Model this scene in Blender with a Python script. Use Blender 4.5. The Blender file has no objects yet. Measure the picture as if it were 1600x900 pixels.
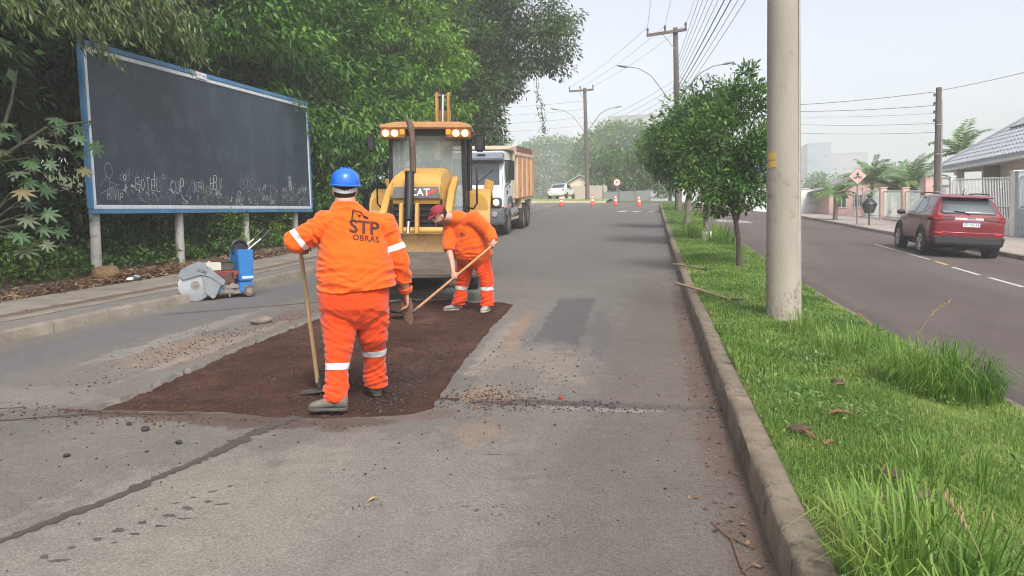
import bpy, bmesh, math, random
import numpy as np
from mathutils import Vector, Matrix, Euler, noise as mnoise
from mathutils.bvhtree import BVHTree
from mathutils.geometry import delaunay_2d_cdt
S = bpy.context.scene
COL = S.collection
rad = math.radians
random.seed(7)
# ------------------------------------------------------------------ camera
EYE = 1.57
cam_d = bpy.data.cameras.new("camera")
cam = bpy.data.objects.new("camera", cam_d); COL.objects.link(cam)
cam_d.sensor_width = 36.0; cam_d.lens = 27.0; cam_d.clip_end = 3000; cam_d.clip_start = 0.05
cam.matrix_world = Matrix(((0.98363486, 0.01030362, 0.17987858, 0.0),
                           (0.17840773, 0.0837285, -0.98038779, 0.0),
                           (-0.02516251, 0.99643533, 0.08052003, EYE),
                           (0, 0, 0, 1)))
S.camera = cam
# ------------------------------------------------------------------ light
SUN_EL, SUN_AZ = rad(50), rad(152)          # azimuth measured from +Y towards +X
W = bpy.data.worlds.new("World"); S.world = W; W.use_nodes = True
nt = W.node_tree; nt.nodes.clear()
out = nt.nodes.new('ShaderNodeOutputWorld'); bg = nt.nodes.new('ShaderNodeBackground')
sky = nt.nodes.new('ShaderNodeTexSky'); sky.sky_type = 'NISHITA'; sky.sun_disc = False
sky.sun_elevation = SUN_EL; sky.sun_rotation = SUN_AZ
sky.air_density = 1.0; sky.dust_density = 6.0; sky.ozone_density = 1.0; sky.altitude = 300
hs = nt.nodes.new('ShaderNodeHueSaturation'); hs.inputs['Saturation'].default_value = 0.42
hs.inputs['Value'].default_value = 1.0
nt.links.new(sky.outputs[0], hs.inputs['Color']); nt.links.new(hs.outputs[0], bg.inputs[0])
bg.inputs[1].default_value = 0.15
nt.links.new(bg.outputs[0], out.inputs[0])
sd = bpy.data.lights.new("sun", 'SUN'); sd.energy = 1.4; sd.angle = rad(14); sd.color = (1.0, 0.96, 0.90)
sun = bpy.data.objects.new("sun", sd); COL.objects.link(sun)
sdir = Vector((math.sin(SUN_AZ)*math.cos(SUN_EL), math.cos(SUN_AZ)*math.cos(SUN_EL), math.sin(SUN_EL)))
sun.rotation_euler = (-sdir).to_track_quat('-Z', 'Y').to_euler(); sun.location = (0, 0, 40)
S.view_settings.view_transform = 'Standard'; S.view_settings.look = 'None'
S.view_settings.exposure = 0.86; S.view_settings.gamma = 1.0; S.view_settings.use_curve_mapping = False
S.cycles.use_denoising = True; S.cycles.filter_width = 1.05
S.cycles.max_bounces = 10; S.cycles.diffuse_bounces = 2; S.cycles.glossy_bounces = 3
S.cycles.transmission_bounces = 6; S.cycles.transparent_max_bounces = 12; S.cycles.volume_bounces = 6
S.cycles.caustics_reflective = False; S.cycles.caustics_refractive = False

# ------------------------------------------------------------------ ground law
GA, GB = 0.028852, -0.030814
def rise(y):
    t = min(max(y-12.0, 0.0), 58.0); return .029*t*t/(t+6.0)
def g(x, y):
    f = 1-.55*min(max((x-2.6)/7.4, 0), 1)
    xx = min(max(x, -60), 60)
    return GA*min(y, 70.0) + GB*xx + rise(y)*f - .1*min(max((x-5)/5, 0), 1)
def P(x, y, h=0.0):
    return Vector((x, y, g(x, y)+h))
def gn(x, y, e=0.5):
    return Vector((-(g(x+e, y)-g(x-e, y))/(2*e), -(g(x, y+e)-g(x, y-e))/(2*e), 1)).normalized()

# ------------------------------------------------------------------ materials
MATS = {}
def _n(t, typ, **kw):
    n = t.nodes.new(typ)
    for k, v in kw.items():
        setattr(n, k, v)
    return n
def mat(name, col, rough=0.6, metal=0.0, var=0.12, scale=6.0, bump=0.0, bscale=40.0, col2=None, spec=0.5,
        emit=None, es=0.0, coat=0.0, trans=0.0, alpha=1.0, stretch=(1, 1, 1), detail=4.0, coords='Object', wear=None, wscale=3.0, wth=0.55):
    m = bpy.data.materials.new(name); m.use_nodes = True; t = m.node_tree
    b = t.nodes['Principled BSDF']
    b.inputs['Roughness'].default_value = rough; b.inputs['Metallic'].default_value = metal
    b.inputs['Specular IOR Level'].default_value = spec
    if coat: b.inputs['Coat Weight'].default_value = coat; b.inputs['Coat Roughness'].default_value = 0.08
    if trans: b.inputs['Transmission Weight'].default_value = trans
    b.inputs['Alpha'].default_value = alpha
    if emit:
        b.inputs['Emission Color'].default_value = (*emit, 1); b.inputs['Emission Strength'].default_value = es
    tc = _n(t, 'ShaderNodeTexCoord'); mp = _n(t, 'ShaderNodeMapping'); mp.inputs['Scale'].default_value = stretch
    t.links.new(tc.outputs[coords], mp.inputs[0])
    nz = _n(t, 'ShaderNodeTexNoise'); nz.inputs['Scale'].default_value = scale; nz.inputs['Detail'].default_value = detail
    t.links.new(mp.outputs[0], nz.inputs['Vector'])
    cr = _n(t, 'ShaderNodeValToRGB'); cr.color_ramp.elements[0].position = .3; cr.color_ramp.elements[1].position = .7
    c2 = col2 if col2 else tuple(min(1, c*(1+var)) for c in col)
    c1 = col if col2 else tuple(c*(1-var) for c in col)
    cr.color_ramp.elements[0].color = (*c1, 1); cr.color_ramp.elements[1].color = (*c2, 1)
    t.links.new(nz.outputs['Fac'], cr.inputs[0])
    src = cr.outputs[0]
    if wear:
        n3 = _n(t, 'ShaderNodeTexNoise'); n3.inputs['Scale'].default_value = wscale; n3.inputs['Detail'].default_value = 9; n3.inputs['Roughness'].default_value = .68
        t.links.new(tc.outputs[coords], n3.inputs['Vector'])
        mr = _n(t, 'ShaderNodeMapRange'); mr.inputs[1].default_value = wth; mr.inputs[2].default_value = wth+.12
        t.links.new(n3.outputs['Fac'], mr.inputs[0])
        mx = _n(t, 'ShaderNodeMixRGB'); mx.inputs[2].default_value = (*wear, 1)
        t.links.new(mr.outputs[0], mx.inputs[0]); t.links.new(src, mx.inputs[1]); src = mx.outputs[0]
    t.links.new(src, b.inputs['Base Color'])
    if bump:
        n2 = _n(t, 'ShaderNodeTexNoise'); n2.inputs['Scale'].default_value = bscale; n2.inputs['Detail'].default_value = 5
        t.links.new(mp.outputs[0], n2.inputs['Vector'])
        bp = _n(t, 'ShaderNodeBump'); bp.inputs['Strength'].default_value = bump; bp.inputs['Distance'].default_value = .02
        t.links.new(n2.outputs['Fac'], bp.inputs['Height']); t.links.new(bp.outputs[0], b.inputs['Normal'])
    MATS[name] = m
    return m
def leafmat(name, c0, c1, c2, tr=0.35, rough=0.5):
    m = bpy.data.materials.new(name); m.use_nodes = True; t = m.node_tree
    b = t.nodes['Principled BSDF']; b.inputs['Roughness'].default_value = rough; b.inputs['Specular IOR Level'].default_value = .35
    at = _n(t, 'ShaderNodeAttribute', attribute_name='v')
    cr = _n(t, 'ShaderNodeValToRGB'); e = cr.color_ramp.elements
    e[0].position = 0; e[0].color = (*c0, 1); e[1].position = 1; e[1].color = (*c2, 1)
    k = e.new(.5); k.color = (*c1, 1)
    t.links.new(at.outputs['Fac'], cr.inputs[0]); t.links.new(cr.outputs[0], b.inputs['Base Color'])
    tl = _n(t, 'ShaderNodeBsdfTranslucent'); t.links.new(cr.outputs[0], tl.inputs[0])
    mx = _n(t, 'ShaderNodeMixShader'); mx.inputs[0].default_value = tr
    o = t.nodes['Material Output']
    t.links.new(b.outputs[0], mx.inputs[1]); t.links.new(tl.outputs[0], mx.inputs[2]); t.links.new(mx.outputs[0], o.inputs[0])
    MATS[name] = m
    return m
def glassmat(name, col, rough=0.03, alpha=0.55):
    m = bpy.data.materials.new(name); m.use_nodes = True; t = m.node_tree
    b = t.nodes['Principled BSDF']; b.inputs['Base Color'].default_value = (*col, 1); b.inputs['Roughness'].default_value = rough
    b.inputs['Specular IOR Level'].default_value = .8; b.inputs['Alpha'].default_value = alpha
    return m

# ------------------------------------------------------------------ mesh builder
class MB:
    def __init__(s): s.v = []; s.f = []; s.mi = []; s.cur = 0; s.mats = []
    def m(s, material):
        if material not in s.mats: s.mats.append(material)
        s.cur = s.mats.index(material); return s
    def add(s, vs, fs):
        o = len(s.v); s.v.extend([tuple(p) for p in vs])
        for f in fs:
            s.f.append(tuple(i+o for i in f)); s.mi.append(s.cur)
        return s
    def box(s, c, size, rot=None):
        hx, hy, hz = size[0]/2, size[1]/2, size[2]/2
        vs = [Vector((x*hx, y*hy, z*hz)) for x in (-1, 1) for y in (-1, 1) for z in (-1, 1)]
        if rot is not None:
            R = rot if isinstance(rot, Matrix) else Euler(rot).to_matrix()
            vs = [R @ v for v in vs]
        c = Vector(c); vs = [v+c for v in vs]
        return s.add(vs, [(0, 1, 3, 2), (4, 6, 7, 5), (0, 4, 5, 1), (2, 3, 7, 6), (0, 2, 6, 4), (1, 5, 7, 3)])
    def hexa(s, b, t):       # bottom 4 pts ccw, top 4 pts ccw
        return s.add(list(b)+list(t), [(3, 2, 1, 0), (4, 5, 6, 7), (0, 1, 5, 4), (1, 2, 6, 5), (2, 3, 7, 6), (3, 0, 4, 7)])
    def tube(s, pts, radii, n=8, cap=True, ref=None, squash=1.0):
        pts = [Vector(p) for p in pts]
        if not isinstance(radii, (list, tuple)): radii = [radii]*len(pts)
        rings = []; pu = None
        for i, p in enumerate(pts):
            d = (pts[min(i+1, len(pts)-1)]-pts[max(i-1, 0)])
            if d.length < 1e-9: d = Vector((0, 0, 1))
            d.normalize()
            if pu is None:
                r = Vector(ref) if ref is not None else (Vector((0, 0, 1)) if abs(d.z) < .9 else Vector((1, 0, 0)))
                u = r - d*r.dot(d)
            else:
                u = pu - d*pu.dot(d)
            if u.length < 1e-6: u = d.orthogonal()
            u.normalize(); pu = u; w = d.cross(u)
            R = radii[i]; ra, rb = (R if isinstance(R, (list, tuple)) else (R, R*squash))
            rings.append([p+u*(math.cos(2*math.pi*k/n)*ra)+w*(math.sin(2*math.pi*k/n)*rb) for k in range(n)])
        return s.loft(rings, cap)
    def loft(s, rings, cap=True):
        n = len(rings[0]); vs = [p for r in rings for p in r]; fs = []
        for i in range(len(rings)-1):
            for k in range(n):
                a = i*n+k; b = i*n+(k+1) % n
                fs.append((a, b, b+n, a+n))
        if cap:
            fs.append(tuple(reversed(range(n)))); fs.append(tuple(range((len(rings)-1)*n, len(rings)*n)))
        return s.add(vs, fs)
    def cyl(s, p0, p1, r0, r1=None, n=12):
        return s.tube([p0, p1], [r0, r0 if r1 is None else r1], n)
    def prism(s, poly, o, ax, ay, depth):
        o, ax, ay, d = Vector(o), Vector(ax), Vector(ay), Vector(depth); n = len(poly)
        a = [o+ax*p[0]+ay*p[1] for p in poly]; b = [p+d for p in a]
        fs = [tuple(range(n)), tuple(reversed(range(n, 2*n)))]
        for k in range(n): fs.append((k, n+k, n+(k+1) % n, (k+1) % n))
        return s.add(a+b, fs)
    def ell(s, c, r, n=12, m=8, rot=None):
        c = Vector(c); vs = [Vector((0, 0, -r[2]))]; fs = []
        for i in range(1, m):
            th = math.pi*i/m
            for k in range(n):
                ph = 2*math.pi*k/n
                vs.append(Vector((r[0]*math.sin(th)*math.cos(ph), r[1]*math.sin(th)*math.sin(ph), -r[2]*math.cos(th))))
        vs.append(Vector((0, 0, r[2])))
        for k in range(n): fs.append((0, 1+(k+1) % n, 1+k))
        for i in range(m-2):
            for k in range(n):
                a = 1+i*n+k; b = 1+i*n+(k+1) % n
                fs.append((a, b, b+n, a+n))
        L = len(vs)-1; o = 1+(m-2)*n
        for k in range(n): fs.append((o+k, o+(k+1) % n, L))
        if rot is not None:
            R = rot if isinstance(rot, Matrix) else Euler(rot).to_matrix()
            vs = [R @ v for v in vs]
        return s.add([v+c for v in vs], fs)
    def lathe(s, prof, c=(0, 0, 0), n=16, axis='z', hollow=False):
        if hollow: prof = list(prof)+[prof[0]]
        rings = []
        for r, h in prof:
            ring = []
            for k in range(n):
                a = 2*math.pi*k/n; x, y = r*math.cos(a), r*math.sin(a)
                v = {'z': Vector((x, y, h)), 'x': Vector((h, x, y)), 'y': Vector((y, h, x))}[axis]
                ring.append(v+Vector(c))
            rings.append(ring)
        return s.loft(rings, not hollow)
    def build(s, name, material=None, parent=None, bev=0.0, seg=2, smooth=35, kind=None):
        me = bpy.data.meshes.new(name); me.from_pydata(s.v, [], s.f); me.validate()
        ms = s.mats if s.mats else [material]
        for k in ms: me.materials.append(k)
        if len(ms) > 1 and len(me.polygons) == len(s.mi):
            me.polygons.foreach_set('material_index', s.mi)
        bm = bmesh.new(); bm.from_mesh(me)
        bmesh.ops.recalc_face_normals(bm, faces=bm.faces)
        if bev:
            es = [e for e in bm.edges if len(e.link_faces) == 2 and e.calc_face_angle(0) > rad(30)]
            try: bmesh.ops.bevel(bm, geom=es, offset=bev, segments=seg, affect='EDGES', clamp_overlap=True)
            except Exception: pass
        bm.to_mesh(me); bm.free()
        if smooth:
            me.shade_smooth(); me.set_sharp_from_angle(angle=rad(smooth))
        o = bpy.data.objects.new(name, me); COL.objects.link(o)
        if parent: o.parent = parent
        if kind: o['kind'] = kind
        return o
def thing(name, label, cat, loc=(0, 0, 0), group=None, yaw=0.0, normal=None):
    o = bpy.data.objects.new(name, None); COL.objects.link(o); o.empty_display_size = .2
    o['label'] = label; o['category'] = cat
    if group: o['group'] = group
    R = Matrix.Rotation(yaw, 3, 'Z')
    if normal is not None:
        z = normal; yv = R @ Vector((0, 1, 0)); x = yv.cross(z).normalized(); yv = z.cross(x)
        R = Matrix((x, yv, z)).transposed()
    o.matrix_world = Matrix.Translation(loc) @ R.to_4x4()
    return o
def tag(o, label, cat, group=None):
    o['label'] = label; o['category'] = cat
    if group: o['group'] = group
    return o
def dup(o, parent=None):
    c = o.copy(); COL.objects.link(c)
    if parent: c.parent = parent
    for ch in list(o.children): dup(ch, c)
    return c
def empty_struct(name):
    o = bpy.data.objects.new(name, None); COL.objects.link(o); o['kind'] = 'structure'; return o
def np_mesh(name, verts, faces, material, parent=None, attr=None, kind=None, smooth=False):
    """faces: (N,k) int array, one loop size"""
    me = bpy.data.meshes.new(name); N, k = faces.shape
    me.vertices.add(len(verts)); me.vertices.foreach_set('co', np.ascontiguousarray(verts, dtype=np.float32).ravel())
    me.loops.add(N*k); me.loops.foreach_set('vertex_index', faces.astype(np.int32).ravel())
    me.polygons.add(N); me.polygons.foreach_set('loop_start', np.arange(0, N*k, k, dtype=np.int32))
    me.update(calc_edges=True)
    if attr is not None:
        a = me.attributes.new('v', 'FLOAT', 'FACE'); a.data.foreach_set('value', attr.astype(np.float32))
    me.materials.append(material)
    if smooth: me.shade_smooth()
    o = bpy.data.objects.new(name, me); COL.objects.link(o)
    if parent: o.parent = parent
    if kind: o['kind'] = kind
    return o
def nrm(a): return a/np.maximum(np.linalg.norm(a, axis=1, keepdims=True), 1e-9)
def text_mesh(txt, size=1.0, bold=0.0, shear=0.0, extr=0.0, spacing=1.0):
    """text as (verts, faces) centred, in the xy plane"""
    cu = bpy.data.curves.new('t', 'FONT'); cu.body = txt; cu.size = size; cu.align_x = 'CENTER'; cu.align_y = 'CENTER'
    cu.offset = bold; cu.shear = shear; cu.resolution_u = 3; cu.space_character = spacing; cu.extrude = extr
    o = bpy.data.objects.new('t', cu); COL.objects.link(o)
    dg = bpy.context.evaluated_depsgraph_get(); me = bpy.data.meshes.new_from_object(o.evaluated_get(dg))
    vs = [v.co.copy() for v in me.vertices]; fs = [tuple(p.vertices) for p in me.polygons]
    bpy.data.objects.remove(o); bpy.data.curves.remove(cu); bpy.data.meshes.remove(me)
    return vs, fs
def add_text(mb, txt, o, ax, ay, size, bold=0.0, shear=0.0, spacing=1.0):
    vs, fs = text_mesh(txt, 1.0, bold, shear, 0, spacing); o, ax, ay = Vector(o), Vector(ax), Vector(ay)
    mb.add([o+ax*(v.x*size)+ay*(v.y*size) for v in vs], fs)
# ================================================================== GROUND
def road_material(name, base0, base1, masks, grain=1.0, rough=.85):
    m = bpy.data.materials.new(name); m.use_nodes = True; t = m.node_tree
    b = t.nodes['Principled BSDF']; b.inputs['Roughness'].default_value = rough; b.inputs['Specular IOR Level'].default_value = .3
    tc = _n(t, 'ShaderNodeTexCoord')
    def nz(scale, detail=5, rough_=.6, stretch=None):
        n = _n(t, 'ShaderNodeTexNoise'); n.inputs['Scale'].default_value = scale; n.inputs['Detail'].default_value = detail
        n.inputs['Roughness'].default_value = rough_
        if stretch:
            mp = _n(t, 'ShaderNodeMapping'); mp.inputs['Scale'].default_value = stretch
            t.links.new(tc.outputs['Object'], mp.inputs[0]); t.links.new(mp.outputs[0], n.inputs['Vector'])
        else: t.links.new(tc.outputs['Object'], n.inputs['Vector'])
        return n
    big = nz(.55, 6, .6, (1, .45, 1)); cr = _n(t, 'ShaderNodeValToRGB')
    cr.color_ramp.elements[0].position = .36; cr.color_ramp.elements[1].position = .64
    cr.color_ramp.elements[0].color = (*base0, 1); cr.color_ramp.elements[1].color = (*base1, 1)
    t.links.new(big.outputs['Fac'], cr.inputs[0]); src = cr.outputs[0]
    ns = nz(2.2, 8, .7); nf = nz(9, 6, .65); nrag = nz(5.5, 12, .78, (1, .55, 1))
    for (cx, cy, rx, ry, rot, col, amt, soft, namp) in masks:
        mp = _n(t, 'ShaderNodeMapping', vector_type='TEXTURE')
        mp.inputs['Location'].default_value = (cx, cy, 0); mp.inputs['Rotation'].default_value = (0, 0, rot)
        mp.inputs['Scale'].default_value = (abs(rx), ry, 1e4)
        t.links.new(tc.outputs['Object'], mp.inputs[0])
        if rx < 0:      # box shaped stain
            ab = _n(t, 'ShaderNodeVectorMath', operation='ABSOLUTE'); t.links.new(mp.outputs[0], ab.inputs[0])
            sp = _n(t, 'ShaderNodeSeparateXYZ'); t.links.new(ab.outputs[0], sp.inputs[0]); ln = _n(t, 'ShaderNodeMath', operation='MAXIMUM')
            t.links.new(sp.outputs[0], ln.inputs[0]); t.links.new(sp.outputs[1], ln.inputs[1])
        else:
            ln = _n(t, 'ShaderNodeVectorMath', operation='LENGTH'); t.links.new(mp.outputs[0], ln.inputs[0])
        s1 = _n(t, 'ShaderNodeMath', operation='SUBTRACT'); s1.inputs[1].default_value = .5
        t.links.new((nf if namp > 1 else ns).outputs['Fac'], s1.inputs[0])
        ad = _n(t, 'ShaderNodeMath', operation='MULTIPLY_ADD'); ad.inputs[1].default_value = namp*1.6
        t.links.new(s1.outputs[0], ad.inputs[0]); t.links.new(ln.outputs['Value'], ad.inputs[2])
        m0 = _n(t, 'ShaderNodeMapRange', interpolation_type='SMOOTHSTEP')
        m0.inputs[1].default_value = 1.15; m0.inputs[2].default_value = 1.0-soft; m0.inputs[3].default_value = -.62; m0.inputs[4].default_value = .5
        t.links.new(ad.outputs[0], m0.inputs[0])
        rag = _n(t, 'ShaderNodeMath', operation='MULTIPLY_ADD'); rag.inputs[1].default_value = 2.1
        s2 = _n(t, 'ShaderNodeMath', operation='SUBTRACT'); s2.inputs[1].default_value = .5; t.links.new(nrag.outputs['Fac'], s2.inputs[0])
        t.links.new(s2.outputs[0], rag.inputs[0]); t.links.new(m0.outputs[0], rag.inputs[2])
        mr = _n(t, 'ShaderNodeMapRange', interpolation_type='SMOOTHSTEP')
        mr.inputs[1].default_value = -.16; mr.inputs[2].default_value = .26; mr.inputs[3].default_value = 0; mr.inputs[4].default_value = amt
        t.links.new(rag.outputs[0], mr.inputs[0])
        mx = _n(t, 'ShaderNodeMixRGB'); mx.inputs[2].default_value = (*col, 1)
        t.links.new(mr.outputs[0], mx.inputs[0]); t.links.new(src, mx.inputs[1]); src = mx.outputs[0]
    # aggregate grain
    for sc, lo, hi, amt in ((75, .62, 1.28, .9*grain), (7, .88, 1.10, .7), (1.7, .92, 1.07, .7), (210, .60, 1.40, 1.0*grain)):
        n = nz(sc, 3, .6); mr = _n(t, 'ShaderNodeMapRange'); mr.inputs[1].default_value = .3; mr.inputs[2].default_value = .7
        mr.inputs[3].default_value = lo; mr.inputs[4].default_value = hi; t.links.new(n.outputs['Fac'], mr.inputs[0])
        mx = _n(t, 'ShaderNodeMixRGB', blend_type='MULTIPLY'); mx.inputs[0].default_value = amt
        t.links.new(src, mx.inputs[1]); t.links.new(mr.outputs[0], mx.inputs[2]); src = mx.outputs[0]
    t.links.new(src, b.inputs['Base Color'])
    n = nz(110, 4, .7); bp = _n(t, 'ShaderNodeBump'); bp.inputs['Strength'].default_value = .35; bp.inputs['Distance'].default_value = .008
    t.links.new(n.outputs['Fac'], bp.inputs['Height']); t.links.new(bp.outputs[0], b.inputs['Normal'])
    return m
pi = math.pi
LIGHT = (.30, .275, .245); CLAY = (.27, .165, .10); SOIL = (.115, .062, .047); TAR = (.10, .098, .105)
ROAD = road_material('worn_asphalt', (.118, .107, .096), (.150, .137, .123), [
    (-1.6, 3.2, 1.9, 2.6, 0, (.172, .157, .139), .75, .8, .8),
    (0.05, 5.0, .95, 18, 0, (.112, .090, .077), .75, .9, .5),
    (.42, 6.0, .22, 14, 0, (.105, .072, .058), .85, .8, .6),
    (-6.2, 11, .8, 16, 0, (.115, .112, .115), .85, .8, .7),
    (-3.0, 32, 5, 20, 0, (.118, .110, .106), .8, .4, .3),
    (-1.12, 10.2, -.34, 2.5, .03, (.078, .075, .079), .85, .45, .45), (-1.28, 7.7, .24, .8, .12, TAR, .7, .5, .8), (-.62, 9.2, .16, 1.9, .06, (.09, .087, .088), .6, .5, 1.0),
    (-1.15, 7.2, .75, 1.9, .1, (.22, .185, .15), .6, .8, .9),
    (-1.62, 9.2, .22, 2.6, .06, CLAY, .5, 1.0, .9),
    (-1.32, 5.95, .40, .5, 0, CLAY, .55, 1.0, 1.2),
    (-1.15, 5.0, .3, .45, 0, (.21, .155, .11), .5, .8, 1.2),
    (-.72, 5.80, 1.05, .17, .02, (.075, .055, .048), .85, .7, .6),
    (-.45, 5.72, .8, .09, 0, (.27, .265, .255), .5, .9, 1.1),
    (-.10, 5.86, 1.1, .13, -.02, (.075, .068, .064), .7, .8, .6),
    (-1.2, 6.6, .4, .8, .2, (.12, .11, .105), .6, .8, 1.1),
    (-4.9, 7.3, .55, 1.6, .05, (.24, .16, .12), .55, .9, 1.1),
    (-4.75, 9.6, .35, 2.2, .05, (.14, .088, .068), .6, .9, 1.1),
    (-5.4, 8.0, .25, 3.2, .05, (.27, .255, .235), .4, .9, .8),
    (-2.9, 12.4, 2.6, .6, 0, (.13, .12, .112), .7, .8, .7),
    (-5.2, 5.2, 1.6, .6, .1, (.20, .185, .168), .45, .9, .7),
    (-4.55, 7.2, .30, 2.4, .04, (.15, .10, .078), .6, .9, .9), (-3.2, 4.96, 1.6, .28, -.02, (.075, .048, .038), .8, .8, .9), (-1.66, 5.35, .35, .3, .3, (.11, .08, .062), .7, .8, 1.0), (-2.25, 5.06, .7, .16, .1, (.08, .052, .042), .8, .8, .9), (-1.72, 8.4, .14, 3.0, .05, (.23, .20, .165), .6, .9, .8), (-4.62, 7.6, .16, 3.0, .04, (.23, .20, .17), .7, .8, .8),
    (-2.3, 3.4, 1.1, 1.5, 0, (.205, .188, .162), .6, .7, .6), (-.15, 3.2, .8, 3.4, 0, (.118, .107, .097), .55, .7, .6), (-.6, 4.25, .45, .06, .35, (.095, .087, .078), .45, .9, .9), (-.5, 3.4, .35, .10, .4, (.10, .09, .08), .4, .9, 1.1),
])
ROAD2 = road_material('dark_asphalt', (.080, .061, .056), (.106, .084, .077), [
    (2.75, 12, .35, 22, 0, (.07, .058, .055), .7, .8, .5),
    (6.5, 14, 1.2, 16, 0, (.105, .093, .09), .5, .9, .5),
    (4.2, 30, 1.0, 18, 0, (.11, .098, .095), .4, .9, .5)], grain=.6)
def strip(name, xs, ys, h, material, kind='structure', hfun=None):
    nx, ny = len(xs), len(ys)
    vs = np.array([[x, y, g(x, y)+h+(hfun(x, y) if hfun else 0)] for y in ys for x in xs])
    a = (np.arange(ny-1)[:, None]*nx+np.arange(nx-1)[None, :]).ravel()
    fs = np.stack([a, a+1, a+1+nx, a+nx], 1)
    return np_mesh(name, vs, fs, material, kind=kind, smooth=True)
def ramp(a, b, s): return list(np.arange(a, b, s))+[b]
# terrain
terr_m = mat('meadow_earth', (.05, .07, .025), .95, var=.3, scale=.8, col2=(.085, .10, .04))
def terr_h(x, y):
    h = 0
    if x < -9.3: h += min((-9.3-x)*.10, 4.0)*(1 if y < 55 else max(.25, 1-(y-55)/30))
    if -7 < x < 2.9 and y < 58: h -= .3
    if y > 80: h -= min((y-80)*.012, 6)
    return h
xs = [-420, -200, -120, -80, -60, -40, -30, -24, -20, -17, -15, -13, -12, -11, -10, -9.3, -8, -6, -4, -2, 0, 1, 2.6, 4, 6, 8, 10, 13, 15, 18, 22, 30, 45, 60, 90, 150, 300, 420]
ys = [-60, -30, -15, -8, -4]+ramp(0, 80, 2.0)+[90, 100, 120, 150, 200, 300, 500]
strip('terrain', xs, ys, -.05, terr_m, hfun=terr_h)
# ---- left road with the excavated hole
HOLE = [(-4.18, 5.02), (-4.22, 5.6), (-4.30, 6.5), (-4.36, 7.2), (-4.42, 8.2), (-4.50, 9.4), (-4.50, 10.4), (-4.35, 11.3), (-3.7, 11.75), (-3.0, 11.7), (-2.5, 11.62),
        (-2.06, 11.4), (-2.0, 10.4), (-1.96, 9.2), (-1.88, 8.2), (-1.83, 7.4), (-1.76, 6.6), (-1.70, 5.95), (-1.64, 5.48), (-1.82, 5.28), (-2.05, 5.20), (-2.4, 5.10), (-2.75, 5.06), (-3.1, 5.14), (-3.6, 5.08)]
def densify(poly, step, jit, seed):
    rnd = random.Random(seed); o = []
    for i in range(len(poly)):
        a = Vector(poly[i]); b = Vector(poly[(i+1) % len(poly)]); n = max(1, int((b-a).length/step))
        for k in range(n):
            p = a.lerp(b, k/n); o.append((p.x+rnd.uniform(-jit, jit), p.y+rnd.uniform(-jit, jit)))
    return o
HOLE = densify(HOLE, .07, .016, 3)
XL, XR = -7.05, .53
outer = [(XL, -6), (XR, -6), (XR, 12.4), (XL, 12.4)]
def cdt_mesh(name, outer, holes, h, material, kind='structure'):
    pts = [Vector(p) for p in outer]; loops = [list(range(len(outer)))]
    for hl in holes:
        o = len(pts); pts += [Vector(p) for p in hl]; loops.append(list(range(o, o+len(hl))))
    edges = [(l[i], l[(i+1) % len(l)]) for l in loops for i in range(len(l))]
    vs, es, fs, *_ = delaunay_2d_cdt(pts, edges, [], 0, 1e-5)
    def inside(p, poly):
        c = False; j = len(poly)-1
        for i in range(len(poly)):
            if (poly[i][1] > p[1]) != (poly[j][1] > p[1]) and p[0] < (poly[j][0]-poly[i][0])*(p[1]-poly[i][1])/(poly[j][1]-poly[i][1])+poly[i][0]: c = not c
            j = i
        return c
    keep = []
    for f in fs:
        c = sum((vs[i] for i in f), Vector((0, 0)))/len(f)
        if inside(c, outer) and not any(inside(c, hl) for hl in holes): keep.append(tuple(f))
    mb = MB(); mb.add([P(v.x, v.y, h) for v in vs], keep)
    o = mb.build(name, material, smooth=0, kind=kind)
    return o
road = cdt_mesh('road', outer, [HOLE], 0, ROAD)
# far part of the left carriageway (rising) joined on its edge
strip('road_rise', [XL, -5, -3, -1.5, XR], ramp(12.4, 58, 1.2), 0, ROAD)
strip('cross_street', [-60, -30, -15, -8, -4, XR, 2.6], ramp(58.003, 63, 1.2), -.004, ROAD)
# cut walls of the hole
wm = mat('cut_road_edge', (.30, .28, .25), .95, var=.25, scale=14, bump=.6, bscale=60)
mb = MB(); n = len(HOLE)
mb.add([P(*p, 0) for p in HOLE]+[P(*p, -.14) for p in HOLE], [(i, (i+1) % n, n+(i+1) % n, n+i) for i in range(n)])
mb.build('road_cut_edge', wm, smooth=0, kind='structure')
# ---- gravel fill
fill_m = bpy.data.materials.new('red_gravel_fill'); fill_m.use_nodes = True
t = fill_m.node_tree; b = t.nodes['Principled BSDF']; b.inputs['Roughness'].default_value = .95; b.inputs['Specular IOR Level'].default_value = .2
tc = _n(t, 'ShaderNodeTexCoord')
def _nz(sc, de=6, ro=.65):
    n = _n(t, 'ShaderNodeTexNoise'); n.inputs['Scale'].default_value = sc; n.inputs['Detail'].default_value = de; n.inputs['Roughness'].default_value = ro
    t.links.new(tc.outputs['Object'], n.inputs['Vector']); return n
cr = _n(t, 'ShaderNodeValToRGB'); e = cr.color_ramp.elements
e[0].position = .34; e[0].color = (.050, .024, .018, 1); e[1].position = .70; e[1].color = (.165, .085, .062, 1); k = e.new(.5); k.color = (.090, .044, .032, 1)
t.links.new(_nz(1.6, 8, .75).outputs['Fac'], cr.inputs[0])
mr = _n(t, 'ShaderNodeMapRange'); mr.inputs[1].default_value = .32; mr.inputs[2].default_value = .68; mr.inputs[3].default_value = .55; mr.inputs[4].default_value = 1.5
t.links.new(_nz(75, 3, .7).outputs['Fac'], mr.inputs[0])
mx = _n(t, 'ShaderNodeMixRGB', blend_type='MULTIPLY'); mx.inputs[0].default_value = 1; t.links.new(cr.outputs[0], mx.inputs[1]); t.links.new(mr.outputs[0], mx.inputs[2])
t.links.new(mx.outputs[0], b.inputs['Base Color'])
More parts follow.
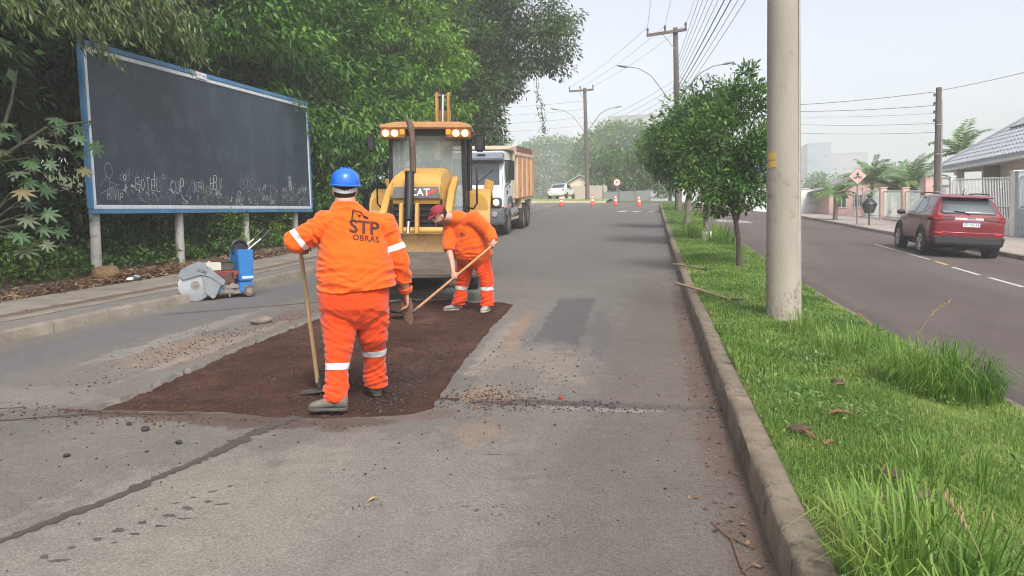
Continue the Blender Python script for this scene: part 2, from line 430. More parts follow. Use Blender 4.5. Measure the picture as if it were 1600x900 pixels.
bp = _n(t, 'ShaderNodeBump'); bp.inputs['Strength'].default_value = 1.0; bp.inputs['Distance'].default_value = .05
t.links.new(_nz(55, 6, .75).outputs['Fac'], bp.inputs['Height']); t.links.new(bp.outputs[0], b.inputs['Normal'])
def fill_h(x, y):
    n = mnoise.fractal(Vector((x*1.1, y*1.1, 0)), 1.0, 2.0, 4)*.024 + mnoise.noise(Vector((x*3.2+y*1.5, y*4.5-x, 3)))*.018 + mnoise.noise(Vector((x*14, y*14, 7)))*.010 + mnoise.noise(Vector((x*7+y*3, y*9, 2)))*.008
    k = max(0, 1-abs(x+2.75)/.9)*max(0, min(1, (y-6.6)/1.2)); n += k*.020*math.sin((y*1.0+x*.55)*21+mnoise.noise(Vector((x*3, y*3, 1)))*3)
    dl = max(0., min(1., (x+4.5)/.5))
    return -.028 + n - .02*(1-dl)
strip('excavated_gravel_bed', ramp(-4.62, -1.5, .03), ramp(4.9, 11.95, .04), 0, fill_m, hfun=fill_h)
# loose stones (too many to count)
def stones(name, n, sampler, smin, smax, material, seed, embed=.3, flat=.7):
    rng = np.random.default_rng(seed)
    ico = bmesh.new(); bmesh.ops.create_icosphere(ico, subdivisions=1, radius=1.0)
    bv = np.array([v.co[:] for v in ico.verts]); bf = np.array([[v.index for v in f.verts] for f in ico.faces]); ico.free()
    V = []; Fs = []; o = 0; at = []
    for i in range(n):
        x, y, z = sampler(rng); s = smin*(smax/smin)**(rng.random()**2.2)
        v = bv*(1+rng.uniform(-.32, .32, (len(bv), 1)))*np.array([1, rng.uniform(.6, 1), flat*rng.uniform(.7, 1.1)])*s
        a = rng.uniform(0, 6.28); c, sn = math.cos(a), math.sin(a)
        v = v @ np.array([[c, sn, 0], [-sn, c, 0], [0, 0, 1]])
        V.append(v+np.array([x, y, z+s*flat*(1-embed)*.6])); Fs.append(bf+o); o += len(bv); at.append(np.full(len(bf), rng.random()))
    return np_mesh(name, np.concatenate(V), np.concatenate(Fs), material, attr=np.concatenate(at), kind='stuff')
def vmat(name, cols, rough=.95):
    m = bpy.data.materials.new(name); m.use_nodes = True; t = m.node_tree
    b = t.nodes['Principled BSDF']; b.inputs['Roughness'].default_value = rough; b.inputs['Specular IOR Level'].default_value = .25
    at = _n(t, 'ShaderNodeAttribute', attribute_name='v'); cr = _n(t, 'ShaderNodeValToRGB'); e = cr.color_ramp.elements
    e[0].color = (*cols[0], 1); e[1].color = (*cols[-1], 1)
    for i, c in enumerate(cols[1:-1]): k = e.new((i+1)/(len(cols)-1)); k.color = (*c, 1)
    t.links.new(at.outputs['Fac'], cr.inputs[0]); t.links.new(cr.outputs[0], b.inputs['Base Color']); return m
red_st = vmat('red_stone', [(.036, .02, .017), (.065, .034, .026), (.11, .046, .032), (.05, .032, .028), (.12, .075, .058)])
blk_st = vmat('tar_crumb', [(.02, .018, .02), (.05, .043, .043), (.10, .06, .05), (.035, .035, .04)])
def in_bed(rng):
    while 1:
        x = rng.uniform(-4.4, -1.7); y = 5.15+6.4*rng.random()**1.3
        if x > -2.05+.02*(8-y) + .25: continue
        return x, y, g(x, y)+fill_h(x, y)
stones('gravel_stones', 5600, in_bed, .003, .016, red_st, 5)
def in_black(rng):
    y = rng.normal(6.5, .75); x = -1.98-abs(rng.normal(0, .28))+.05*(6-y)*0-.03*(y-6)
    y = min(max(y, 5.3), 11.3)
    return x, y, g(x, y)+fill_h(x, y)
stones('asphalt_crumbs_in_bed', 2600, in_black, .003, .016, blk_st, 6)
def near_right(rng):
    k = rng.random()
    if k < .35: x, y = rng.normal(-1.25, .22), rng.normal(5.85, .22)
    elif k < .75: x, y = rng.normal(-.75, .5), 5.78+rng.normal(0, .10)
    elif k < .9: x, y = rng.normal(-1.1, .35), rng.normal(6.9, .8)
    else: x, y = rng.normal(-.6, 1.0), rng.normal(5.6, 1.4)
    return max(x, -1.62), y, g(x, y)
stones('asphalt_crumbs_right', 2600, near_right, .002, .0125, blk_st, 8)
def near_left(rng):
    k = rng.random()
    if k < .30: y = rng.uniform(5.4, 10.5); x = -4.6-abs(rng.normal(0, .22))
    elif k < .45: x, y = rng.normal(-4.85, .25), rng.normal(7.4, .35)
    elif k < .6: x, y = rng.normal(-5.0, .3), rng.normal(8.3, .18)
    elif k < .82: x, y = rng.normal(-4.2, .6), rng.normal(4.86, .13)
    elif k < .92: x, y = rng.uniform(-4.3, -1.9), 5.0-abs(rng.normal(0, .07))
    else: x, y = rng.normal(-3.6, 1.2), rng.normal(4.3, .6)
    if x > -4.45 and y > 5.0: y = 4.97
    return x, y, g(x, y)
stones('soil_crumbs_left', 3600, near_left, .002, .012, red_st, 9)
def all_road(rng):
    x = rng.uniform(-5, .4); y = 1.6+6*rng.random()**1.2
    if -4.4 < x < -1.6 and y > 4.95: x = rng.uniform(-1.4, .4)
    return x, y, g(x, y)
stones('road_grit', 520, all_road, .002, .006, blk_st, 10)
# wet saw-cut lines in the old asphalt
cut_m = mat('wet_cut_slurry', (.058, .048, .042), .75, var=.2, scale=9)
def ragged(name, pts, w, seed, ends=(.6, 1.0)):
    rnd = random.Random(seed); vs = []; fs = []; L = []
    for i in range(len(pts)-1):
        a, b = Vector(pts[i]), Vector(pts[i+1]); n = max(1, int((b-a).length/.03))
        for k in range(n): L.append(a.lerp(b, k/n))
    L.append(Vector(pts[-1])); N = len(L)
    for i, p in enumerate(L):
        d = (L[min(i+1, N-1)]-L[max(i-1, 0)]).normalized(); nn = Vector((-d.y, d.x)); ww = w*(ends[0]+(ends[1]-ends[0])*i/N)
        off = .01*math.sin(i*.21)+.008*math.sin(i*.07+1)
        l = ww*rnd.uniform(.35, 1.5)*(.7+.6*mnoise.noise(Vector((p.x*5, p.y*5, 1)))); r = ww*rnd.uniform(.35, 1.5)
        for q in (p+nn*(l+off), p-nn*(r-off)): vs.append(P(q.x, q.y, .004))
    fs = [(2*i, 2*i+1, 2*i+3, 2*i+2) for i in range(N-1)]
    mb = MB(); mb.add(vs, fs); return mb.build(name, cut_m, smooth=0, kind='structure')
ragged('saw_cut_line', [(-3.5, 2.05), (-2.97, 2.95), (-2.85, 3.45), (-2.73, 4.03), (-2.68, 4.5), (-2.63, 4.8), (-2.55, 5.12)], .022, 1, (.55, 3.0))
ragged('saw_cut_line', [(-6.0, 4.05), (-5.0, 4.45), (-4.5, 4.72), (-4.0, 4.95), (-3.3, 5.05)], .018, 2, (.6, 1.6))
ragged('saw_cut_line', [(-6.3, 4.35), (-5.3, 4.75), (-4.7, 5.0)], .012, 4, (.6, 1.0))
ragged('saw_cut_line', [(-6.6, 9.4), (-5.9, 10.2), (-5.2, 10.9), (-4.5, 11.4)], .03, 6, (.6, 1.3))
# damp boot and tyre marks on the road
def blot(pts, seed):
    rnd = random.Random(seed); mb = MB()
    for (x, y, rx, ry, a) in pts:
        n = 22; ring = []
        for k in range(n):
            th = 2*pi*k/n; r = rnd.uniform(.55, 1.2); px, py = rx*r*math.cos(th), ry*r*math.sin(th)
            ring.append(P(x+px*math.cos(a)-py*math.sin(a), y+px*math.sin(a)+py*math.cos(a), .002))
        mb.add(ring, [tuple(range(n))])
    return mb.build('damp_marks', mat('damp_mark', (.062, .055, .048), .85, var=.2, scale=20), smooth=0, kind='structure')
marks = []; rnd = random.Random(12)
for k in range(8):
    x, y = -2.66+.052*k, 2.86+.10*k
    if rnd.random() < .8: marks.append((x+rnd.uniform(-.015, .015), y, rnd.uniform(.018, .042), rnd.uniform(.014, .026), rnd.uniform(-.3, .8)))
    if rnd.random() < .8: marks.append((x+.10+rnd.uniform(-.015, .015), y-.02, rnd.uniform(.02, .05), rnd.uniform(.008, .016), .2+rnd.uniform(-.2, .3)))
for k in range(5): marks.append((-2.50+.05*k, 3.42+.09*k, rnd.uniform(.012, .03), rnd.uniform(.008, .016), rnd.uniform(0, 1)))
for k in range(6): marks.append((-1.52+.026*k, 3.62+.010*k+rnd.uniform(-.01, .01), .005, rnd.uniform(.012, .03), .5))
marks += [(-1.0+.05*k, 4.55+.012*k, rnd.uniform(.01, .03), .008, .3) for k in range(4)]
for k in range(14): marks.append((-.85+rnd.gauss(0, .10)+.02*k, 3.72+rnd.gauss(0, .03)+.012*k*(1-k/9), rnd.uniform(.006, .02), rnd.uniform(.004, .010), rnd.uniform(0, 3)))
blot(marks, 4)
# ---- kerbs
kerb_m = mat('weathered_kerb_concrete', (.122, .094, .066), .93, var=.25, scale=5, col2=(.205, .168, .122), bump=.6, bscale=50, wear=(.075, .062, .046), wscale=6, wth=.52)
kerb_l = mat('pale_kerb_concrete', (.145, .122, .098), .95, var=.25, scale=3, col2=(.25, .22, .18), bump=.6, bscale=40, wear=(.11, .10, .085), wscale=5, wth=.55)
def kerb_run(name, x, y0, y1, L, w, h, batter, material, side, seed, sub=.14):
    root = empty_struct(name); rnd = random.Random(seed); y = y0
    while y < y1-.05:
        ye = min(y+L*rnd.uniform(.94, 1.06), y1); n = max(2, int((ye-y-.012)/sub)+1); rings = []
        dz = rnd.uniform(-.007, .007); dx = rnd.uniform(-.006, .006)
        for i in range(n):
            yy = y+.006+(ye-y-.012)*i/(n-1)
            j = lambda s: mnoise.noise(Vector((x*3+s*7, yy*4.0, s)))*.009
            xo = x+dx; b = .02
            pr = [(0+j(1), -.12), (batter*.85+j(2), h-b+dz+j(3)), (batter+b+j(4), h+dz+j(5)*.6), (batter+w*.5, h+dz+j(6)*.6), (batter+w-b+j(7), h+dz+j(8)*.6), (batter+w+j(9), h-b+dz), (batter+w, -.12)]
            rings.append([P(xo+side*p[0], yy, 0)+Vector((0, 0, p[1])) for p in pr])
        mb = MB(); mb.loft(rings, True); mb.build('kerb_stone', material, root, smooth=50); y = ye
    return root
kerb_run('median_kerb', .505, .6, 57.5, 2.6, .145, .175, .03, kerb_m, 1, 1)
kerb_run('median_kerb_far_side', 2.70, .6, 57.5, 2.6, .12, .06, .01, kerb_m, -1, 2)
kerb_run('left_kerb', -6.98, 3, 57, 1.0, .15, .13, .03, kerb_l, -1, 3)
kerb_run('right_kerb', 9.48, 12, 75, 1.0, .15, .13, .02, kerb_l, 1, 4, sub=.5)
# ---- pavements
pav_m = mat('old_pavement_concrete', (.145, .126, .104), .95, var=.2, scale=2.2, col2=(.22, .195, .163), bump=.5, bscale=45, wear=(.10, .085, .07), wscale=4, wth=.56)
gut_m = mat('kerbside_asphalt', (.115, .106, .096), .95, var=.3, scale=4, col2=(.165, .152, .135), bump=.5)
soil_m = mat('red_brown_soil', (.085, .055, .042), .97, var=.3, scale=8, col2=(.14, .095, .07), bump=.8, bscale=50)
jit = lambda x, y: mnoise.noise(Vector((x*3, y*2, 1)))*.012
strip('kerbside_strip', ramp(-7.60, -7.13, .12), ramp(3, 57, .5), .122, gut_m, hfun=jit)
strip('pavement_edge', ramp(-7.86, -7.602, .12), ramp(3, 57, .5), .126, pav_m, hfun=jit)
strip('soil_gap', ramp(-8.03, -7.85, .06), ramp(3, 57, .3), .127, soil_m, hfun=jit)
pv = empty_struct('left_pavement'); yy = 3.0; rnd = random.Random(5)
while yy < 57:
    L = 1.9; mb = MB(); b4 = [(-8.95, yy+.004), (-8.03, yy+.004), (-8.03, yy+L-.004), (-8.95, yy+L-.004)]; dz = rnd.uniform(-.006, .006)
    mb.hexa([P(*p, .02) for p in b4], [P(*p, .145+dz) for p in b4]); mb.build('pavement_slab', pav_m, pv, bev=.012, seg=1); yy += L
strip('verge_soil', ramp(-11.5, -8.90, .3), ramp(3, 57, .5), .12, soil_m, hfun=lambda x, y: jit(x*2, y)*3+max(0, (-9.3-x))*.11)
strip('right_road', [2.66, 4, 5, 6, 7, 8, 9, 9.49], ramp(-3, 75, 1.5), 0, ROAD2)
rp_m = mat('reddish_paving', (.26, .215, .19), .92, var=.12, scale=3, col2=(.33, .285, .26), bump=.2)
rs = empty_struct('right_pavement'); yy = 12.0
while yy < 75:
    L = 1.5
    for x0, x1 in ((9.64, 10.9), (10.92, 12.1), (12.12, 13.25)):
        b4 = [(x0, yy+.012), (x1, yy+.012), (x1, yy+L-.012), (x0, yy+L-.012)]; mb = MB()
        mb.hexa([P(*p, -.02) for p in b4], [P(*p, .13) for p in b4]); mb.build('paving_slab', rp_m, rs, smooth=0)
    yy += L
strip('pavement_bedding', [9.6, 11, 13.3], ramp(12, 75, 1.5), .11, soil_m)
mk_m = mat('worn_white_paint', (.52, .50, .48), .8, var=.2, scale=30, wear=(.14, .125, .12), wscale=30, wth=.5)
mk_y = mat('worn_yellow_paint', (.55, .33, .08), .8, var=.2, scale=30, wear=(.14, .125, .12), wscale=30, wth=.52)
def dash(p0, p1, w, m, name='road_marking'):
    a, b = Vector(p0), Vector(p1); d = (b-a).normalized(); nn = Vector((-d.y, d.x))*w/2; n = max(1, int((b-a).length/1.0)); vs = []
    for i in range(n+1):
        q = a.lerp(b, i/n); vs += [P(q.x-nn.x, q.y-nn.y, .004), P(q.x+nn.x, q.y+nn.y, .004)]
    mb = MB(); mb.add(vs, [(2*i, 2*i+1, 2*i+3, 2*i+2) for i in range(n)]); return mb.build(name, m, smooth=0, kind='structure')
dash((6.72, 18.95), (6.66, 17.35), .10, mk_m); dash((6.66, 16.85), (6.62, 15.3), .10, mk_m)
dash((6.85, 20.4), (6.8, 19.5), .12, mk_y); dash((7.0, 26.2), (6.88, 20.9), .07, mk_m)
for k in range(3): dash((3.0, 37+.0*k+k*.8), (4.6, 37+k*.8), .35, mk_m)
for k in range(3): dash((-1.9+.85*k, 46.2), (-1.5+.85*k, 48.0), .42, mk_m, 'zebra_marking')
dash((-1.2, 50.5), (.3, 50.5), .12, mk_m)
# ---- median lawn
lawn_m = mat('lawn_soil', (.07, .11, .02), .97, var=.3, scale=6, col2=(.13, .18, .04), bump=.5)
def lawn_h(x, y):
    u = (x-.66)/(2.62-.66); return .165*(1-u)+.055*u + .05*math.sin(pi*min(max(u, 0), 1)) + mnoise.noise(Vector((x*2.2, y*2.2, 0)))*.02
strip('median_lawn', ramp(.67, 2.60, .16), ramp(.5, 57.5, .25), 0, lawn_m, hfun=lambda x, y: lawn_h(x, y)-.015)
def LZ(x, y): return g(x, y)+lawn_h(x, y)-.015
# far verge beyond the cross street
strip('far_verge', [-60, -30, -15, -10, -6, -3.6], ramp(63.15, 76, 1.3), .13, mat('far_grass', (.14, .20, .04), .95, var=.25, scale=2, col2=(.22, .25, .07)))
kb = MB(); b4 = [(-60, 63.0), (-3.45, 63.0), (-3.45, 63.15), (-60, 63.15)]
for i in range(12):
    xa, xb = -60+i*4.7, -60+(i+1)*4.7-.02
    kb.hexa([P(xa, 63.0, -.05), P(xb, 63.0, -.05), P(xb, 63.15, -.05), P(xa, 63.15, -.05)], [P(xa, 63.0, .14), P(xb, 63.0, .14), P(xb, 63.15, .14), P(xa, 63.15, .14)])
kb.build('far_kerb', mat('pale_yellow_kerb', (.55, .47, .30), .9, var=.2, scale=3), kind='structure')
# ================================================================== VEGETATION
bark_d = mat('dark_bark', (.045, .036, .028), .95, var=.3, scale=5, col2=(.085, .07, .055), bump=.8, bscale=25, stretch=(1, 1, .25))
bark_g = mat('grey_lichen_bark', (.10, .088, .07), .95, var=.3, scale=9, col2=(.19, .175, .15), bump=.7, bscale=25, stretch=(1, 1, .4))
bark_w = mat('limewashed_bark', (.55, .54, .50), .9, var=.15, scale=12, bump=.6)
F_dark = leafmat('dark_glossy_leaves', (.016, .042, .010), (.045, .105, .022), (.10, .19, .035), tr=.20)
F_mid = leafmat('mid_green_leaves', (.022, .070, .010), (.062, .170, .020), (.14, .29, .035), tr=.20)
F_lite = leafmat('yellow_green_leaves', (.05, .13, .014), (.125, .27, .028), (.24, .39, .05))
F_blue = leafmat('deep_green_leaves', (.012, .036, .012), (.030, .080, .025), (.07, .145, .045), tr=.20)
F_med = leafmat('median_tree_leaves', (.022, .070, .012), (.055, .150, .024), (.17, .29, .045), tr=.20)
F_far = leafmat('far_tree_leaves', (.045, .12, .025), (.09, .21, .042), (.18, .33, .07))
F_will = leafmat('narrow_drooping_leaves', (.045, .085, .025), (.075, .13, .035), (.15, .21, .06), tr=.20)
F_cast = leafmat('lobed_leaves', (.05, .11, .035), (.09, .15, .055), (.2, .22, .1), tr=.20)
F_herb = leafmat('weed_leaves', (.030, .072, .014), (.07, .155, .026), (.16, .25, .05), tr=.20)
F_palm = leafmat('palm_leaflets', (.06, .14, .04), (.13, .25, .07), (.30, .40, .15))
F_litter = leafmat('dry_leaf_litter', (.09, .045, .025), (.19, .11, .06), (.33, .23, .13), tr=.1)
F_grass = leafmat('lawn_blades', (.060, .135, .016), (.125, .235, .036), (.29, .38, .10), tr=.35)
F_tall = leafmat('tall_grass_blades', (.055, .135, .016), (.12, .235, .034), (.28, .37, .09), tr=.35)

def leaf_quads(c, d, nn, L, Wd, v):
    """rhombic leaves bent along the midrib: c base, d direction, nn normal"""
    s = nrm(np.cross(d, nn)); L = L[:, None]; Wd = Wd[:, None]
    n2 = nrm(np.cross(s, d))
    mid = c+d*L*.45 - n2*L*.0
    tip = c+d*L-n2*L*.14
    a = mid+s*Wd*.5+n2*Wd*.12; b = mid-s*Wd*.5+n2*Wd*.12
    V = np.stack([c, a, tip, b], 1).reshape(-1, 3)
    Fc = np.arange(len(c)*4).reshape(-1, 4)
    return V, Fc, v
def clump_leaves(rng, centers, radii, n, L, flat=.6, droop=.25, up=.7, vb=.5, crown_c=None):
    C = []; D = []; N = []; Vv = []; Ls = []
    for (c, r) in zip(centers, radii):
        k = max(6, int(n*(r**1.6)))
        u = nrm(rng.normal(size=(k, 3))); rr = rng.random(k)**.45
        off = u*rr[:, None]*r*np.array([1, 1, flat])
        out = u*.8+rng.normal(size=(k, 3))*.55
        if crown_c is not None: out += nrm((np.asarray(c)-crown_c)[None, :])*.5
        out[:, 2] -= droop*(1.2)
        nn = rng.normal(size=(k, 3))*.45+u*.5; nn[:, 2] += up
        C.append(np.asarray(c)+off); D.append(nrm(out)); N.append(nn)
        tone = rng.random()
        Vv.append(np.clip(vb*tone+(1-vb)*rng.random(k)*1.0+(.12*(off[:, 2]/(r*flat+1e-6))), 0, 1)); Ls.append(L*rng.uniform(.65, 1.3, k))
    C, D, N, Vv, Ls = map(np.concatenate, (C, D, N, Vv, Ls))
    return C, D, N, Vv, Ls
def tree(name, label, cat, x, y, lobes, nclump, nleaf, L, asp, material, seed, cr=(.5, 1.0), flat=.6, droop=.25, trunk=(.25, 3.0), bark=None, group=None,
         z=None, lean=(0, 0), shell=.55, limbs=10, up=.7, vb=.62, base_mat=None, zoff=0.0, keep=None):
    rng = np.random.default_rng(seed); rnd = random.Random(seed)
    z = g(x, y)+zoff if z is None else z
    root = thing(name, label, cat, (x, y, z), group)
    vol = np.array([l[3]*l[4]*l[5] for l in lobes])**.75; vol /= vol.sum()
    cs = []; rs = []; guard = 0
    while len(cs) < nclump and guard < nclump*6:
        guard += 1
        l = lobes[rng.choice(len(lobes), p=vol)]
        u = nrm(rng.normal(size=(1, 3)))[0]; q = shell+(1-shell)*rng.random()**.7
        c = np.array(l[:3])+u*q*np.array(l[3:])
        if keep and not keep(c[0]+x, c[1]+y, c[2]+z): continue
        cs.append(c); rs.append(rng.uniform(*cr))
    cc = np.average(np.array([l[:3] for l in lobes]), axis=0, weights=vol)
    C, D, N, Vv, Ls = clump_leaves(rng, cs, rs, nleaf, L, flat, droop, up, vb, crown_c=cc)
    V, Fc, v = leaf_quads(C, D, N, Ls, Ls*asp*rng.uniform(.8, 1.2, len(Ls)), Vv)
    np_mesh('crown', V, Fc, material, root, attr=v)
    bark = bark or bark_d; tr, th = trunk; mb = MB()
    top = Vector((lean[0], lean[1], th)); pts = [Vector((0, 0, -.15)), Vector((0, 0, .02))]
    for i in range(1, 6):
        f = i/5; pts.append(Vector((lean[0]*f*f+rnd.uniform(-.06, .06)*tr*4*f, lean[1]*f*f+rnd.uniform(-.06, .06)*tr*4*f, th*f)))
    mb.tube(pts, [tr*1.5, tr*1.22]+[tr*(1-.09*i) for i in range(1, 6)], 12)
    for k in range(min(limbs, len(cs))):
        e = Vector(cs[(k*7) % len(cs)]); s = pts[-1-(k % 3)].copy() if e.z > pts[-3].z else pts[-3].copy()
        m1 = s.lerp(e, .35)+Vector((0, 0, .12*(e-s).length)); m2 = s.lerp(e, .7)+Vector((rnd.uniform(-.15, .15), rnd.uniform(-.15, .15), .08*(e-s).length))
        r0 = tr*.5; mb.tube([s, m1, m2, e], [r0, r0*.7, r0*.45, r0*.15], 7)
    mb.build('trunk', bark, root, smooth=60)
    if base_mat:
        q = MB(); q.tube([Vector((0, 0, -.02)), Vector((0, 0, .14)), Vector((0, 0, .30))], [tr*1.32, tr*1.26, tr*1.2], 14); q.build('limewash_band', base_mat, root)
    return root
GW = 'trees of the dense roadside wood'
up_ = lambda x, y: terr_h(x, y)
def wood(label, x, y, lobes, n, nl, L, asp, m, seed, **k):
    L *= 1.28; nl = int(nl*.85)
    return tree('tree', label, 'tree', x, y, lobes, n, nl, L, asp, m, seed, zoff=up_(x, y), group=GW, **k)
clear = lambda X, Y, Z: not (X > -9.75 and Y < 22 and Z < 6.6)      # keeps the billboard face free
# front row, near to far along the verge
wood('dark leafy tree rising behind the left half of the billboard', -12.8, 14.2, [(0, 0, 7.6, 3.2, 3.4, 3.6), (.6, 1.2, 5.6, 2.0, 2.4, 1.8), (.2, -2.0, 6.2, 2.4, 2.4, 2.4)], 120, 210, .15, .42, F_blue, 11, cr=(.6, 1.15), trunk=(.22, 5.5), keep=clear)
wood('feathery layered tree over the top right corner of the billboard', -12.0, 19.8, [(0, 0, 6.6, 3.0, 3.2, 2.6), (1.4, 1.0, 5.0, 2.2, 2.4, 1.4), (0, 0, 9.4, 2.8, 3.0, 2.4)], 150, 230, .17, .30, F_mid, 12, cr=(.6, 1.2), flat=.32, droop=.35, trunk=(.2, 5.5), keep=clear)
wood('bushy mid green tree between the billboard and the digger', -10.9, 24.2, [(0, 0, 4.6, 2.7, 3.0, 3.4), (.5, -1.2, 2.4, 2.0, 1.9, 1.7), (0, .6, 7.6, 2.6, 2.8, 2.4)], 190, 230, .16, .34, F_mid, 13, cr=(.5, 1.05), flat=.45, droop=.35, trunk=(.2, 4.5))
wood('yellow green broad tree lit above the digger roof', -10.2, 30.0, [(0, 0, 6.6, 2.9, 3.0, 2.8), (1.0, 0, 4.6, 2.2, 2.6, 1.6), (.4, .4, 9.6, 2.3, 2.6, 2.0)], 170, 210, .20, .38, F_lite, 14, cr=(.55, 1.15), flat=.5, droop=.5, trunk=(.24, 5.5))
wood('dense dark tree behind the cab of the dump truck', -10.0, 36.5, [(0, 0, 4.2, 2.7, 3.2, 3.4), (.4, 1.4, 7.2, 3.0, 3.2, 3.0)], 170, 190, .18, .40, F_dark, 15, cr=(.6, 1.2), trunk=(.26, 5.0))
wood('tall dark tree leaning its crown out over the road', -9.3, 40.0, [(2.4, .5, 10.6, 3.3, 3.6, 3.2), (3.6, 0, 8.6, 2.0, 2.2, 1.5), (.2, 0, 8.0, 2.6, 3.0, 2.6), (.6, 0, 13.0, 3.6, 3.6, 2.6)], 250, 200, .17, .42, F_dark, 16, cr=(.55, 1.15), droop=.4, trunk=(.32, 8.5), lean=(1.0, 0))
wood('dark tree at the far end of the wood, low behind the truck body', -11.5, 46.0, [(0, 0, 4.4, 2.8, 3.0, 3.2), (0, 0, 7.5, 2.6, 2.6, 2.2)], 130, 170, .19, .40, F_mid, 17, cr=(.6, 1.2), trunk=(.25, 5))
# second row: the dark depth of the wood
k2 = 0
for (x, y, hh, lab, mm) in ((-13.8, 10.6, 9.0, 'tree added to shade the big star leaved plant at the left edge', F_blue), (-12.6, 6.2, 8.5, 'unseen tree added to shade the pavement just outside the left edge', F_dark), (-16.5, 13.5, 9.5, 'shaded tree standing deep in the wood at the left edge', F_blue), (-16.0, 17.5, 10.5, 'tall dark tree second row behind the billboard centre', F_dark),  # first two trees are added to darken the left edge
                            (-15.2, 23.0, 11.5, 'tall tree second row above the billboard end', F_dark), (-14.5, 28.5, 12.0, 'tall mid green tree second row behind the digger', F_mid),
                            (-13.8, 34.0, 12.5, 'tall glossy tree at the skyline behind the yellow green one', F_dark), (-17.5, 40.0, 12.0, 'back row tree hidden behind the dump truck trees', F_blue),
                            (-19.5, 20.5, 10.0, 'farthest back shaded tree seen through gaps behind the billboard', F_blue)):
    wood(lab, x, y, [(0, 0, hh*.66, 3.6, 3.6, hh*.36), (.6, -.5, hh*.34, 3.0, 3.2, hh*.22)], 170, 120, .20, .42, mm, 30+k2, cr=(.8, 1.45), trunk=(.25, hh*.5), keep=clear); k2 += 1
# bare dead branch inside the wood
mb = MB()
for (pts, r) in (([(-10.4, 22.6, 6.3), (-9.9, 22.6, 5.6), (-9.2, 22.3, 5.0), (-8.8, 22.0, 4.55)], [.06, .045, .03, .012]), ([(-9.9, 22.6, 5.6), (-9.3, 22.8, 5.4), (-8.7, 22.8, 5.35)], [.03, .02, .008]), ([(-9.2, 22.3, 5.0), (-8.7, 22.5, 4.8), (-8.3, 22.4, 4.78)], [.02, .014, .006]), ([(-10.4, 22.6, 6.3), (-10.9, 22.6, 7.2), (-11.1, 22.8, 8.2)], [.06, .07, .08])):
    mb.tube(pts, r, 6)
tag(mb.build('dead_branch', bark_g, smooth=60), 'bare grey forked branch inside the dark wood above the billboard end', 'branch')

# drooping narrow-leaved branches in front of the billboard's top left corner
def droop_tree():
    rng = np.random.default_rng(91); rnd = random.Random(91)
    bx, by = -12.6, 9.2; bz = g(bx, by)+terr_h(bx, by)
    root = thing('willow_tree', 'narrow leaved tree drooping its branches over the billboard top left corner', 'tree', (bx, by, bz))
    mb = MB(); mb.tube([(0, 0, -.1), (.1, .1, 2), (.5, .4, 4.2), (1.0, 1.0, 6.2)], [.2, .16, .13, .1], 10); mb.tube([(.9, .9, 5.6), (1.0, 2.2, 6.1), (1.0, 3.6, 6.2)], [.08, .07, .05], 8)
    C = []; D = []; N = []; L = []; Vv = []
    tw = []
    for i in range(95):
        # start points on high limbs, ends hanging in front of / beside the board
        ex = -8.75+rnd.uniform(-.5, .4); ey = rnd.uniform(9.0, 14.5); f = (ey-9.0)/5.5
        ez = 4.12+f*.78+rnd.uniform(0, 1.0)+.25*math.sin(ey*3.1)
        sx, sy, sz = -9.9+rnd.uniform(-.6, .6), ey-rnd.uniform(.4, 1.4), ez+rnd.uniform(.7, 1.5)
        tw.append(((sx, sy, sz), (ex, ey, ez)))
    for (s, e) in tw:
        s = Vector(s)-Vector((bx, by, bz)); e = Vector(e)-Vector((bx, by, bz)); m_ = s.lerp(e, .5)+Vector((.15, .1, .35))
        pts = []
        for k in range(9):
            u = k/8; pts.append(s*(1-u)**2+m_*2*u*(1-u)+e*u*u)
        mb.tube(pts, [.016-.0016*k for k in range(9)], 5)
        o = Vector((.8, .8, 5.4)) if s.y < 2.2 else Vector((1.0, 3.6, 6.2)); mb.tube([o, o.lerp(s, .5)+Vector((0, 0, .3)), s], [.035, .022, .014], 6)
        for k in range(56):
            u = .22+.78*rnd.random(); p = s*(1-u)**2+m_*2*u*(1-u)+e*u*u
            tdir = ((e-m_)*u+(m_-s)*(1-u)).normalized()
            dd = Vector((rnd.gauss(0, .5), rnd.gauss(0, .5), -.75+rnd.gauss(0, .25)))+tdir*.5
            C.append(p+Vector((rnd.gauss(0, .05), rnd.gauss(0, .05), rnd.gauss(0, .04)))); D.append(dd.normalized()); N.append((rnd.gauss(.4, .6), rnd.gauss(-.5, .6), rnd.gauss(.4, .4)))
            L.append(rnd.uniform(.11, .20)); Vv.append(rnd.random())
    C, D, N = np.array(C), np.array(D), np.array(N); L = np.array(L)
    V, Fc, v = leaf_quads(C, D, N, L, L*.20, np.array(Vv)); np_mesh('crown', V, Fc, F_will, root, attr=v)
    mb.build('trunk', bark_d, root, smooth=60)
droop_tree()

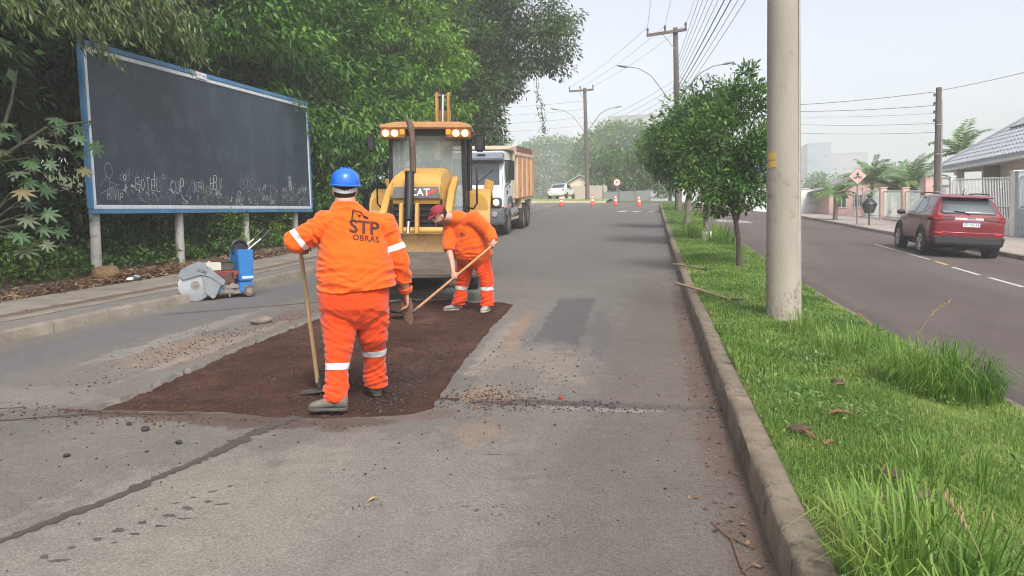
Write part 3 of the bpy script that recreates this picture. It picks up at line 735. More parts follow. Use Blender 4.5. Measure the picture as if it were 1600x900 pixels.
# large-lobed castor plant at the left edge
def palmate():
    pts = [(0, 0)]; n = 8; poly = []
    for i in range(n):
        a = -2.35+4.7*i/(n-1); ln = 1.0-.35*abs(a)/2.35
        a0 = a-.30; a1 = a+.30
        poly += [(math.sin(a0)*.42*ln, math.cos(a0)*.42*ln), (math.sin(a-.13)*.78*ln, math.cos(a-.13)*.78*ln), (math.sin(a)*ln, math.cos(a)*ln), (math.sin(a+.13)*.78*ln, math.cos(a+.13)*.78*ln)]
    poly.append((math.sin(2.65)*.38, math.cos(2.65)*.38))
    return poly
def castor():
    rnd = random.Random(17); bx, by = -9.75, 9.6; bz = g(bx, by)+.12
    root = thing('castor_plant', 'castor plant with big star shaped leaves at the left edge by the billboard', 'plant', (bx, by, bz))
    poly = palmate(); mes = []
    mt3 = []
    for nme, c0, c1 in (('green_star_leaf', (.020, .062, .018), (.042, .095, .028)), ('pale_star_leaf', (.05, .075, .032), (.085, .10, .05)), ('yellowing_star_leaf', (.095, .085, .028), (.13, .105, .038))):
        mt3.append(mat(nme, c0, .55, scale=7, col2=c1, bump=.15, bscale=12))
    for mm in mt3:
        me = bpy.data.meshes.new('leaf'); vs = [(0, 0, .03)]+[(p[0], p[1], -.16*(p[0]**2+p[1]**2)) for p in poly]; n = len(poly)
        me.from_pydata(vs, [], [(0, 1+k, 1+(k+1) % n) for k in range(n)]); me.materials.append(mm); mes.append(me)
    stem = MB()
    base = [Vector((0, 0, 0)), Vector((.1, .1, 1.0)), Vector((.15, .35, 2.0)), Vector((.3, .6, 2.9)), Vector((.35, .7, 3.4))]
    stem.tube(base, [.05, .045, .035, .025, .015], 8); stem.tube([base[2], Vector((.45, 1.1, 2.6)), Vector((.75, 1.7, 2.75))], [.03, .025, .015], 7)
    stem.tube([base[1], Vector((.1, -.5, 1.5)), Vector((.25, -.9, 2.0))], [.03, .025, .012], 7)
    spots = [(0.76, 0.91, 2.68, 0.39, 0), (0.54, 1.12, 2.51, 0.28, 1), (0.73, 0.99, 2.29, 0.37, 1), (0.69, 0.77, 2.34, 0.31, 1), (0.68, 1.33, 2.45, 0.35, 0), (0.67, 1.58, 2.64, 0.29, 0), (0.63, 1.54, 2.22, 0.32, 0), (0.7, 1.85, 2.36, 0.4, 0), (0.76, 1.42, 1.94, 0.34, 2), (0.64, 1.2, 2.6, 0.3, 0), (0.54, 0.15, 2.52, 0.27, 1), (0.64, 0.09, 2.14, 0.31, 1), (0.62, 0.23, 1.83, 0.39, 1), (0.66, 0.42, 1.99, 0.34, 0), (0.59, 0.61, 1.94, 0.27, 0), (0.61, 0.83, 2.0, 0.29, 0), (0.65, 0.2, 1.55, 0.4, 2), (0.69, 0.44, 1.39, 0.29, 0), (0.74, 0.32, 1.15, 0.37, 1), (0.71, 0.66, 1.24, 0.39, 0), (0.71, 0.17, 0.92, 0.37, 0), (0.61, 0.31, 0.69, 0.4, 1), (0.76, 0.54, 0.77, 0.29, 1), (0.71, 0.86, 0.98, 0.36, 0), (0.64, 0.58, 1.01, 0.34, 0), (0.65, 0.84, 1.61, 0.39, 0), (0.65, 0.07, 2.37, 0.38, 0), (0.61, 0.35, 1.71, 0.38, 0)]
    for (lx, ly, lz, s, k) in spots:
        p = Vector((lx+rnd.uniform(-.1, .1), ly, lz)); o = bpy.data.objects.new('leaf', mes[k]); COL.objects.link(o); o.parent = root
        q = min(base[1:]+[Vector((.45, 1.1, 2.6)), Vector((.75, 1.7, 2.75)), Vector((.25, -.9, 2.0))], key=lambda b: (b-p).length+(.4 if b.z > p.z else 0))
        out = (p-q); out.z = 0; out = out.normalized() if out.length > .01 else Vector((1, 0, 0))
        dirv = (out+Vector((.45, -.25, -.75))+Vector((rnd.uniform(-.4, .4), rnd.uniform(-.4, .4), rnd.uniform(-.3, .2)))).normalized()
        nv = Vector((.75+rnd.uniform(-.3, .3), -.55+rnd.uniform(-.3, .3), .7)).normalized(); xv = dirv.cross(nv).normalized(); nv = xv.cross(dirv)
        M = Matrix((xv, dirv, nv)).transposed().to_4x4(); M = Matrix.Translation(p) @ M @ Matrix.Scale(s*.58, 4); o.matrix_local = M
        stem.tube([q, q.lerp(p, .6)+Vector((0, 0, .08)), p], [.012, .009, .006], 5)
    stem.build('stem', mat('castor_stem', (.045, .05, .022), .7), root)
castor()

# undergrowth, grass and litter along the verge
def herb_mass(name, n, sampler, L, asp, m, seed, up=.5, kind='stuff', parent=None, lay=False, spread=.9):
    rng = np.random.default_rng(seed); C = np.array([sampler(rng) for _ in range(n)])
    D = rng.normal(size=(n, 3))*spread; D[:, 2] += (0 if lay else .45)
    if lay: D[:, 2] *= .25
    N = rng.normal(size=(n, 3))*.4; N[:, 2] += 1
    Ls = L*rng.uniform(.5, 1.4, n)
    V, Fc, v = leaf_quads(C, nrm(D), N, Ls, Ls*asp, rng.random(n)); return np_mesh(name, V, Fc, m, parent, attr=v, kind=kind)
def verge_s(rng):
    y = rng.uniform(6, 48); x = -9.9-abs(rng.normal(0, 1.1)); k = mnoise.noise(Vector((x*.9, y*.9, 5)))
    h = max(0, .10+.42*(k+.35))*min(1, (-9.5-x)/.7+.15)*1.25
    return x, y, g(x, y)+.12+max(0, (-9.3-x))*.11+h*rng.random()**.7
herb_mass('undergrowth', 42000, verge_s, .10, .55, F_herb, 51)
def back_s(rng):
    y = rng.uniform(8, 46); x = rng.uniform(-16, -11.0); return x, y, g(x, y)+terr_h(x, y)+1.3*rng.random()
herb_mass('shaded_undergrowth', 26000, back_s, .20, .5, F_blue, 52)
def lit_s(rng):
    y = rng.uniform(6, 40); x = -9.05-abs(rng.normal(0, .30))+(.2 if rng.random() < .15 else 0); return x, y, g(x, y)+.15+.05*rng.random()+max(0, (-9.3-x))*.11
herb_mass('leaf_litter', 9000, lit_s, .09, .35, F_litter, 53, lay=True)
def litp_s(rng):
    y = 13.0+rng.normal(0, .9); x = -9.15-abs(rng.normal(0, .22)); return x, y, g(x, y)+.16+.12*rng.random()
herb_mass('dry_palm_straw', 900, litp_s, .22, .10, F_litter, 54, lay=True)
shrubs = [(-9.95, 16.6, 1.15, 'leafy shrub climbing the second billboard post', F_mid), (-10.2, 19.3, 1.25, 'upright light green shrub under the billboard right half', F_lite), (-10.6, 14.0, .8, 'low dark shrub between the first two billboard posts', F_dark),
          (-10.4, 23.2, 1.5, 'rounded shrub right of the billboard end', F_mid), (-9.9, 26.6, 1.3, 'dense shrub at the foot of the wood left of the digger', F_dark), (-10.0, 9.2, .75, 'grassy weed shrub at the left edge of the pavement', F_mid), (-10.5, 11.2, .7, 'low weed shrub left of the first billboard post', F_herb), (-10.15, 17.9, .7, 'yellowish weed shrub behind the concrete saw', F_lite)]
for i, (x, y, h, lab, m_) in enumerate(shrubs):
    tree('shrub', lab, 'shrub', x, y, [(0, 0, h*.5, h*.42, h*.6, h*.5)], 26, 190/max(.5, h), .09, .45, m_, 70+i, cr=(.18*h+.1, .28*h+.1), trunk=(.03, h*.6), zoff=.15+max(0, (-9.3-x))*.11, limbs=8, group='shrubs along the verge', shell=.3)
# grass tufts on the verge
def blades(name, n, sampler, hmin, hmax, wfun, m, seed, parent=None, kind=None, bend=.5):
    rng = np.random.default_rng(seed)
    S_ = np.array([sampler(rng) for _ in range(n)])           # x,y,z,hscale
    base = S_[:, :3]; hgt = rng.uniform(hmin, hmax, n)*S_[:, 3]; az = rng.uniform(0, 2*np.pi, n)
    out = np.stack([np.cos(az), np.sin(az), np.zeros(n)], 1); side = np.stack([-np.sin(az), np.cos(az), np.zeros(n)], 1)
    if S_.shape[1] > 4: out = nrm(out*.55+np.concatenate([S_[:, 4:6], np.zeros((n, 1))], 1)); side = np.stack([-out[:, 1], out[:, 0], out[:, 2]*0], 1)
    w = wfun(base, rng)[:, None]; bd = (bend*rng.uniform(.15, 1.3, n))[:, None]; H = hgt[:, None]; Z = np.array([[0, 0, 1.]])
    p0 = base; p1 = base+Z*H*.55+out*H*bd*.22; p2 = base+Z*H*(.98-.25*bd)+out*H*bd*.62; p3 = base+Z*H*(1.08-.62*bd)+out*H*bd*1.05
    V = np.stack([p0-side*w*.5, p0+side*w*.5, p1+side*w*.5, p1-side*w*.5, p2+side*w*.35, p2-side*w*.35, p3+side*w*.06, p3-side*w*.06], 1).reshape(-1, 3)
    i = np.arange(n)[:, None]*8
    Fc = np.concatenate([i+np.array([[0, 1, 2, 3]]), i+np.array([[3, 2, 4, 5]]), i+np.array([[5, 4, 6, 7]])], 0)
    v = np.clip(rng.random(n)*.8+.2*rng.random(), 0, 1)
    tone = np.array([mnoise.noise(Vector((b[0]*1.3, b[1]*1.3, 9))) for b in base[::1]]) if n < 400000 else 0
    v = np.clip(v*.7+.2+tone*.45, 0, 1)
    o = np_mesh(name, V, Fc, m, parent, attr=np.tile(v, 3), kind=kind); return o
def lawn_sampler(y0, y1, pw=1.0):
    def f(rng):
        while 1:
            x = rng.uniform(.68, 2.60); y = y0+(y1-y0)*rng.random()**pw
            k = mnoise.noise(Vector((x*2.0, y*2.0, 0))); k2 = mnoise.noise(Vector((x*.8, y*.6, 4)))
            if rng.random() < .9+.5*k: return x, y, LZ(x, y)-.005, .62+.6*max(-.4, k)+.55*max(0, k2)
    return f
cw = lambda a, b: (lambda p, rng: rng.uniform(a, b, len(p)))
blades('lawn_grass', 95000, lawn_sampler(1.3, 6, 1.0), .03, .095, cw(.002, .0048), F_grass, 60, kind='stuff', bend=.8)
blades('lawn_grass', 52000, lawn_sampler(6, 13, 1.2), .04, .11, cw(.005, .010), F_grass, 61, kind='stuff', bend=.8)
blades('lawn_grass', 34000, lawn_sampler(13, 28, 1.3), .045, .11, cw(.010, .018), F_grass, 62, kind='stuff', bend=.8)
blades('lawn_grass', 22000, lawn_sampler(28, 57, 1.2), .05, .12, cw(.02, .035), F_grass, 63, kind='stuff', bend=.8)
F_straw = leafmat('straw_blades', (.22, .17, .06), (.32, .27, .11), (.42, .38, .2), tr=.2)
blades('dry_lawn_grass', 7000, lawn_sampler(1.3, 9, 1.0), .03, .10, cw(.002, .0045), F_straw, 64, kind='stuff', bend=1.1)
blades('dry_lawn_grass', 3500, lawn_sampler(9, 40, 1.2), .04, .10, cw(.006, .014), F_straw, 65, kind='stuff', bend=1.1)
def weed_s(rng):
    while 1:
        x, y = rng.uniform(.75, 2.5), rng.uniform(1.5, 14)
        if mnoise.noise(Vector((x*1.7+5, y*1.2, 2))) > .12: return x, y, LZ(x, y)+.02+.07*rng.random()
F_weed = leafmat('lawn_weed_leaves', (.07, .15, .03), (.13, .23, .06), (.24, .34, .12))
herb_mass('lawn_weeds', 6500, weed_s, .034, .40, F_weed, 66)
def tuft(label, x, y, n, r, h0, h1, w, seed, elong=1.0, m=None):
    n = int(n*1.35)
    root = thing('grass_clump', label, 'grass clump', (x, y, LZ(x, y)), 'taller grass clumps on the median')
    def s(rng):
        a = rng.uniform(0, 6.283); q = r*math.sqrt(rng.random()); ox, oy = q*math.cos(a), q*math.sin(a)*elong
        return ox, oy, LZ(x+ox, y+oy)-LZ(x, y)-.01, 1-.35*(q/r)**2, ox/r*.9, oy/(r*elong)*.9
    blades('blades', n, s, h0, h1, cw(*w), m or F_tall, seed, root, bend=.75); return root
tuft('broad bladed tall grass clump against the kerb in the foreground', .95, 2.95, 210, .26, .22, .48, (.007, .013), 80, 2.0)
tuft('tall grass at the bottom edge beside the near kerb', .93, 2.25, 110, .22, .18, .40, (.007, .012), 81, 1.6)
tuft('thick dark green grass clump hanging over the right road edge', 2.18, 6.35, 620, .40, .26, .52, (.005, .010), 82, 1.25)
tuft('loose grass clump behind the thick one, pale blades', 1.85, 7.5, 260, .40, .18, .40, (.004, .008), 83, 1.3)
tuft('grass clump between the big pole and the road edge', 1.72, 8.6, 170, .34, .16, .34, (.004, .008), 84, 1.3)
tuft('low spreading grass in the middle of the near lawn', 1.45, 4.2, 170, .34, .10, .22, (.004, .009), 85, 1.5)
tuft('thin grass clump at the foot of the limewashed tree', 1.85, 22.2, 120, .42, .35, .85, (.012, .022), 86, 1.0)
tuft('grass tuft left of the limewashed tree', 1.2, 24.0, 60, .3, .3, .7, (.012, .022), 87, 1.0)
# flowering grass stalks with seed heads
for i, (x, y, h, dx, dy, lab) in enumerate(((2.05, 6.7, .78, .34, .05, 'arching dry seed stalk leaning over the right road'), (1.35, 8.0, .62, .10, .1, 'upright green seed stalk right of the big pole'), (2.0, 7.2, .50, -.18, .05, 'short dry grass stalk bent to the left'), (1.12, 2.75, .42, -.12, .1, 'brown grass seed head in front of the foreground clump'))):
    root = thing('grass_stalk', lab, 'grass stalk', (x, y, LZ(x, y)), 'seed stalks on the median'); mb = MB()
    pts = [Vector((dx*u*u, dy*u*u, h*(u-.28*u**3*abs(dx)*2))) for u in (0, .25, .5, .75, 1)]; mb.tube(pts, [.0028, .0024, .002, .0016, .001], 5)
    mb.build('stem', mat('dry_stalk', (.30, .26, .13), .8), root); q = MB()
    for k in range(14):
        u = .72+.28*k/13; p = Vector((dx*u*u, dy*u*u, h*(u-.28*u**3*abs(dx)*2))); q.ell(p+Vector((random.uniform(-.012, .012), random.uniform(-.012, .012), 0)), (.004, .004, .014), 5, 4)
    q.build('seed_head', mat('seed_head', (.34, .25, .14), .9), root)
# median trees
GM = 'small trees on the grass median'
tree('median_tree', 'nearest median tree, glossy rounded crown on a thin curved trunk', 'tree', 1.76, 16.3, [(-.25, .1, 1.85, .95, .9, .75), (-.1, .1, 2.75, .88, .85, .85), (.12, .1, 3.45, .50, .55, .62), (.20, 0, 2.0, .50, .6, .75), (-.8, 0, 2.6, .45, .5, .5)], 175, 620, .105, .40, F_med, 101, cr=(.15, .34), flat=.7, droop=.0, trunk=(.062, 1.5), bark=bark_d, lean=(-.18, 0), zoff=.12, group=GM, shell=.30, limbs=16, vb=.6)
tree('median_tree', 'second median tree with a limewashed foot, leaning its crown to the left', 'tree', 1.61, 23.4, [(-.5, 0, 2.5, 1.15, 1.1, .85), (-.3, 0, 3.6, 1.05, 1.0, 1.0), (-1.0, 0, 3.0, .75, .8, .8), (.2, 0, 4.2, .7, .8, .6)], 150, 420, .13, .40, F_med, 102, cr=(.24, .48), flat=.7, droop=.1, trunk=(.12, 1.9), bark=bark_g, zoff=.12, group=GM, shell=.35, base_mat=bark_w, limbs=14, vb=.6)
tree('median_tree', 'third median tree with a thin crooked trunk before the utility pole', 'tree', 1.35, 31.0, [(-.4, 0, 2.5, 1.0, 1.1, .7), (-.7, 0, 3.4, .9, 1.0, .8)], 100, 320, .15, .42, F_med, 103, cr=(.3, .55), flat=.7, trunk=(.11, 2.0), bark=bark_g, lean=(.3, 0), zoff=.12, group=GM, shell=.4)
tree('median_tree', 'farthest median tree, pale leaning trunk beside the utility pole', 'tree', 2.0, 45.0, [(-.2, 0, 3.4, 1.4, 1.4, .9)], 60, 220, .17, .42, F_med, 104, cr=(.35, .6), flat=.7, trunk=(.2, 2.4), bark=bark_g, lean=(.7, 0), zoff=.12, group=GM, shell=.4)
# hazy trees beyond the crossing
GF = 'hazy trees beyond the crossing'
def fz(x, y): return terr_h(x, y)
tree('tree', 'big rounded hazy tree in the middle beyond the cones', 'tree', -5.2, 142, [(-.4, 0, 9.8, 8.2, 7.0, 5.0), (-4.7, 0, 7.4, 4.5, 5, 3.9), (5.0, 0, 8.2, 5.4, 5, 5.0), (1.0, 0, 13.0, 6.0, 5.6, 2.9)], 270, 36, .75, .5, F_far, 111, cr=(1.2, 2.5), flat=.5, droop=.3, trunk=(.42, 6), bark=bark_d, group=GF)
tree('tree', 'pale hazy tree left of the far utility pole', 'tree', -27.0, 205, [(0, 0, 11.5, 11.0, 9, 9.0), (-11, 0, 9.7, 7.4, 7, 7.6), (9.2, 0, 9.7, 6.4, 7, 7.4)], 180, 22, 1.0, .5, F_far, 112, cr=(2.0, 3.6), flat=.6, trunk=(.4, 5), group=GF)
tree('tree', 'faint hazy tree behind the white car', 'tree', -46.0, 225, [(0, 0, 11.5, 11, 9, 10)], 90, 22, 1.1, .5, F_far, 113, cr=(2.1, 3.8), flat=.6, trunk=(.4, 5), group=GF)
tree('tree', 'low dark tree under the right half of the big hazy tree', 'tree', 1.9, 82, [(0, 0, 3.2, 2.3, 2.2, 2.3)], 80, 60, .34, .5, F_far, 114, cr=(.6, 1.1), trunk=(.2, 2), group=GF)
for (x, y, lab) in ((-1.4, 80, 'tree added as dark base behind the grey wall, right of the round sign'), (-4.6, 83, 'tree added as dark base behind the grey wall, left of the round sign')): tree('tree', lab, 'tree', x, y, [(0, 0, 3.0, 2.2, 2.2, 2.0), (.4, 0, 4.6, 1.8, 2, 1.4)], 90, 70, .32, .5, F_mid, int(y), cr=(.6, 1.1), trunk=(.2, 2.4), group=GF)  # both added to give the shade below the big tree
tree('tree', 'slim hazy tree behind the median trees', 'tree', 8.5, 120, [(0, 0, 6.3, 4.5, 4, 5.0)], 80, 40, .55, .5, F_far, 115, cr=(1.1, 2.0), trunk=(.25, 3), group=GF)
for i, (x, y, w, h, lab) in enumerate(((34, 165, 9, 8.0, 'hazy rounded tree beyond the palms'), (50, 175, 11, 10, 'hazy tree clump behind the house roof'), (60, 200, 14, 12, 'faintest hazy tree on the right skyline'))):
    tree('tree', lab, 'tree', x, y, [(0, 0, h*.6, w*.6, w*.5, h*.5)], 90, 34, .6, .5, F_far, 120+i, cr=(1.0, 1.9), trunk=(.3, h*.4), group=GF)
# hanging vine beside the truck
mb = MB(); vine = thing('hanging_vine', 'thin leafy vine hanging from the tall dark tree against the sky', 'vine', P(-5.6, 38.5))
pts = [Vector((0, 0, 7.4)), Vector((.05, 0, 6.4)), Vector((.25, 0, 5.6)), Vector((.3, 0, 4.9)), Vector((.42, 0, 4.2))]
mb.tube(pts, .012, 5); mb.build('stem', bark_d, vine)
rng = np.random.default_rng(4); n = 170
u = rng.random(n)*4; i0 = np.minimum(u.astype(int), 3); pa = np.array([p[:] for p in pts]); C = pa[i0]*(1-(u-i0))[:, None]+pa[i0+1]*(u-i0)[:, None]+rng.normal(size=(n, 3))*.10
Dv = rng.normal(size=(n, 3)); Dv[:, 2] -= .8; V, Fc, v = leaf_quads(C, nrm(Dv), rng.normal(size=(n, 3)), rng.uniform(.08, .2, n), rng.uniform(.04, .09, n), rng.random(n)); np_mesh('leaves', V, Fc, F_dark, vine, attr=v)
# palms
def palm(name, label, x, y, th, tr, nf, fl, seed, upb=.7, zoff=.1, group='palms along the right side', lw=.05, dense=22):
    rnd = random.Random(seed); root = thing(name, label, 'palm tree', P(x, y, zoff), group); mb = MB()
    mb.tube([(0, 0, -.1), (0, 0, .1), (.02, 0, th*.5), (.0, 0, th)], [tr*1.5, tr*1.2, tr, tr*.8], 10); mb.build('trunk', bark_g, root, smooth=60)
    if th > 1: 
        q = MB(); q.tube([(0, 0, th-.05), (0, 0, th+.35*fl*.5)], [tr*.85, tr*.4], 10); q.build('crownshaft', mat('palm_shaft', (.12, .17, .06), .6), root)
    for k in range(nf):
        az = 2*pi*k/nf*2.399*nf/6.283*1.0+rnd.uniform(-.3, .3); el = upb*rnd.uniform(.25, 1.25); L = fl*rnd.uniform(.8, 1.1)
        d0 = Vector((math.cos(az)*math.cos(el), math.sin(az)*math.cos(el), math.sin(el))); o = Vector((0, 0, th+.1)); pts = []; p = o.copy(); d = d0.copy(); n = 10
        for i in range(n+1):
            pts.append(p.copy()); p += d*L/n; d = (d+Vector((0, 0, -.13-.05*i/n))).normalized()
        C = []; D = []; N = []; Ls = []; Vv = []
        for i in range(dense):
            u = .12+.88*i/(dense-1); j = min(int(u*n), n-1); q = pts[j].lerp(pts[j+1], u*n-j); td = (pts[j+1]-pts[j]).normalized()
            sd_ = td.cross(Vector((0, 0, 1))); sd_ = sd_.normalized() if sd_.length > .01 else Vector((1, 0, 0)); upn = sd_.cross(td)
            for s in (-1, 1):
                dd = (sd_*s*.8+td*.65+upn*.18+Vector((0, 0, -.35))+Vector((rnd.gauss(0, .08), rnd.gauss(0, .08), rnd.gauss(0, .08)))).normalized()
                C.append(q); D.append(dd); N.append(upn); Ls.append(L*.30*(1-.65*abs(u-.45))*rnd.uniform(.85, 1.1)); Vv.append(rnd.random()*.7+.3*(k % 3)/2)
        V, Fc, v = leaf_quads(np.array(C), np.array(D), np.array(N), np.array(Ls), np.array(Ls)*0+lw, np.array(Vv))
        rv = MB(); rv.tube(pts, [.03*fl/2*(1-.85*i/n)+.004 for i in range(n+1)], 5)
        o_ = len(V); V = np.concatenate([V, np.array(rv.v)]); quads = np.array([f for f in rv.f if len(f) == 4])+o_
        np_mesh('frond', V, np.concatenate([Fc, quads]), F_palm, root, attr=np.concatenate([v, np.full(len(quads), .8)]))
    return root
palm('palm_tree', 'young palm on the pavement in front of the pink house', 10.3, 46.6, 1.35, .12, 15, 1.65, 1, .85, .13, lw=.055, dense=34)
palm('palm_tree', 'taller palm behind the crossing sign', 14.2, 54.0, 2.0, .13, 15, 2.3, 2, 1.25, lw=.07, dense=34)
palm('palm_tree', 'bushy palm with a spear leaf behind the pink gate', 15.3, 50.0, 1.5, .14, 15, 2.4, 3, 1.25, lw=.07, dense=34)
palm('palm_tree', 'low fan of palm fronds beside the gate pillar', 14.9, 46.0, .9, .1, 12, 1.8, 4, .8, lw=.06, dense=30)
palm('palm_tree', 'tallest palm rising behind the tiled roof', 18.0, 50.0, 3.7, .17, 17, 2.25, 5, 1.15, lw=.06, dense=36)
palm('palm_tree', 'low palm to the left of the bushy palm', 14.4, 51.0, 1.4, .1, 11, 1.6, 6, .9, lw=.06, dense=30)
# ================================================================== PEOPLE
def clothmat(name, c, blotch=None, dth=.6):
    m = mat(name, c, .85, var=.12, scale=4.0, bump=.35, bscale=90, spec=.2, wear=blotch, wscale=2.6, wth=dth)
    b = m.node_tree.nodes['Principled BSDF']; b.inputs['Sheen Weight'].default_value = .25
    return m
orange_s = clothmat('orange_shirt_cloth', (.80, .105, .005), blotch=(.58, .070, .006), dth=.58)  # random darker orange blotches vary the shirt tone
orange_p = clothmat('orange_trouser_cloth', (.74, .060, .005), blotch=(.42, .10, .04), dth=.66)  # blotches are brown dirt
refl_m = mat('silver_reflective_tape', (.62, .63, .64), .45, scale=20)
skin_m = mat('skin', (.50, .27, .19), .55, var=.10, scale=9, bump=.1, bscale=60)
hair_m = mat('short_dark_hair', (.022, .016, .013), .85, var=.4, scale=80, bump=.6, bscale=160)
print_m = mat('shirt_print_ink', (.075, .018, .016), .85, var=.15, scale=40)
def remesh(mb, name, material, parent, vox, smooth=4, fold=None):
    me = bpy.data.meshes.new(name); me.from_pydata(mb.v, [], mb.f); me.validate()
    bm = bmesh.new(); bm.from_mesh(me); bmesh.ops.recalc_face_normals(bm, faces=bm.faces); bm.to_mesh(me); bm.free()
    o = bpy.data.objects.new(name, me); COL.objects.link(o)
    md = o.modifiers.new('r', 'REMESH'); md.mode = 'VOXEL'; md.voxel_size = vox
    if smooth:
        ms = o.modifiers.new('s', 'SMOOTH'); ms.iterations = smooth; ms.factor = .5
    dg = bpy.context.evaluated_depsgraph_get(); m2 = bpy.data.meshes.new_from_object(o.evaluated_get(dg))
    o.modifiers.clear(); o.data = m2; bpy.data.meshes.remove(me); m2.name = name
    if fold:
        n = len(m2.vertices); co = np.empty(n*3); no = np.empty(n*3); m2.vertices.foreach_get('co', co); m2.vertices.foreach_get('normal', no)
        co = co.reshape(-1, 3); no = no.reshape(-1, 3)
        dd = np.array([fold(Vector(c)) for c in co]); co = co+no*dd[:, None]; m2.vertices.foreach_set('co', co.ravel()); m2.update()
    m2.materials.clear(); m2.materials.append(material); m2.shade_smooth(); o.parent = parent
    return o
def ridge(c, fx, fy, fz, sd, warp=.9):
    w = Vector((mnoise.noise(c*3.1+Vector((sd, 0, 0))), mnoise.noise(c*3.1+Vector((0, sd, 0))), mnoise.noise(c*3.1+Vector((0, 0, sd)))))*warp
    n = mnoise.noise(Vector((c.x*fx+sd, c.y*fy, c.z*fz))+w); return (1-abs(n)*2.6)
def cut_hem(o, co, no):
    bm = bmesh.new(); bm.from_mesh(o.data); bmesh.ops.bisect_plane(bm, geom=bm.verts[:]+bm.edges[:]+bm.faces[:], plane_co=co, plane_no=no, clear_outer=True); bm.to_mesh(o.data); bm.free(); o.data.shade_smooth()
def ring(c, ax, ay, n=24, e=2.0):
    c, ax, ay = Vector(c), Vector(ax), Vector(ay); r = []
    for k in range(n):
        a = 2*pi*k/n; ca, sa = math.cos(a), math.sin(a)
        r.append(c+ax*(math.copysign(abs(ca)**(2/e), ca))+ay*(math.copysign(abs(sa)**(2/e), sa)))
    return r
def hand(mb, wrist, dirv, palmn, side, curl=.6, size=1.0, spread=.02):
    """palm + four fingers + thumb; palmn points out of the palm, side points to the thumb"""
    w, d, pn, sd_ = Vector(wrist), Vector(dirv).normalized(), Vector(palmn).normalized(), Vector(side).normalized()
    k = size
    mb.loft([ring(w, sd_*.027*k, pn*.020*k, 12), ring(w+d*.03*k, sd_*.036*k, pn*.018*k, 12), ring(w+d*.075*k, sd_*.042*k, pn*.015*k, 12), ring(w+d*.095*k, sd_*.038*k, pn*.011*k, 12)])
    for i, L in enumerate((.072, .080, .075, .058)):
        b = w+d*.088*k+sd_*(.031-.0205*i)*k; dd = (d+sd_*spread*(1.5-i)).normalized(); pts = [b-dd*.02*k, b]; a = 0
        for j in range(3):
            a += curl*(.55+.25*j)*(.9+.08*i); q = dd*math.cos(a)+pn*math.sin(a); pts.append(pts[-1]+q*L*k*(.42, .33, .25)[j])
        mb.tube(pts, [.0095*k, .0095*k, .009*k, .0082*k, .006*k], 8)
    b = w+d*.028*k+sd_*.028*k; t1 = (sd_*.75+d*.6+pn*.25).normalized(); t2 = (sd_*.15+d*.75+pn*.65*curl).normalized()
    mb.tube([b-t1*.01, b+t1*.035*k, b+t1*.035*k+t2*.03*k, b+t1*.035*k+t2*.052*k], [.014*k, .0115*k, .010*k, .007*k], 8)
def band_from(obj, parent, p0, nrm_, width, sel, material, off=.0035, name='reflective_band'):
    """a tape cut from the garment surface itself, between two planes"""
    bm = bmesh.new(); bm.from_mesh(obj.data); nv = Vector(nrm_).normalized(); p0 = Vector(p0)
    for s in (-1, 1):
        bmesh.ops.bisect_plane(bm, geom=bm.verts[:]+bm.edges[:]+bm.faces[:], plane_co=p0+nv*s*width/2, plane_no=nv*s, clear_outer=True)
    dl = [v for v in bm.verts if not sel(v.co)]
    bmesh.ops.delete(bm, geom=dl, context='VERTS')
    bm.normal_update()
    for v in bm.verts: v.co += v.normal*off
    me = bpy.data.meshes.new(name); bm.to_mesh(me); bm.free(); me.materials.clear(); me.materials.append(material); me.shade_smooth()
    o = bpy.data.objects.new(name, me); COL.objects.link(o); o.parent = parent; return o
def shoe(parent, heel, toe_dir, L, h, material, sole_m, up=(0, 0, 1), k=1.0):
    d = Vector(toe_dir).normalized(); upv = Vector(up); sd_ = d.cross(upv).normalized(); upv = sd_.cross(d).normalized(); hl = Vector(heel); mb = MB(); rg = []
    for u, wv, hh in ((0, .026, .45), (.04, .036, .80), (.16, .041, 1.0), (.34, .042, .98), (.5, .044, .72), (.68, .050, .56), (.86, .048, .44), (.96, .036, .33), (1.0, .018, .2)):
        c = hl+d*L*u+upv*(.018+h*hh*.5); rg.append(ring(c, sd_*wv*k, upv*h*hh*.5, 16, 2.5))
    mb.loft(rg); o = mb.build('boot', material, parent, smooth=70)
    q = MB(); rg = []
    for u, wv in ((-.01, .022), (.03, .038), (.16, .043), (.34, .042), (.5, .044), (.68, .052), (.86, .050), (.97, .036), (1.01, .018)):
        c = hl+d*L*u+upv*.012; rg.append(ring(c, sd_*wv*k*1.04, upv*.013, 12, 5))
    q.loft(rg); q.build('sole', sole_m, o, smooth=50); return o
boot_m = mat('dusty_leather_boot', (.12, .105, .085), .85, var=.3, scale=9, col2=(.22, .20, .165), bump=.4)
sole_m = mat('rubber_sole', (.05, .048, .045), .8, var=.3, scale=20, col2=(.12, .11, .10))
boot2_m = mat('pale_dusty_shoe', (.30, .27, .235), .9, var=.25, scale=9, bump=.3)
wood_h = mat('worn_ash_handle', (.36, .235, .12), .6, var=.18, scale=6, col2=(.47, .32, .17), stretch=(6, 6, .6), bump=.15)
wood_h2 = mat('reddish_wood_handle', (.42, .205, .085), .5, var=.18, scale=6, col2=(.52, .28, .13), stretch=(6, 6, .6))
steel_d = mat('dark_worn_steel', (.06, .055, .05), .5, .5, var=.4, scale=12, col2=(.16, .14, .125))

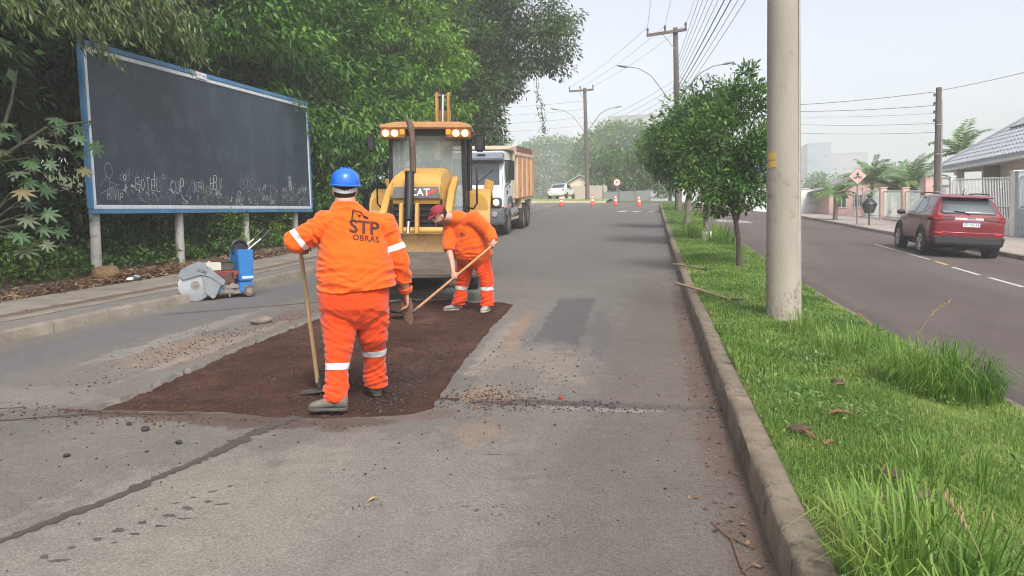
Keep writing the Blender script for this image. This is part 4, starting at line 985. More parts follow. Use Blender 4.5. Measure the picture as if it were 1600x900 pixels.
# ------------------------------------------------------------------ worker seen from behind
def worker_one():
    wx, wy = -2.31, 5.64; root = thing('person', 'worker in blue hard hat and orange uniform seen from behind, leaning on a hoe', 'person', P(wx, wy, -.02), None, rad(22))
    root.matrix_world = root.matrix_world @ Matrix.Rotation(.034, 4, 'Y'); bpy.context.view_layer.update()
    Z = Vector((0, 0, 1)); body = MB()
    hd = Vector((-.072, .055, 1.668))
    # head
    rg = []
    for dz, rx, ry, oy in ((-.130, .030, .04, .045), (-.115, .052, .066, .030), (-.085, .066, .080, .018), (-.045, .076, .090, .006), (0, .081, .098, 0), (.045, .080, .098, -.004), (.085, .068, .084, -.006), (.112, .040, .052, -.006), (.122, .012, .016, -.006)):
        rg.append(ring(hd+Vector((0, oy, dz)), Vector((rx, 0, 0)), Vector((0, ry, 0)), 20))
    body.loft(rg)
    for s in (-1, 1): body.ell(hd+Vector((s*.083, .004, -.022)), (.013, .022, .034), 10, 8, (0, s*.25, s*.35))
    body.ell(hd+Vector((0, .105, -.02)), (.016, .022, .026), 8, 6); body.ell(hd+Vector((0, .092, -.075)), (.028, .016, .012), 8, 6)     # nose, mouth
    # neck (thick), rolls at the nape
    body.loft([ring((-.062, .02, 1.50), (.105, 0, 0), (0, .085, 0)), ring((-.066, .03, 1.56), (.085, 0, 0), (0, .078, 0)), ring((-.070, .04, 1.62), (.076, 0, 0), (0, .076, 0)), ring((-.07, .045, 1.68), (.07, 0, 0), (0, .07, 0))])
    body.ell((-.068, -.028, 1.575), (.062, .03, .022)); 
    # trunk and limbs under the clothes
    body.loft([ring((-.03, .02, .86), (.22, 0, 0), (0, .15, 0)), ring((0, .03, 1.05), (.24, 0, 0), (0, .18, 0)), ring((0, .03, 1.25), (.22, 0, 0), (0, .15, 0)), ring((-.03, .02, 1.45), (.17, 0, 0), (0, .09, 0)), ring((-.06, .02, 1.53), (.08, 0, 0), (0, .07, 0))])
    LS, LE, LH = Vector((-.215, 0, 1.415)), Vector((-.435, -.03, 1.275)), Vector((-.412, .215, 1.232))
    RS, RE, RH = Vector((.225, .01, 1.40)), Vector((.345, .01, 1.10)), Vector((.402, .10, .872))
    body.tube([LS, LE, LH], [.06, .048, .032], 14); body.tube([RS, RE, RH], [.06, .048, .032], 14)
    hand(body, LH, (LH-LE), (-.1, .1, -1), (1, .1, 0), curl=.9, size=1.08)
    hand(body, RH+Vector((0, 0, -.005)), (.10, .10, -1), (-1, .15, -.1), (-.1, 1, .05), curl=.75, size=1.12)
    LHp, LK, LA = Vector((-.105, .0, .86)), Vector((-.125, -.07, .46)), Vector((-.150, -.205, .09))
    RHp, RK, RA = Vector((.125, .01, .86)), Vector((.135, .10, .46)), Vector((.165, .205, .10))
    for a, k_, b_ in ((LHp, LK, LA), (RHp, RK, RA)): body.tube([a, k_, b_], [.10, .065, .042], 14)
    for a, sd_ in ((LA, (-.93, .30, 0)), (RA, (-.15, 1, 0))): body.tube([a, a+Vector((0, 0, -.05)), a+Vector((0, 0, -.05))+Vector(sd_).normalized()*.12], [.042, .04, .028], 10)
    remesh(body, 'body', skin_m, root, .0075, 3)
    # hair: a close cap on the back and sides, below the helmet
    hb = MB(); rg = []
    for dz, f, ry in ((-.085, .72, .066), (-.062, .90, .086), (-.03, 1.0, .100), (.0, 1.03, .104), (.04, 1.03, .104), (.07, .9, .09)):
        rg.append(ring(hd+Vector((0, -.014, dz)), Vector((.083*f, 0, 0)), Vector((0, ry, 0)), 20))
    hb.loft(rg); hb.build('hair', hair_m, root, smooth=80)
    # shirt
    sh = MB()
    sec = [(.80, .014, .0, .282, .228), (.91, .014, .005, .287, .235), (.97, .014, .015, .290, .245), (1.05, .012, .02, .288, .240), (1.15, .006, .02, .278, .218), (1.25, .0, .018, .264, .186), (1.34, -.005, .015, .254, .156), (1.41, -.015, .012, .235, .135), (1.46, -.03, .012, .195, .118), (1.51, -.050, .016, .135, .100), (1.545, -.060, .022, .102, .090), (1.568, -.064, .028, .090, .084)]
    sh.loft([ring((cx, cy, z), (rx, 0, 0), (0, ry, 0), 36, 2.35) for z, cx, cy, rx, ry in sec])
    sh.tube([Vector((-.13, .01, 1.40)), LS, LS.lerp(LE, .5)+Vector((0, 0, -.02)), LE+Vector((-.02, -.01, -.015)), LE.lerp(LH, .45), LH+(LE-LH).normalized()*.015], [.108, .098, .088, .084, .068, .050], 20)
    sh.ell(LE+Vector((-.010, 0, -.012)), (.077, .076, .072))
    sh.tube([Vector((.13, .01, 1.39)), RS, RS.lerp(RE, .5), RE, RE.lerp(RH, .5), RH+(RE-RH).normalized()*.03, RH+(RE-RH).normalized()*.005], [.112, .102, .088, .078, .066, .058, .054], 20)
    def fold(c):
        if abs(c.x) < .31 and c.z < 1.42:
            k = max(0, min(1, (1.20-c.z)/.28)); side_ = max(0, (abs(c.x)-.13)/.15)
            f = ridge(c, 3.0, 3.0, 15, 1.7)*(.003+.0115*k)+ridge(Vector((c.x, c.y, c.z-abs(c.x)*.55)), 4, 4, 19, 5.2)*(.002+.007*side_+.004*k)
            f += mnoise.noise(Vector((c.x*3, c.y*3, c.z*2)))*.010
            if c.z > 1.15: f += ridge(Vector((c.x*1.0, c.y, c.z+c.x*.9)), 9, 3, 5, 8.1)*.0035
        else:
            f = ridge(Vector((c.x+c.z*.3, c.y, c.z)), 9, 9, 17, 3.3)*.010+mnoise.noise(c*11)*.004
        return f
    shirt = remesh(sh, 'shirt', orange_s, root, .0075, 3, fold); cut_hem(shirt, (0, 0, .893), (.115, 0, -1))
    # ribbed cuff and hem rims give the cloth an edge
    cuf = MB(); a = RH+(RE-RH).normalized()*.03; b_ = RH+(RE-RH).normalized()*-.004; cuf.tube([a, b_], [.060, .052], 18); cuf.build('cuff', orange_s, shirt, smooth=60)
    # trousers
    tr = MB()
    tr.loft([ring((-.01, .0, .955), (.265, 0, 0), (0, .205, 0), 30, 2.3), ring((-.01, -.01, .86), (.272, 0, 0), (0, .215, 0), 30, 2.3), ring((-.005, -.015, .76), (.262, 0, 0), (0, .20, 0), 30, 2.5), ring((0, 0, .66), (.235, 0, 0), (0, .15, 0), 30, 2.5), ring((0, 0, .60), (.19, 0, 0), (0, .10, 0), 30, 2.5)])
    tr.tube([LHp, Vector((-.120, -.02, .66)), Vector((-.122, -.05, .54)), LK, Vector((-.135, -.11, .34)), Vector((-.140, -.15, .22)), Vector((-.146, -.185, .12)), Vector((-.150, -.20, .055))], [.135, .138, .122, .100, .088, .080, .084, .092], 22)
    tr.tube([RHp, Vector((.132, .01, .66)), Vector((.135, .05, .54)), RK, Vector((.150, .13, .36)), Vector((.158, .17, .24)), Vector((.162, .19, .13)), Vector((.165, .195, .065))], [.130, .128, .113, .097, .090, .086, .086, .088], 22)
    def foldp(c):
        kk = math.exp(-((c.z-.47)/.09)**2)*.8+math.exp(-((c.z-.15)/.09)**2)*1.1+math.exp(-((c.z-.68)/.08)**2)*.7+.25
        sg = 1 if c.x > 0 else -1
        f = ridge(Vector((c.x, c.y, c.z-sg*c.x*.5)), 5, 5, 20, 2.2)*.0105*kk+ridge(Vector((c.x, c.y, c.z+sg*c.x*.7)), 7, 7, 13, 6.6)*.006*kk
        return f+mnoise.noise(Vector((c.x*4, c.y*4, c.z*3)))*.007
    trou = remesh(tr, 'trousers', orange_p, root, .0075, 3, foldp); cut_hem(trou, (0, 0, .075), (0, .12, -1))
    # reflective tapes
    band_from(trou, root, (-.135, -.11, .315), (0, .12, 1), .050, lambda c: c.x < 0, refl_m)
    band_from(trou, root, (.15, .12, .385), (-.05, -.12, 1), .050, lambda c: c.x > 0, refl_m)
    m_ = RS.lerp(RE, .60); band_from(shirt, root, m_, (RE-RS)+Vector((-.02, 0, 0)), .048, lambda c: c.x > .245 and (c-m_).length < .17, refl_m)
    m_ = LS.lerp(LE, .88); band_from(shirt, root, m_+Vector((-.01, 0, 0)), Vector((-.95, 0, -.70)), .042, lambda c: c.x < -.30 and (c-m_).length < .17, refl_m)
    # shoes
    shoe(root, (-.062, -.245, 0.0), (-.93, .10, 0), .285, .115, boot_m, sole_m)
    shoe(root, (.175, .155, 0.012), (-.12, 1, 0), .285, .11, boot_m, sole_m)
    # helmet
    hm = mat('blue_helmet_plastic', (.012, .135, .62), .28, var=.05, scale=3, coat=.3); hw = mat('grey_helmet_strap', (.45, .46, .46), .7)
    hc = hd+Vector((.004, .006, .048)); R = Euler((.10, .02, 0)).to_matrix(); hl = MB(); rg = []
    for z, f in ((-.012, 1.0), (.0, 1.0), (.03, .985), (.06, .92), (.085, .80), (.103, .60), (.113, .36), (.117, .06)):
        r_ = ring((0, 0, z), (.112*f, 0, 0), (0, .138*f, 0), 28); rg.append([hc+R @ p for p in r_])
    hl.loft(rg)
    rg = []
    for z, f, o_ in ((-.008, .97, 0), (-.018, 1.06, .004), (-.010, 1.10, .012), (-.002, 1.02, .004)):
        r_ = ring((0, o_, z), (.114*f, 0, 0), (0, .142*f+o_*1.3, 0), 28); rg.append([hc+R @ p for p in r_])
    hl.loft(rg, False)
    for sx in (-.035, 0, .035):
        hl.tube([hc+R @ Vector((sx, -.11, .052)), hc+R @ Vector((sx*.9, -.06, .100)), hc+R @ Vector((sx*.8, .0, .119)), hc+R @ Vector((sx*.9, .07, .098))], [.004, .010, .011, .009], 6)
    he = hl.build('hard_hat', hm, root, smooth=50)
    st = MB(); pts = []
    for k in range(15):
        a = pi+pi*k/14; s_ = math.sin(a); pts.append(hd+Vector((math.cos(a)*.092, s_*.112, -.010+.018*abs(math.cos(a))**2-.012*abs(s_))))
    rg = []
    for p in pts:
        q = (p-hd); q.z = 0; q.normalize(); rg.append([p+q*.004+Z*.017, p-q*.003+Z*.017, p-q*.003-Z*.014, p+q*.004-Z*.014])
    st.loft(rg); st.build('nape_strap', hw, he, smooth=50)
    # print on the back
    dp = bpy.context.evaluated_depsgraph_get(); bm = bmesh.new(); bm.from_mesh(shirt.data); bvh = BVHTree.FromBMesh(bm)
    pr = MB(); X = Vector((1, 0, 0)); cx = .072
    add_text(pr, 'STP', (cx, 0, 1.372), X, Z, .140, .030, spacing=1.0)
    pr.v = [(cx+(v[0]-cx)*1.02, v[1], v[2]) for v in pr.v]
    add_text(pr, 'OBRAS', (cx+.012, 0, 1.292), X, Z, .060, .030, spacing=1.10)
    zz = lambda P_: [(a, b) for a, b in P_]
    for poly in ([(-.085, .03), (-.072, .03), (-.060, .145), (-.075, .145)], [(-.075, .145), (-.060, .133), (.005, .112), (.006, .128), (-.065, .150)], [(-.062, .13), (-.056, .125), (-.012, .072), (-.022, .070)],
                 [(-.012, .118), (.004, .118), (.030, .080), (.018, .076)], [(.012, .082), (.034, .088), (.062, .062), (.050, .046), (.020, .055)], [(-.030, .078), (-.018, .095), (-.002, .092), (-.008, .070), (-.02, .062)]):
        pr.prism([(a*.9+cx-.02, b*.62+1.412) for a, b in poly], (0, 0, 0), X, Z, (0, .0001, 0))
    me = bpy.data.meshes.new('p'); me.from_pydata(pr.v, [], pr.f); b2 = bmesh.new(); b2.from_mesh(me); bmesh.ops.triangulate(b2, faces=b2.faces)
    for it in range(3):
        es = [e for e in b2.edges if e.calc_length() > .018]
        if es: bmesh.ops.subdivide_edges(b2, edges=es, cuts=1); bmesh.ops.triangulate(b2, faces=b2.faces)
    for v in b2.verts:
        z = v.co.z; tilt = Vector((v.co.x, -1.0, z-(v.co.x-cx)*.10)); h = bvh.ray_cast(tilt, Vector((0, 1, 0)))
        v.co = (h[0]+Vector((0, -.0035, 0))) if h[0] else Vector((v.co.x, -.2, z))
    b2.to_mesh(me); b2.free(); bm.free(); me.materials.append(print_m); me.name = 'shirt_print'
    o = bpy.data.objects.new('shirt_print', me); COL.objects.link(o); o.parent = root
    # the hoe he leans on
    M = root.matrix_world
    hb_, ht = Vector((-.318, .385, .035)), Vector((-.432, .265, 1.262)); pw = M @ hb_
    hoe = thing('hoe', 'long wooden handled hoe standing upright under the leaning worker\'s left hand', 'hoe', pw, None, rad(22)); inv = hoe.matrix_world.inverted()
    q = MB(); a, b_ = inv @ (M @ (hb_+Vector((.012, .0, .06)))), inv @ (M @ ht); q.tube([a, a.lerp(b_, .3), a.lerp(b_, .7), b_], [.0185, .0165, .0155, .0165], 10); q.build('handle', wood_h, hoe, smooth=60)
    q = MB(); q.tube([a+Vector((.01, 0, -.045)), a+Vector((0, 0, .04))], [.017, .021], 10); q.build('socket', steel_d, hoe)
    q = MB(); q.hexa([(-.135, -.06, -.022), (.10, -.08, -.006), (.12, .06, .002), (-.11, .06, -.014)], [(-.135, -.06, -.018), (.10, -.08, -.001), (.12, .06, .007), (-.11, .06, -.009)]); q.build('blade', steel_d, hoe, smooth=0)
    # muddy tool in the right hand
    hw_ = M @ (RH+Vector((.005, .045, -.085))); tool = thing('scraper', 'muddy brown wooden scraper hanging from the leaning worker\'s right hand', 'scraper', hw_, None, rad(22)); q = MB()
    q.loft([ring((.0, 0, .03), (.038, 0, 0), (0, .016, 0), 14, 4), ring((.002, .0, -.02), (.048, 0, 0), (0, .018, 0), 14, 4), ring((.006, .005, -.10), (.047, 0, 0), (0, .014, 0), 14, 4), ring((.016, .01, -.155), (.038, 0, 0), (0, .012, 0), 14, 3), ring((.030, .012, -.195), (.014, 0, 0), (0, .008, 0), 14, 3)])
    q.build('muddy_board', mat('mud_caked_wood', (.11, .062, .045), .9, var=.3, scale=18, col2=(.19, .115, .085), bump=.6), tool, smooth=60)
    q = MB(); q.tube([(0, 0, .02), (-.002, -.005, .10)], [.012, .012], 8); q.build('grip', wood_h, tool)
worker_one()

# ------------------------------------------------------------------ worker bending over the shovel
def worker_two():
    wx, wy = -2.60, 10.70; yaw = rad(13.7)
    root = thing('person', 'worker in red cap bending forward in front of the digger bucket, shovelling', 'person', P(wx, wy, -.025), None, yaw)
    Z = Vector((0, 0, 1)); F = Vector((-.6, -.8, 0)); Lf = Vector((.8, -.6, 0))
    body = MB(); hip = Vector((.10, .0, .83)); shc = Vector((-.065, -.20, 1.30))
    axis = (shc-hip).normalized(); fr = (F-axis*F.dot(axis)).normalized(); lt = axis.cross(fr)*-1
    if lt.dot(Lf) < 0: lt = -lt
    hd = Vector((-.375, -.34, 1.385)); hf = Vector((-.80, -.42, -.42)).normalized(); hs = hf.cross(Z).normalized(); hu = hs.cross(hf).normalized()
    rg = []
    for dz, rx, ry, oy in ((-.128, .030, .035, .050), (-.112, .052, .064, .034), (-.085, .064, .080, .018), (-.045, .074, .090, .006), (0, .079, .098, 0), (.045, .078, .098, -.004), (.085, .066, .084, -.006), (.112, .040, .052, -.006), (.122, .012, .016, -.006)):
        rg.append(ring(hd+hf*oy+hu*dz, hs*rx, hf*ry, 20))
    body.loft(rg)
    HR = Matrix((hs, hf, hu)).transposed()
    for s in (-1, 1): body.ell(hd+hs*s*.080+hf*-.005+hu*-.022, (.012, .024, .036), 10, 8, HR)
    body.ell(hd+hf*.104+hu*-.022, (.016, .026, .026), 10, 8, HR); body.ell(hd+hf*.092+hu*.012, (.04, .014, .012), 10, 6, HR)
    body.ell(hd+hf*.096+hu*-.068, (.026, .014, .012), 10, 6, HR); body.ell(hd+hf*.088+hu*-.105, (.026, .022, .018), 10, 6, HR)
    nb = shc+axis*.04+Vector((-.03, -.02, 0)); body.tube([shc, nb, hd+hu*-.05-hf*.045, hd-hf*.02], [.10, .080, .070, .068], 16)
    body.tube([hip, hip.lerp(shc, .5), shc], [(.18, .14), (.20, .17), (.18, .12)], 18, ref=lt)
    LS, LE, LH = Vector((.115, -.33, 1.325)), Vector((.315, -.33, 1.12)), Vector((.372, -.470, .985))
    RS, RE, RH = Vector((-.235, -.13, 1.225)), Vector((-.255, -.265, .905)), Vector((-.192, -.415, .615))
    body.tube([LS, LE, LH], [.06, .046, .031], 14); body.tube([RS, RE, RE.lerp(RH, .3), RH], [.06, .048, .046, .029], 14)
    sa, sb = Vector((.395, -.505, .985)), Vector((-.80, -.575, .045)); sdv = (sa-sb).normalized()
    # hands wrapped on the handle
    gp1 = sb+sdv*((sa-sb).length*.955); gp2 = sb+sdv*((sa-sb).length*.515)
    def grip(wrist, gp, thumb):
        d = (gp-wrist).normalized(); side = sdv*thumb; side = (side-d*side.dot(d)).normalized(); pn = d.cross(side); 
        if pn.z > 0: pn = -pn
        hand(body, gp-d*.088-pn*.022, d, pn, side, curl=1.35, size=1.05)
        return gp-d*.088-pn*.022
    w1 = grip(LH, gp1, -1); w2 = grip(RH, gp2, 1)
    body.tube([LE.lerp(LH, .6), w1], [.036, .027], 12); body.tube([RE.lerp(RH, .6), w2], [.036, .027], 12)
    RHp, RK, RA = Vector((-.015, .06, .80)), Vector((-.075, .13, .43)), Vector((-.145, .16, .09))
    LHp, LK, LA = Vector((.185, -.04, .80)), Vector((.262, -.10, .43)), Vector((.262, -.10, .09))
    for a, k_, b_ in ((RHp, RK, RA), (LHp, LK, LA)): body.tube([a, k_, b_], [.10, .065, .042], 14)
    remesh(body, 'body', skin_m, root, .009, 3)
    hr = MB(); rg = []
    for dz, f in ((-.075, .78), (-.045, .95), (-.01, 1.03), (.03, 1.05), (.06, 1.02)):
        rg.append(ring(hd+hu*dz-hf*.024, hs*.083*f, hf*.098*f, 18))
    hr.loft(rg); hr.build('hair', hair_m, root, smooth=70)
    bd = MB(); bd.loft([ring(hd+hf*o_+hu*dz, hs*rx, hf*ry, 16) for dz, rx, ry, o_ in ((-.134, .032, .036, .052), (-.118, .055, .066, .036), (-.092, .067, .079, .022), (-.070, .071, .080, .020))]); bd.build('beard', mat('short_beard', (.085, .05, .036), .9, var=.4, scale=60), root, smooth=70)
    sh = MB()
    secs = [(-.14, .240, .215, .0), (-.04, .247, .228, .01), (.08, .262, .250, .035), (.20, .262, .235, .04), (.32, .255, .20, .02), (.43, .240, .165, .01), (.52, .205, .135, 0), (.56, .135, .108, 0)]
    L = (shc-hip).length
    sh.loft([ring(hip+axis*u+fr*o_, lt*a, fr*b_, 32, 2.3) for u, a, b_, o_ in secs])
    cdir = (hd+hu*-.05-hf*.045-nb); sh.tube([shc-axis*.08, shc+axis*.02, nb, nb+cdir*.30, nb+cdir*.52], [.14, .125, .105, .090, .084], 20)
    sh.tube([shc+Vector((.05, -.05, -.02)), LS, LS.lerp(LE, .5), LE, LE.lerp(LH, .5), LE.lerp(LH, .85)], [.112, .110, .098, .086, .070, .058], 18)
    sh.tube([shc+Vector((-.06, .03, -.04)), RS, RS.lerp(RE, .5), RS.lerp(RE, .9), RE.lerp(RH, .06)], [.112, .108, .094, .080, .074], 18)
    def fold(c):
        u = (c-hip).dot(axis); q = Vector(((c-hip).dot(lt), (c-hip).dot(fr), u))
        return ridge(q, 3.5, 3.5, 14, 1.3)*.008*max(.35, min(1, 1.25-u*1.8))+ridge(Vector((q.x, q.y, q.z+q.x*.8)), 7, 5, 7, 4.4)*.006+mnoise.noise(c*5)*.008
    shirt = remesh(sh, 'shirt', orange_s, root, .009, 3, fold); cut_hem(shirt, hip+axis*-.06, -axis)
    tr = MB()
    tr.loft([ring(hip+Vector((0, 0, .06)), lt*.215, fr*.17+Z*-.02, 28, 2.3), ring(hip+Vector((0, 0, -.03)), Lf*.225, F*.19, 28, 2.3), ring(hip+Vector((0, 0, -.14)), Lf*.22, F*.175, 28, 2.4), ring(hip+Vector((.005, 0, -.22)), Lf*.17, F*.12, 28, 2.4)])
    tr.tube([RHp, RHp.lerp(RK, .5), RK, RK.lerp(RA, .4), RK.lerp(RA, .75), RA+Vector((0, 0, -.02))], [.128, .118, .102, .092, .092, .098], 20)
    tr.tube([LHp, LHp.lerp(LK, .5), LK, LK.lerp(LA, .4), LK.lerp(LA, .75), LA+Vector((0, 0, -.02))], [.128, .118, .104, .096, .094, .094], 20)
    def foldp(c):
        kk = math.exp(-((c.z-.45)/.1)**2)*.7+math.exp(-((c.z-.16)/.1)**2)*1.1+.35
        return ridge(Vector((c.x, c.y, c.z-c.x*.4)), 6, 6, 18, 2.9)*.012*kk+mnoise.noise(c*5)*.008
    trou = remesh(tr, 'trousers', orange_p, root, .009, 3, foldp); cut_hem(trou, (0, 0, .085), (0, 0, -1))
    band_from(trou, root, (-.09, .13, .33), (.1, 0, 1), .048, lambda c: c.x < .08, refl_m)
    band_from(trou, root, (.26, -.1, .33), (0, 0, 1), .048, lambda c: c.x > .10, refl_m)
    # chest emblem
    q = MB(); bm = bmesh.new(); bm.from_mesh(shirt.data); bvh = BVHTree.FromBMesh(bm)
    o0 = hip+axis*.40+fr*.9+lt*.075; vs = []; 
    for poly in ([(-.035, -.012), (-.012, -.012), (-.012, .012), (-.035, .012)], [(-.006, -.012), (.014, -.012), (.014, .012), (-.006, .012)], [(.02, -.012), (.04, -.012), (.04, .012), (.02, .012)], [(-.03, .018), (.02, .020), (.0, .040), (-.025, .036)]):
        pv_ = []
        for a, b_ in poly:
            h = bvh.ray_cast(o0+lt*a+axis*b_, -fr); pv_.append((h[0]+fr*.004) if h[0] else o0)
        q.add(pv_, [tuple(range(len(pv_)))])
    bm.free(); q.build('chest_emblem', print_m, root, smooth=0)
    fz_ = (-1, -.25, 0)
    shoe(root, RA+Vector((.055, .015, -.088)), (-1, -.12, 0), .28, .105, boot2_m, boot2_m)
    shoe(root, LA+Vector((.02, .07, -.088)), (-.35, -1, 0), .28, .105, boot2_m, boot2_m)
    # red cap
    capm = mat('faded_red_cap', (.26, .022, .030), .85, var=.25, scale=12, bump=.3); cp = MB(); rg = []; hc = hd+hu*.030-hf*.004
    for z, f in ((-.004, 1.0), (.025, 1.02), (.055, .96), (.082, .80), (.100, .52), (.108, .1)): rg.append(ring(hc+hu*z, hs*.089*f, hf*.108*f, 22))
    cp.loft(rg); cp.ell(hc+hu*.108, (.009, .009, .006), 8, 6)
    rg = []
    for u, wv, dz in ((.075, .080, .004), (.11, .080, .0), (.145, .068, -.010), (.168, .040, -.020), (.174, .012, -.024)):
        rg.append(ring(hc+hf*u+hu*dz, hs*wv, hu*.004+hf*.002, 14))
    cp.loft(rg); cp.build('cap', capm, root, smooth=50)
    gl = MB(); 
    for s in (-1, 1):
        gl.tube([hd+hs*s*.079-hf*.01+hu*.0, hd+hs*s*.074+hf*.085+hu*.004], [.0025, .0025], 5); gl.ell(hd+hs*s*.036+hf*.108+hu*.0, (.026, .003, .017), 10, 6, HR)
    gl.build('glasses', mat('dark_glasses', (.02, .02, .025), .2), root)
    # shovel
    M = root.matrix_world; sw = M @ sb
    sv = thing('shovel', 'long wooden shovel with black blade held by the worker in the red cap', 'shovel', sw, None, yaw); inv = sv.matrix_world.inverted()
    a, b_ = inv @ (M @ sb), inv @ (M @ sa); d = (b_-a).normalized()
    q = MB(); q.tube([a+d*.10, a.lerp(b_, .5), b_, b_+d*.02], [.020, .0175, .0175, .012], 10); q.build('handle', wood_h2, sv, smooth=60)
    q = MB(); q.tube([a+d*.01, a+d*.14], [.017, .023], 10); q.build('socket', mat('grey_steel_socket', (.22, .22, .22), .45, .6, scale=20), sv)
    q = MB(); fl = Vector((d.x, d.y, -.15)).normalized(); sd_ = fl.cross(Z).normalized(); nn = sd_.cross(fl); rg = []
    for u, wv, dip in ((.06, .04, .03), (.02, .125, .02), (-.08, .135, -.005), (-.18, .11, -.01), (-.26, .05, -.012), (-.28, .008, -.012)):
        c = a+fl*u+Vector((0, 0, dip+.0)); rg.append([c+sd_*wv+nn*.028, c+sd_*wv*.5+nn*.006, c, c-sd_*wv*.5+nn*.006, c-sd_*wv+nn*.028, c-sd_*wv+nn*.024, c-sd_*wv*.5+nn*.002, c-nn*.004, c+sd_*wv*.5+nn*.002, c+sd_*wv+nn*.024])
    q.loft(rg); q.build('blade', mat('black_shovel_blade', (.018, .018, .02), .5, .3, scale=15), sv, smooth=50)
worker_two()
# ================================================================== MACHINES AND VEHICLES
cat_y = mat('machine_yellow_paint', (.50, .275, .062), .5, var=.07, scale=2, wear=(.26, .155, .06), wscale=5, wth=.60, bump=.05)
cat_yd = mat('scuffed_yellow_steel', (.27, .155, .045), .7, var=.25, scale=5, col2=(.17, .10, .042), bump=.3, wear=(.12, .085, .055), wscale=5, wth=.56)
worn_st = mat('soil_polished_steel', (.060, .047, .038), .85, .0, var=.3, scale=4, col2=(.11, .09, .074), bump=.35, bscale=30, stretch=(1, 3, 3), wear=(.10, .075, .06), wscale=6, wth=.55)
blackp = mat('black_plastic', (.018, .018, .020), .5, var=.25, scale=12)
black_s = mat('black_satin_steel', (.022, .022, .025), .35, .2, var=.2, scale=10)
tyre_m = mat('dusty_tyre_rubber', (.022, .021, .020), .9, var=.4, scale=9, col2=(.055, .048, .042), bump=.3)
chrome = mat('chrome_rod', (.75, .76, .78), .12, 1.0, var=.03)
cab_glass = glassmat('sky_pale_cab_glass', (.42, .50, .50), .05, .30)  # pale tint stands in for bright sky in the panes
amber = mat('amber_lens', (.75, .20, .02), .3, emit=(1, .28, .03), es=.35)
lamp_on = mat('lit_work_lamp', (1, .75, .35), .3, emit=(1, .55, .12), es=3.2)
lamp_hl = mat('lit_headlamp', (1, .75, .45), .3, emit=(1, .55, .18), es=2.4)
rust_roof = mat('weathered_orange_roof', (.50, .26, .11), .6, var=.2, scale=4, col2=(.40, .21, .10))
dark_in = mat('dark_interior', (.02, .02, .022), .8, var=.3)
def wheel(parent, c, R, w, rimR, axis='x', tm=None, rm=None, name='wheel', lugs=0, spokes=0, hub=None):
    """tyre as the wheel part, rim as its sub-part"""
    tm = tm or tyre_m; c = Vector(c); mb = MB(); h = w/2
    mb.lathe([(rimR*.92, -h*.8), (rimR*1.04, -h*.98), (R*.86, -h*1.0), (R*.96, -h*.86), (R, -h*.55), (R*1.005, 0), (R, h*.55), (R*.96, h*.86), (R*.86, h), (rimR*1.04, h*.98), (rimR*.92, h*.8)], c, 28, axis)
    for k in range(lugs):
        a = 2*pi*k/lugs; s = 1 if k % 2 else -1; p = c+Vector((s*w*.24, math.cos(a)*R*1.0, math.sin(a)*R*1.0)); mb.box(p, (w*.46, R*.09, R*.07), Euler((a, 0, s*.5)))
    o = mb.build(name, tm, parent, smooth=40)
    q = MB(); s_ = 1
    q.lathe([(rimR*.96, -h*.82), (rimR*.88, -h*.6), (rimR*.75, -h*.35), (rimR*.5, -h*.25), (rimR*.28, -h*.5), (.01, -h*.55), (.01, h*.55), (rimR*.28, h*.5), (rimR*.5, h*.25), (rimR*.75, h*.35), (rimR*.88, h*.6), (rimR*.96, h*.82)], c, 24, axis)
    q.build('rim', rm or steel_d, o, smooth=40)
    return o
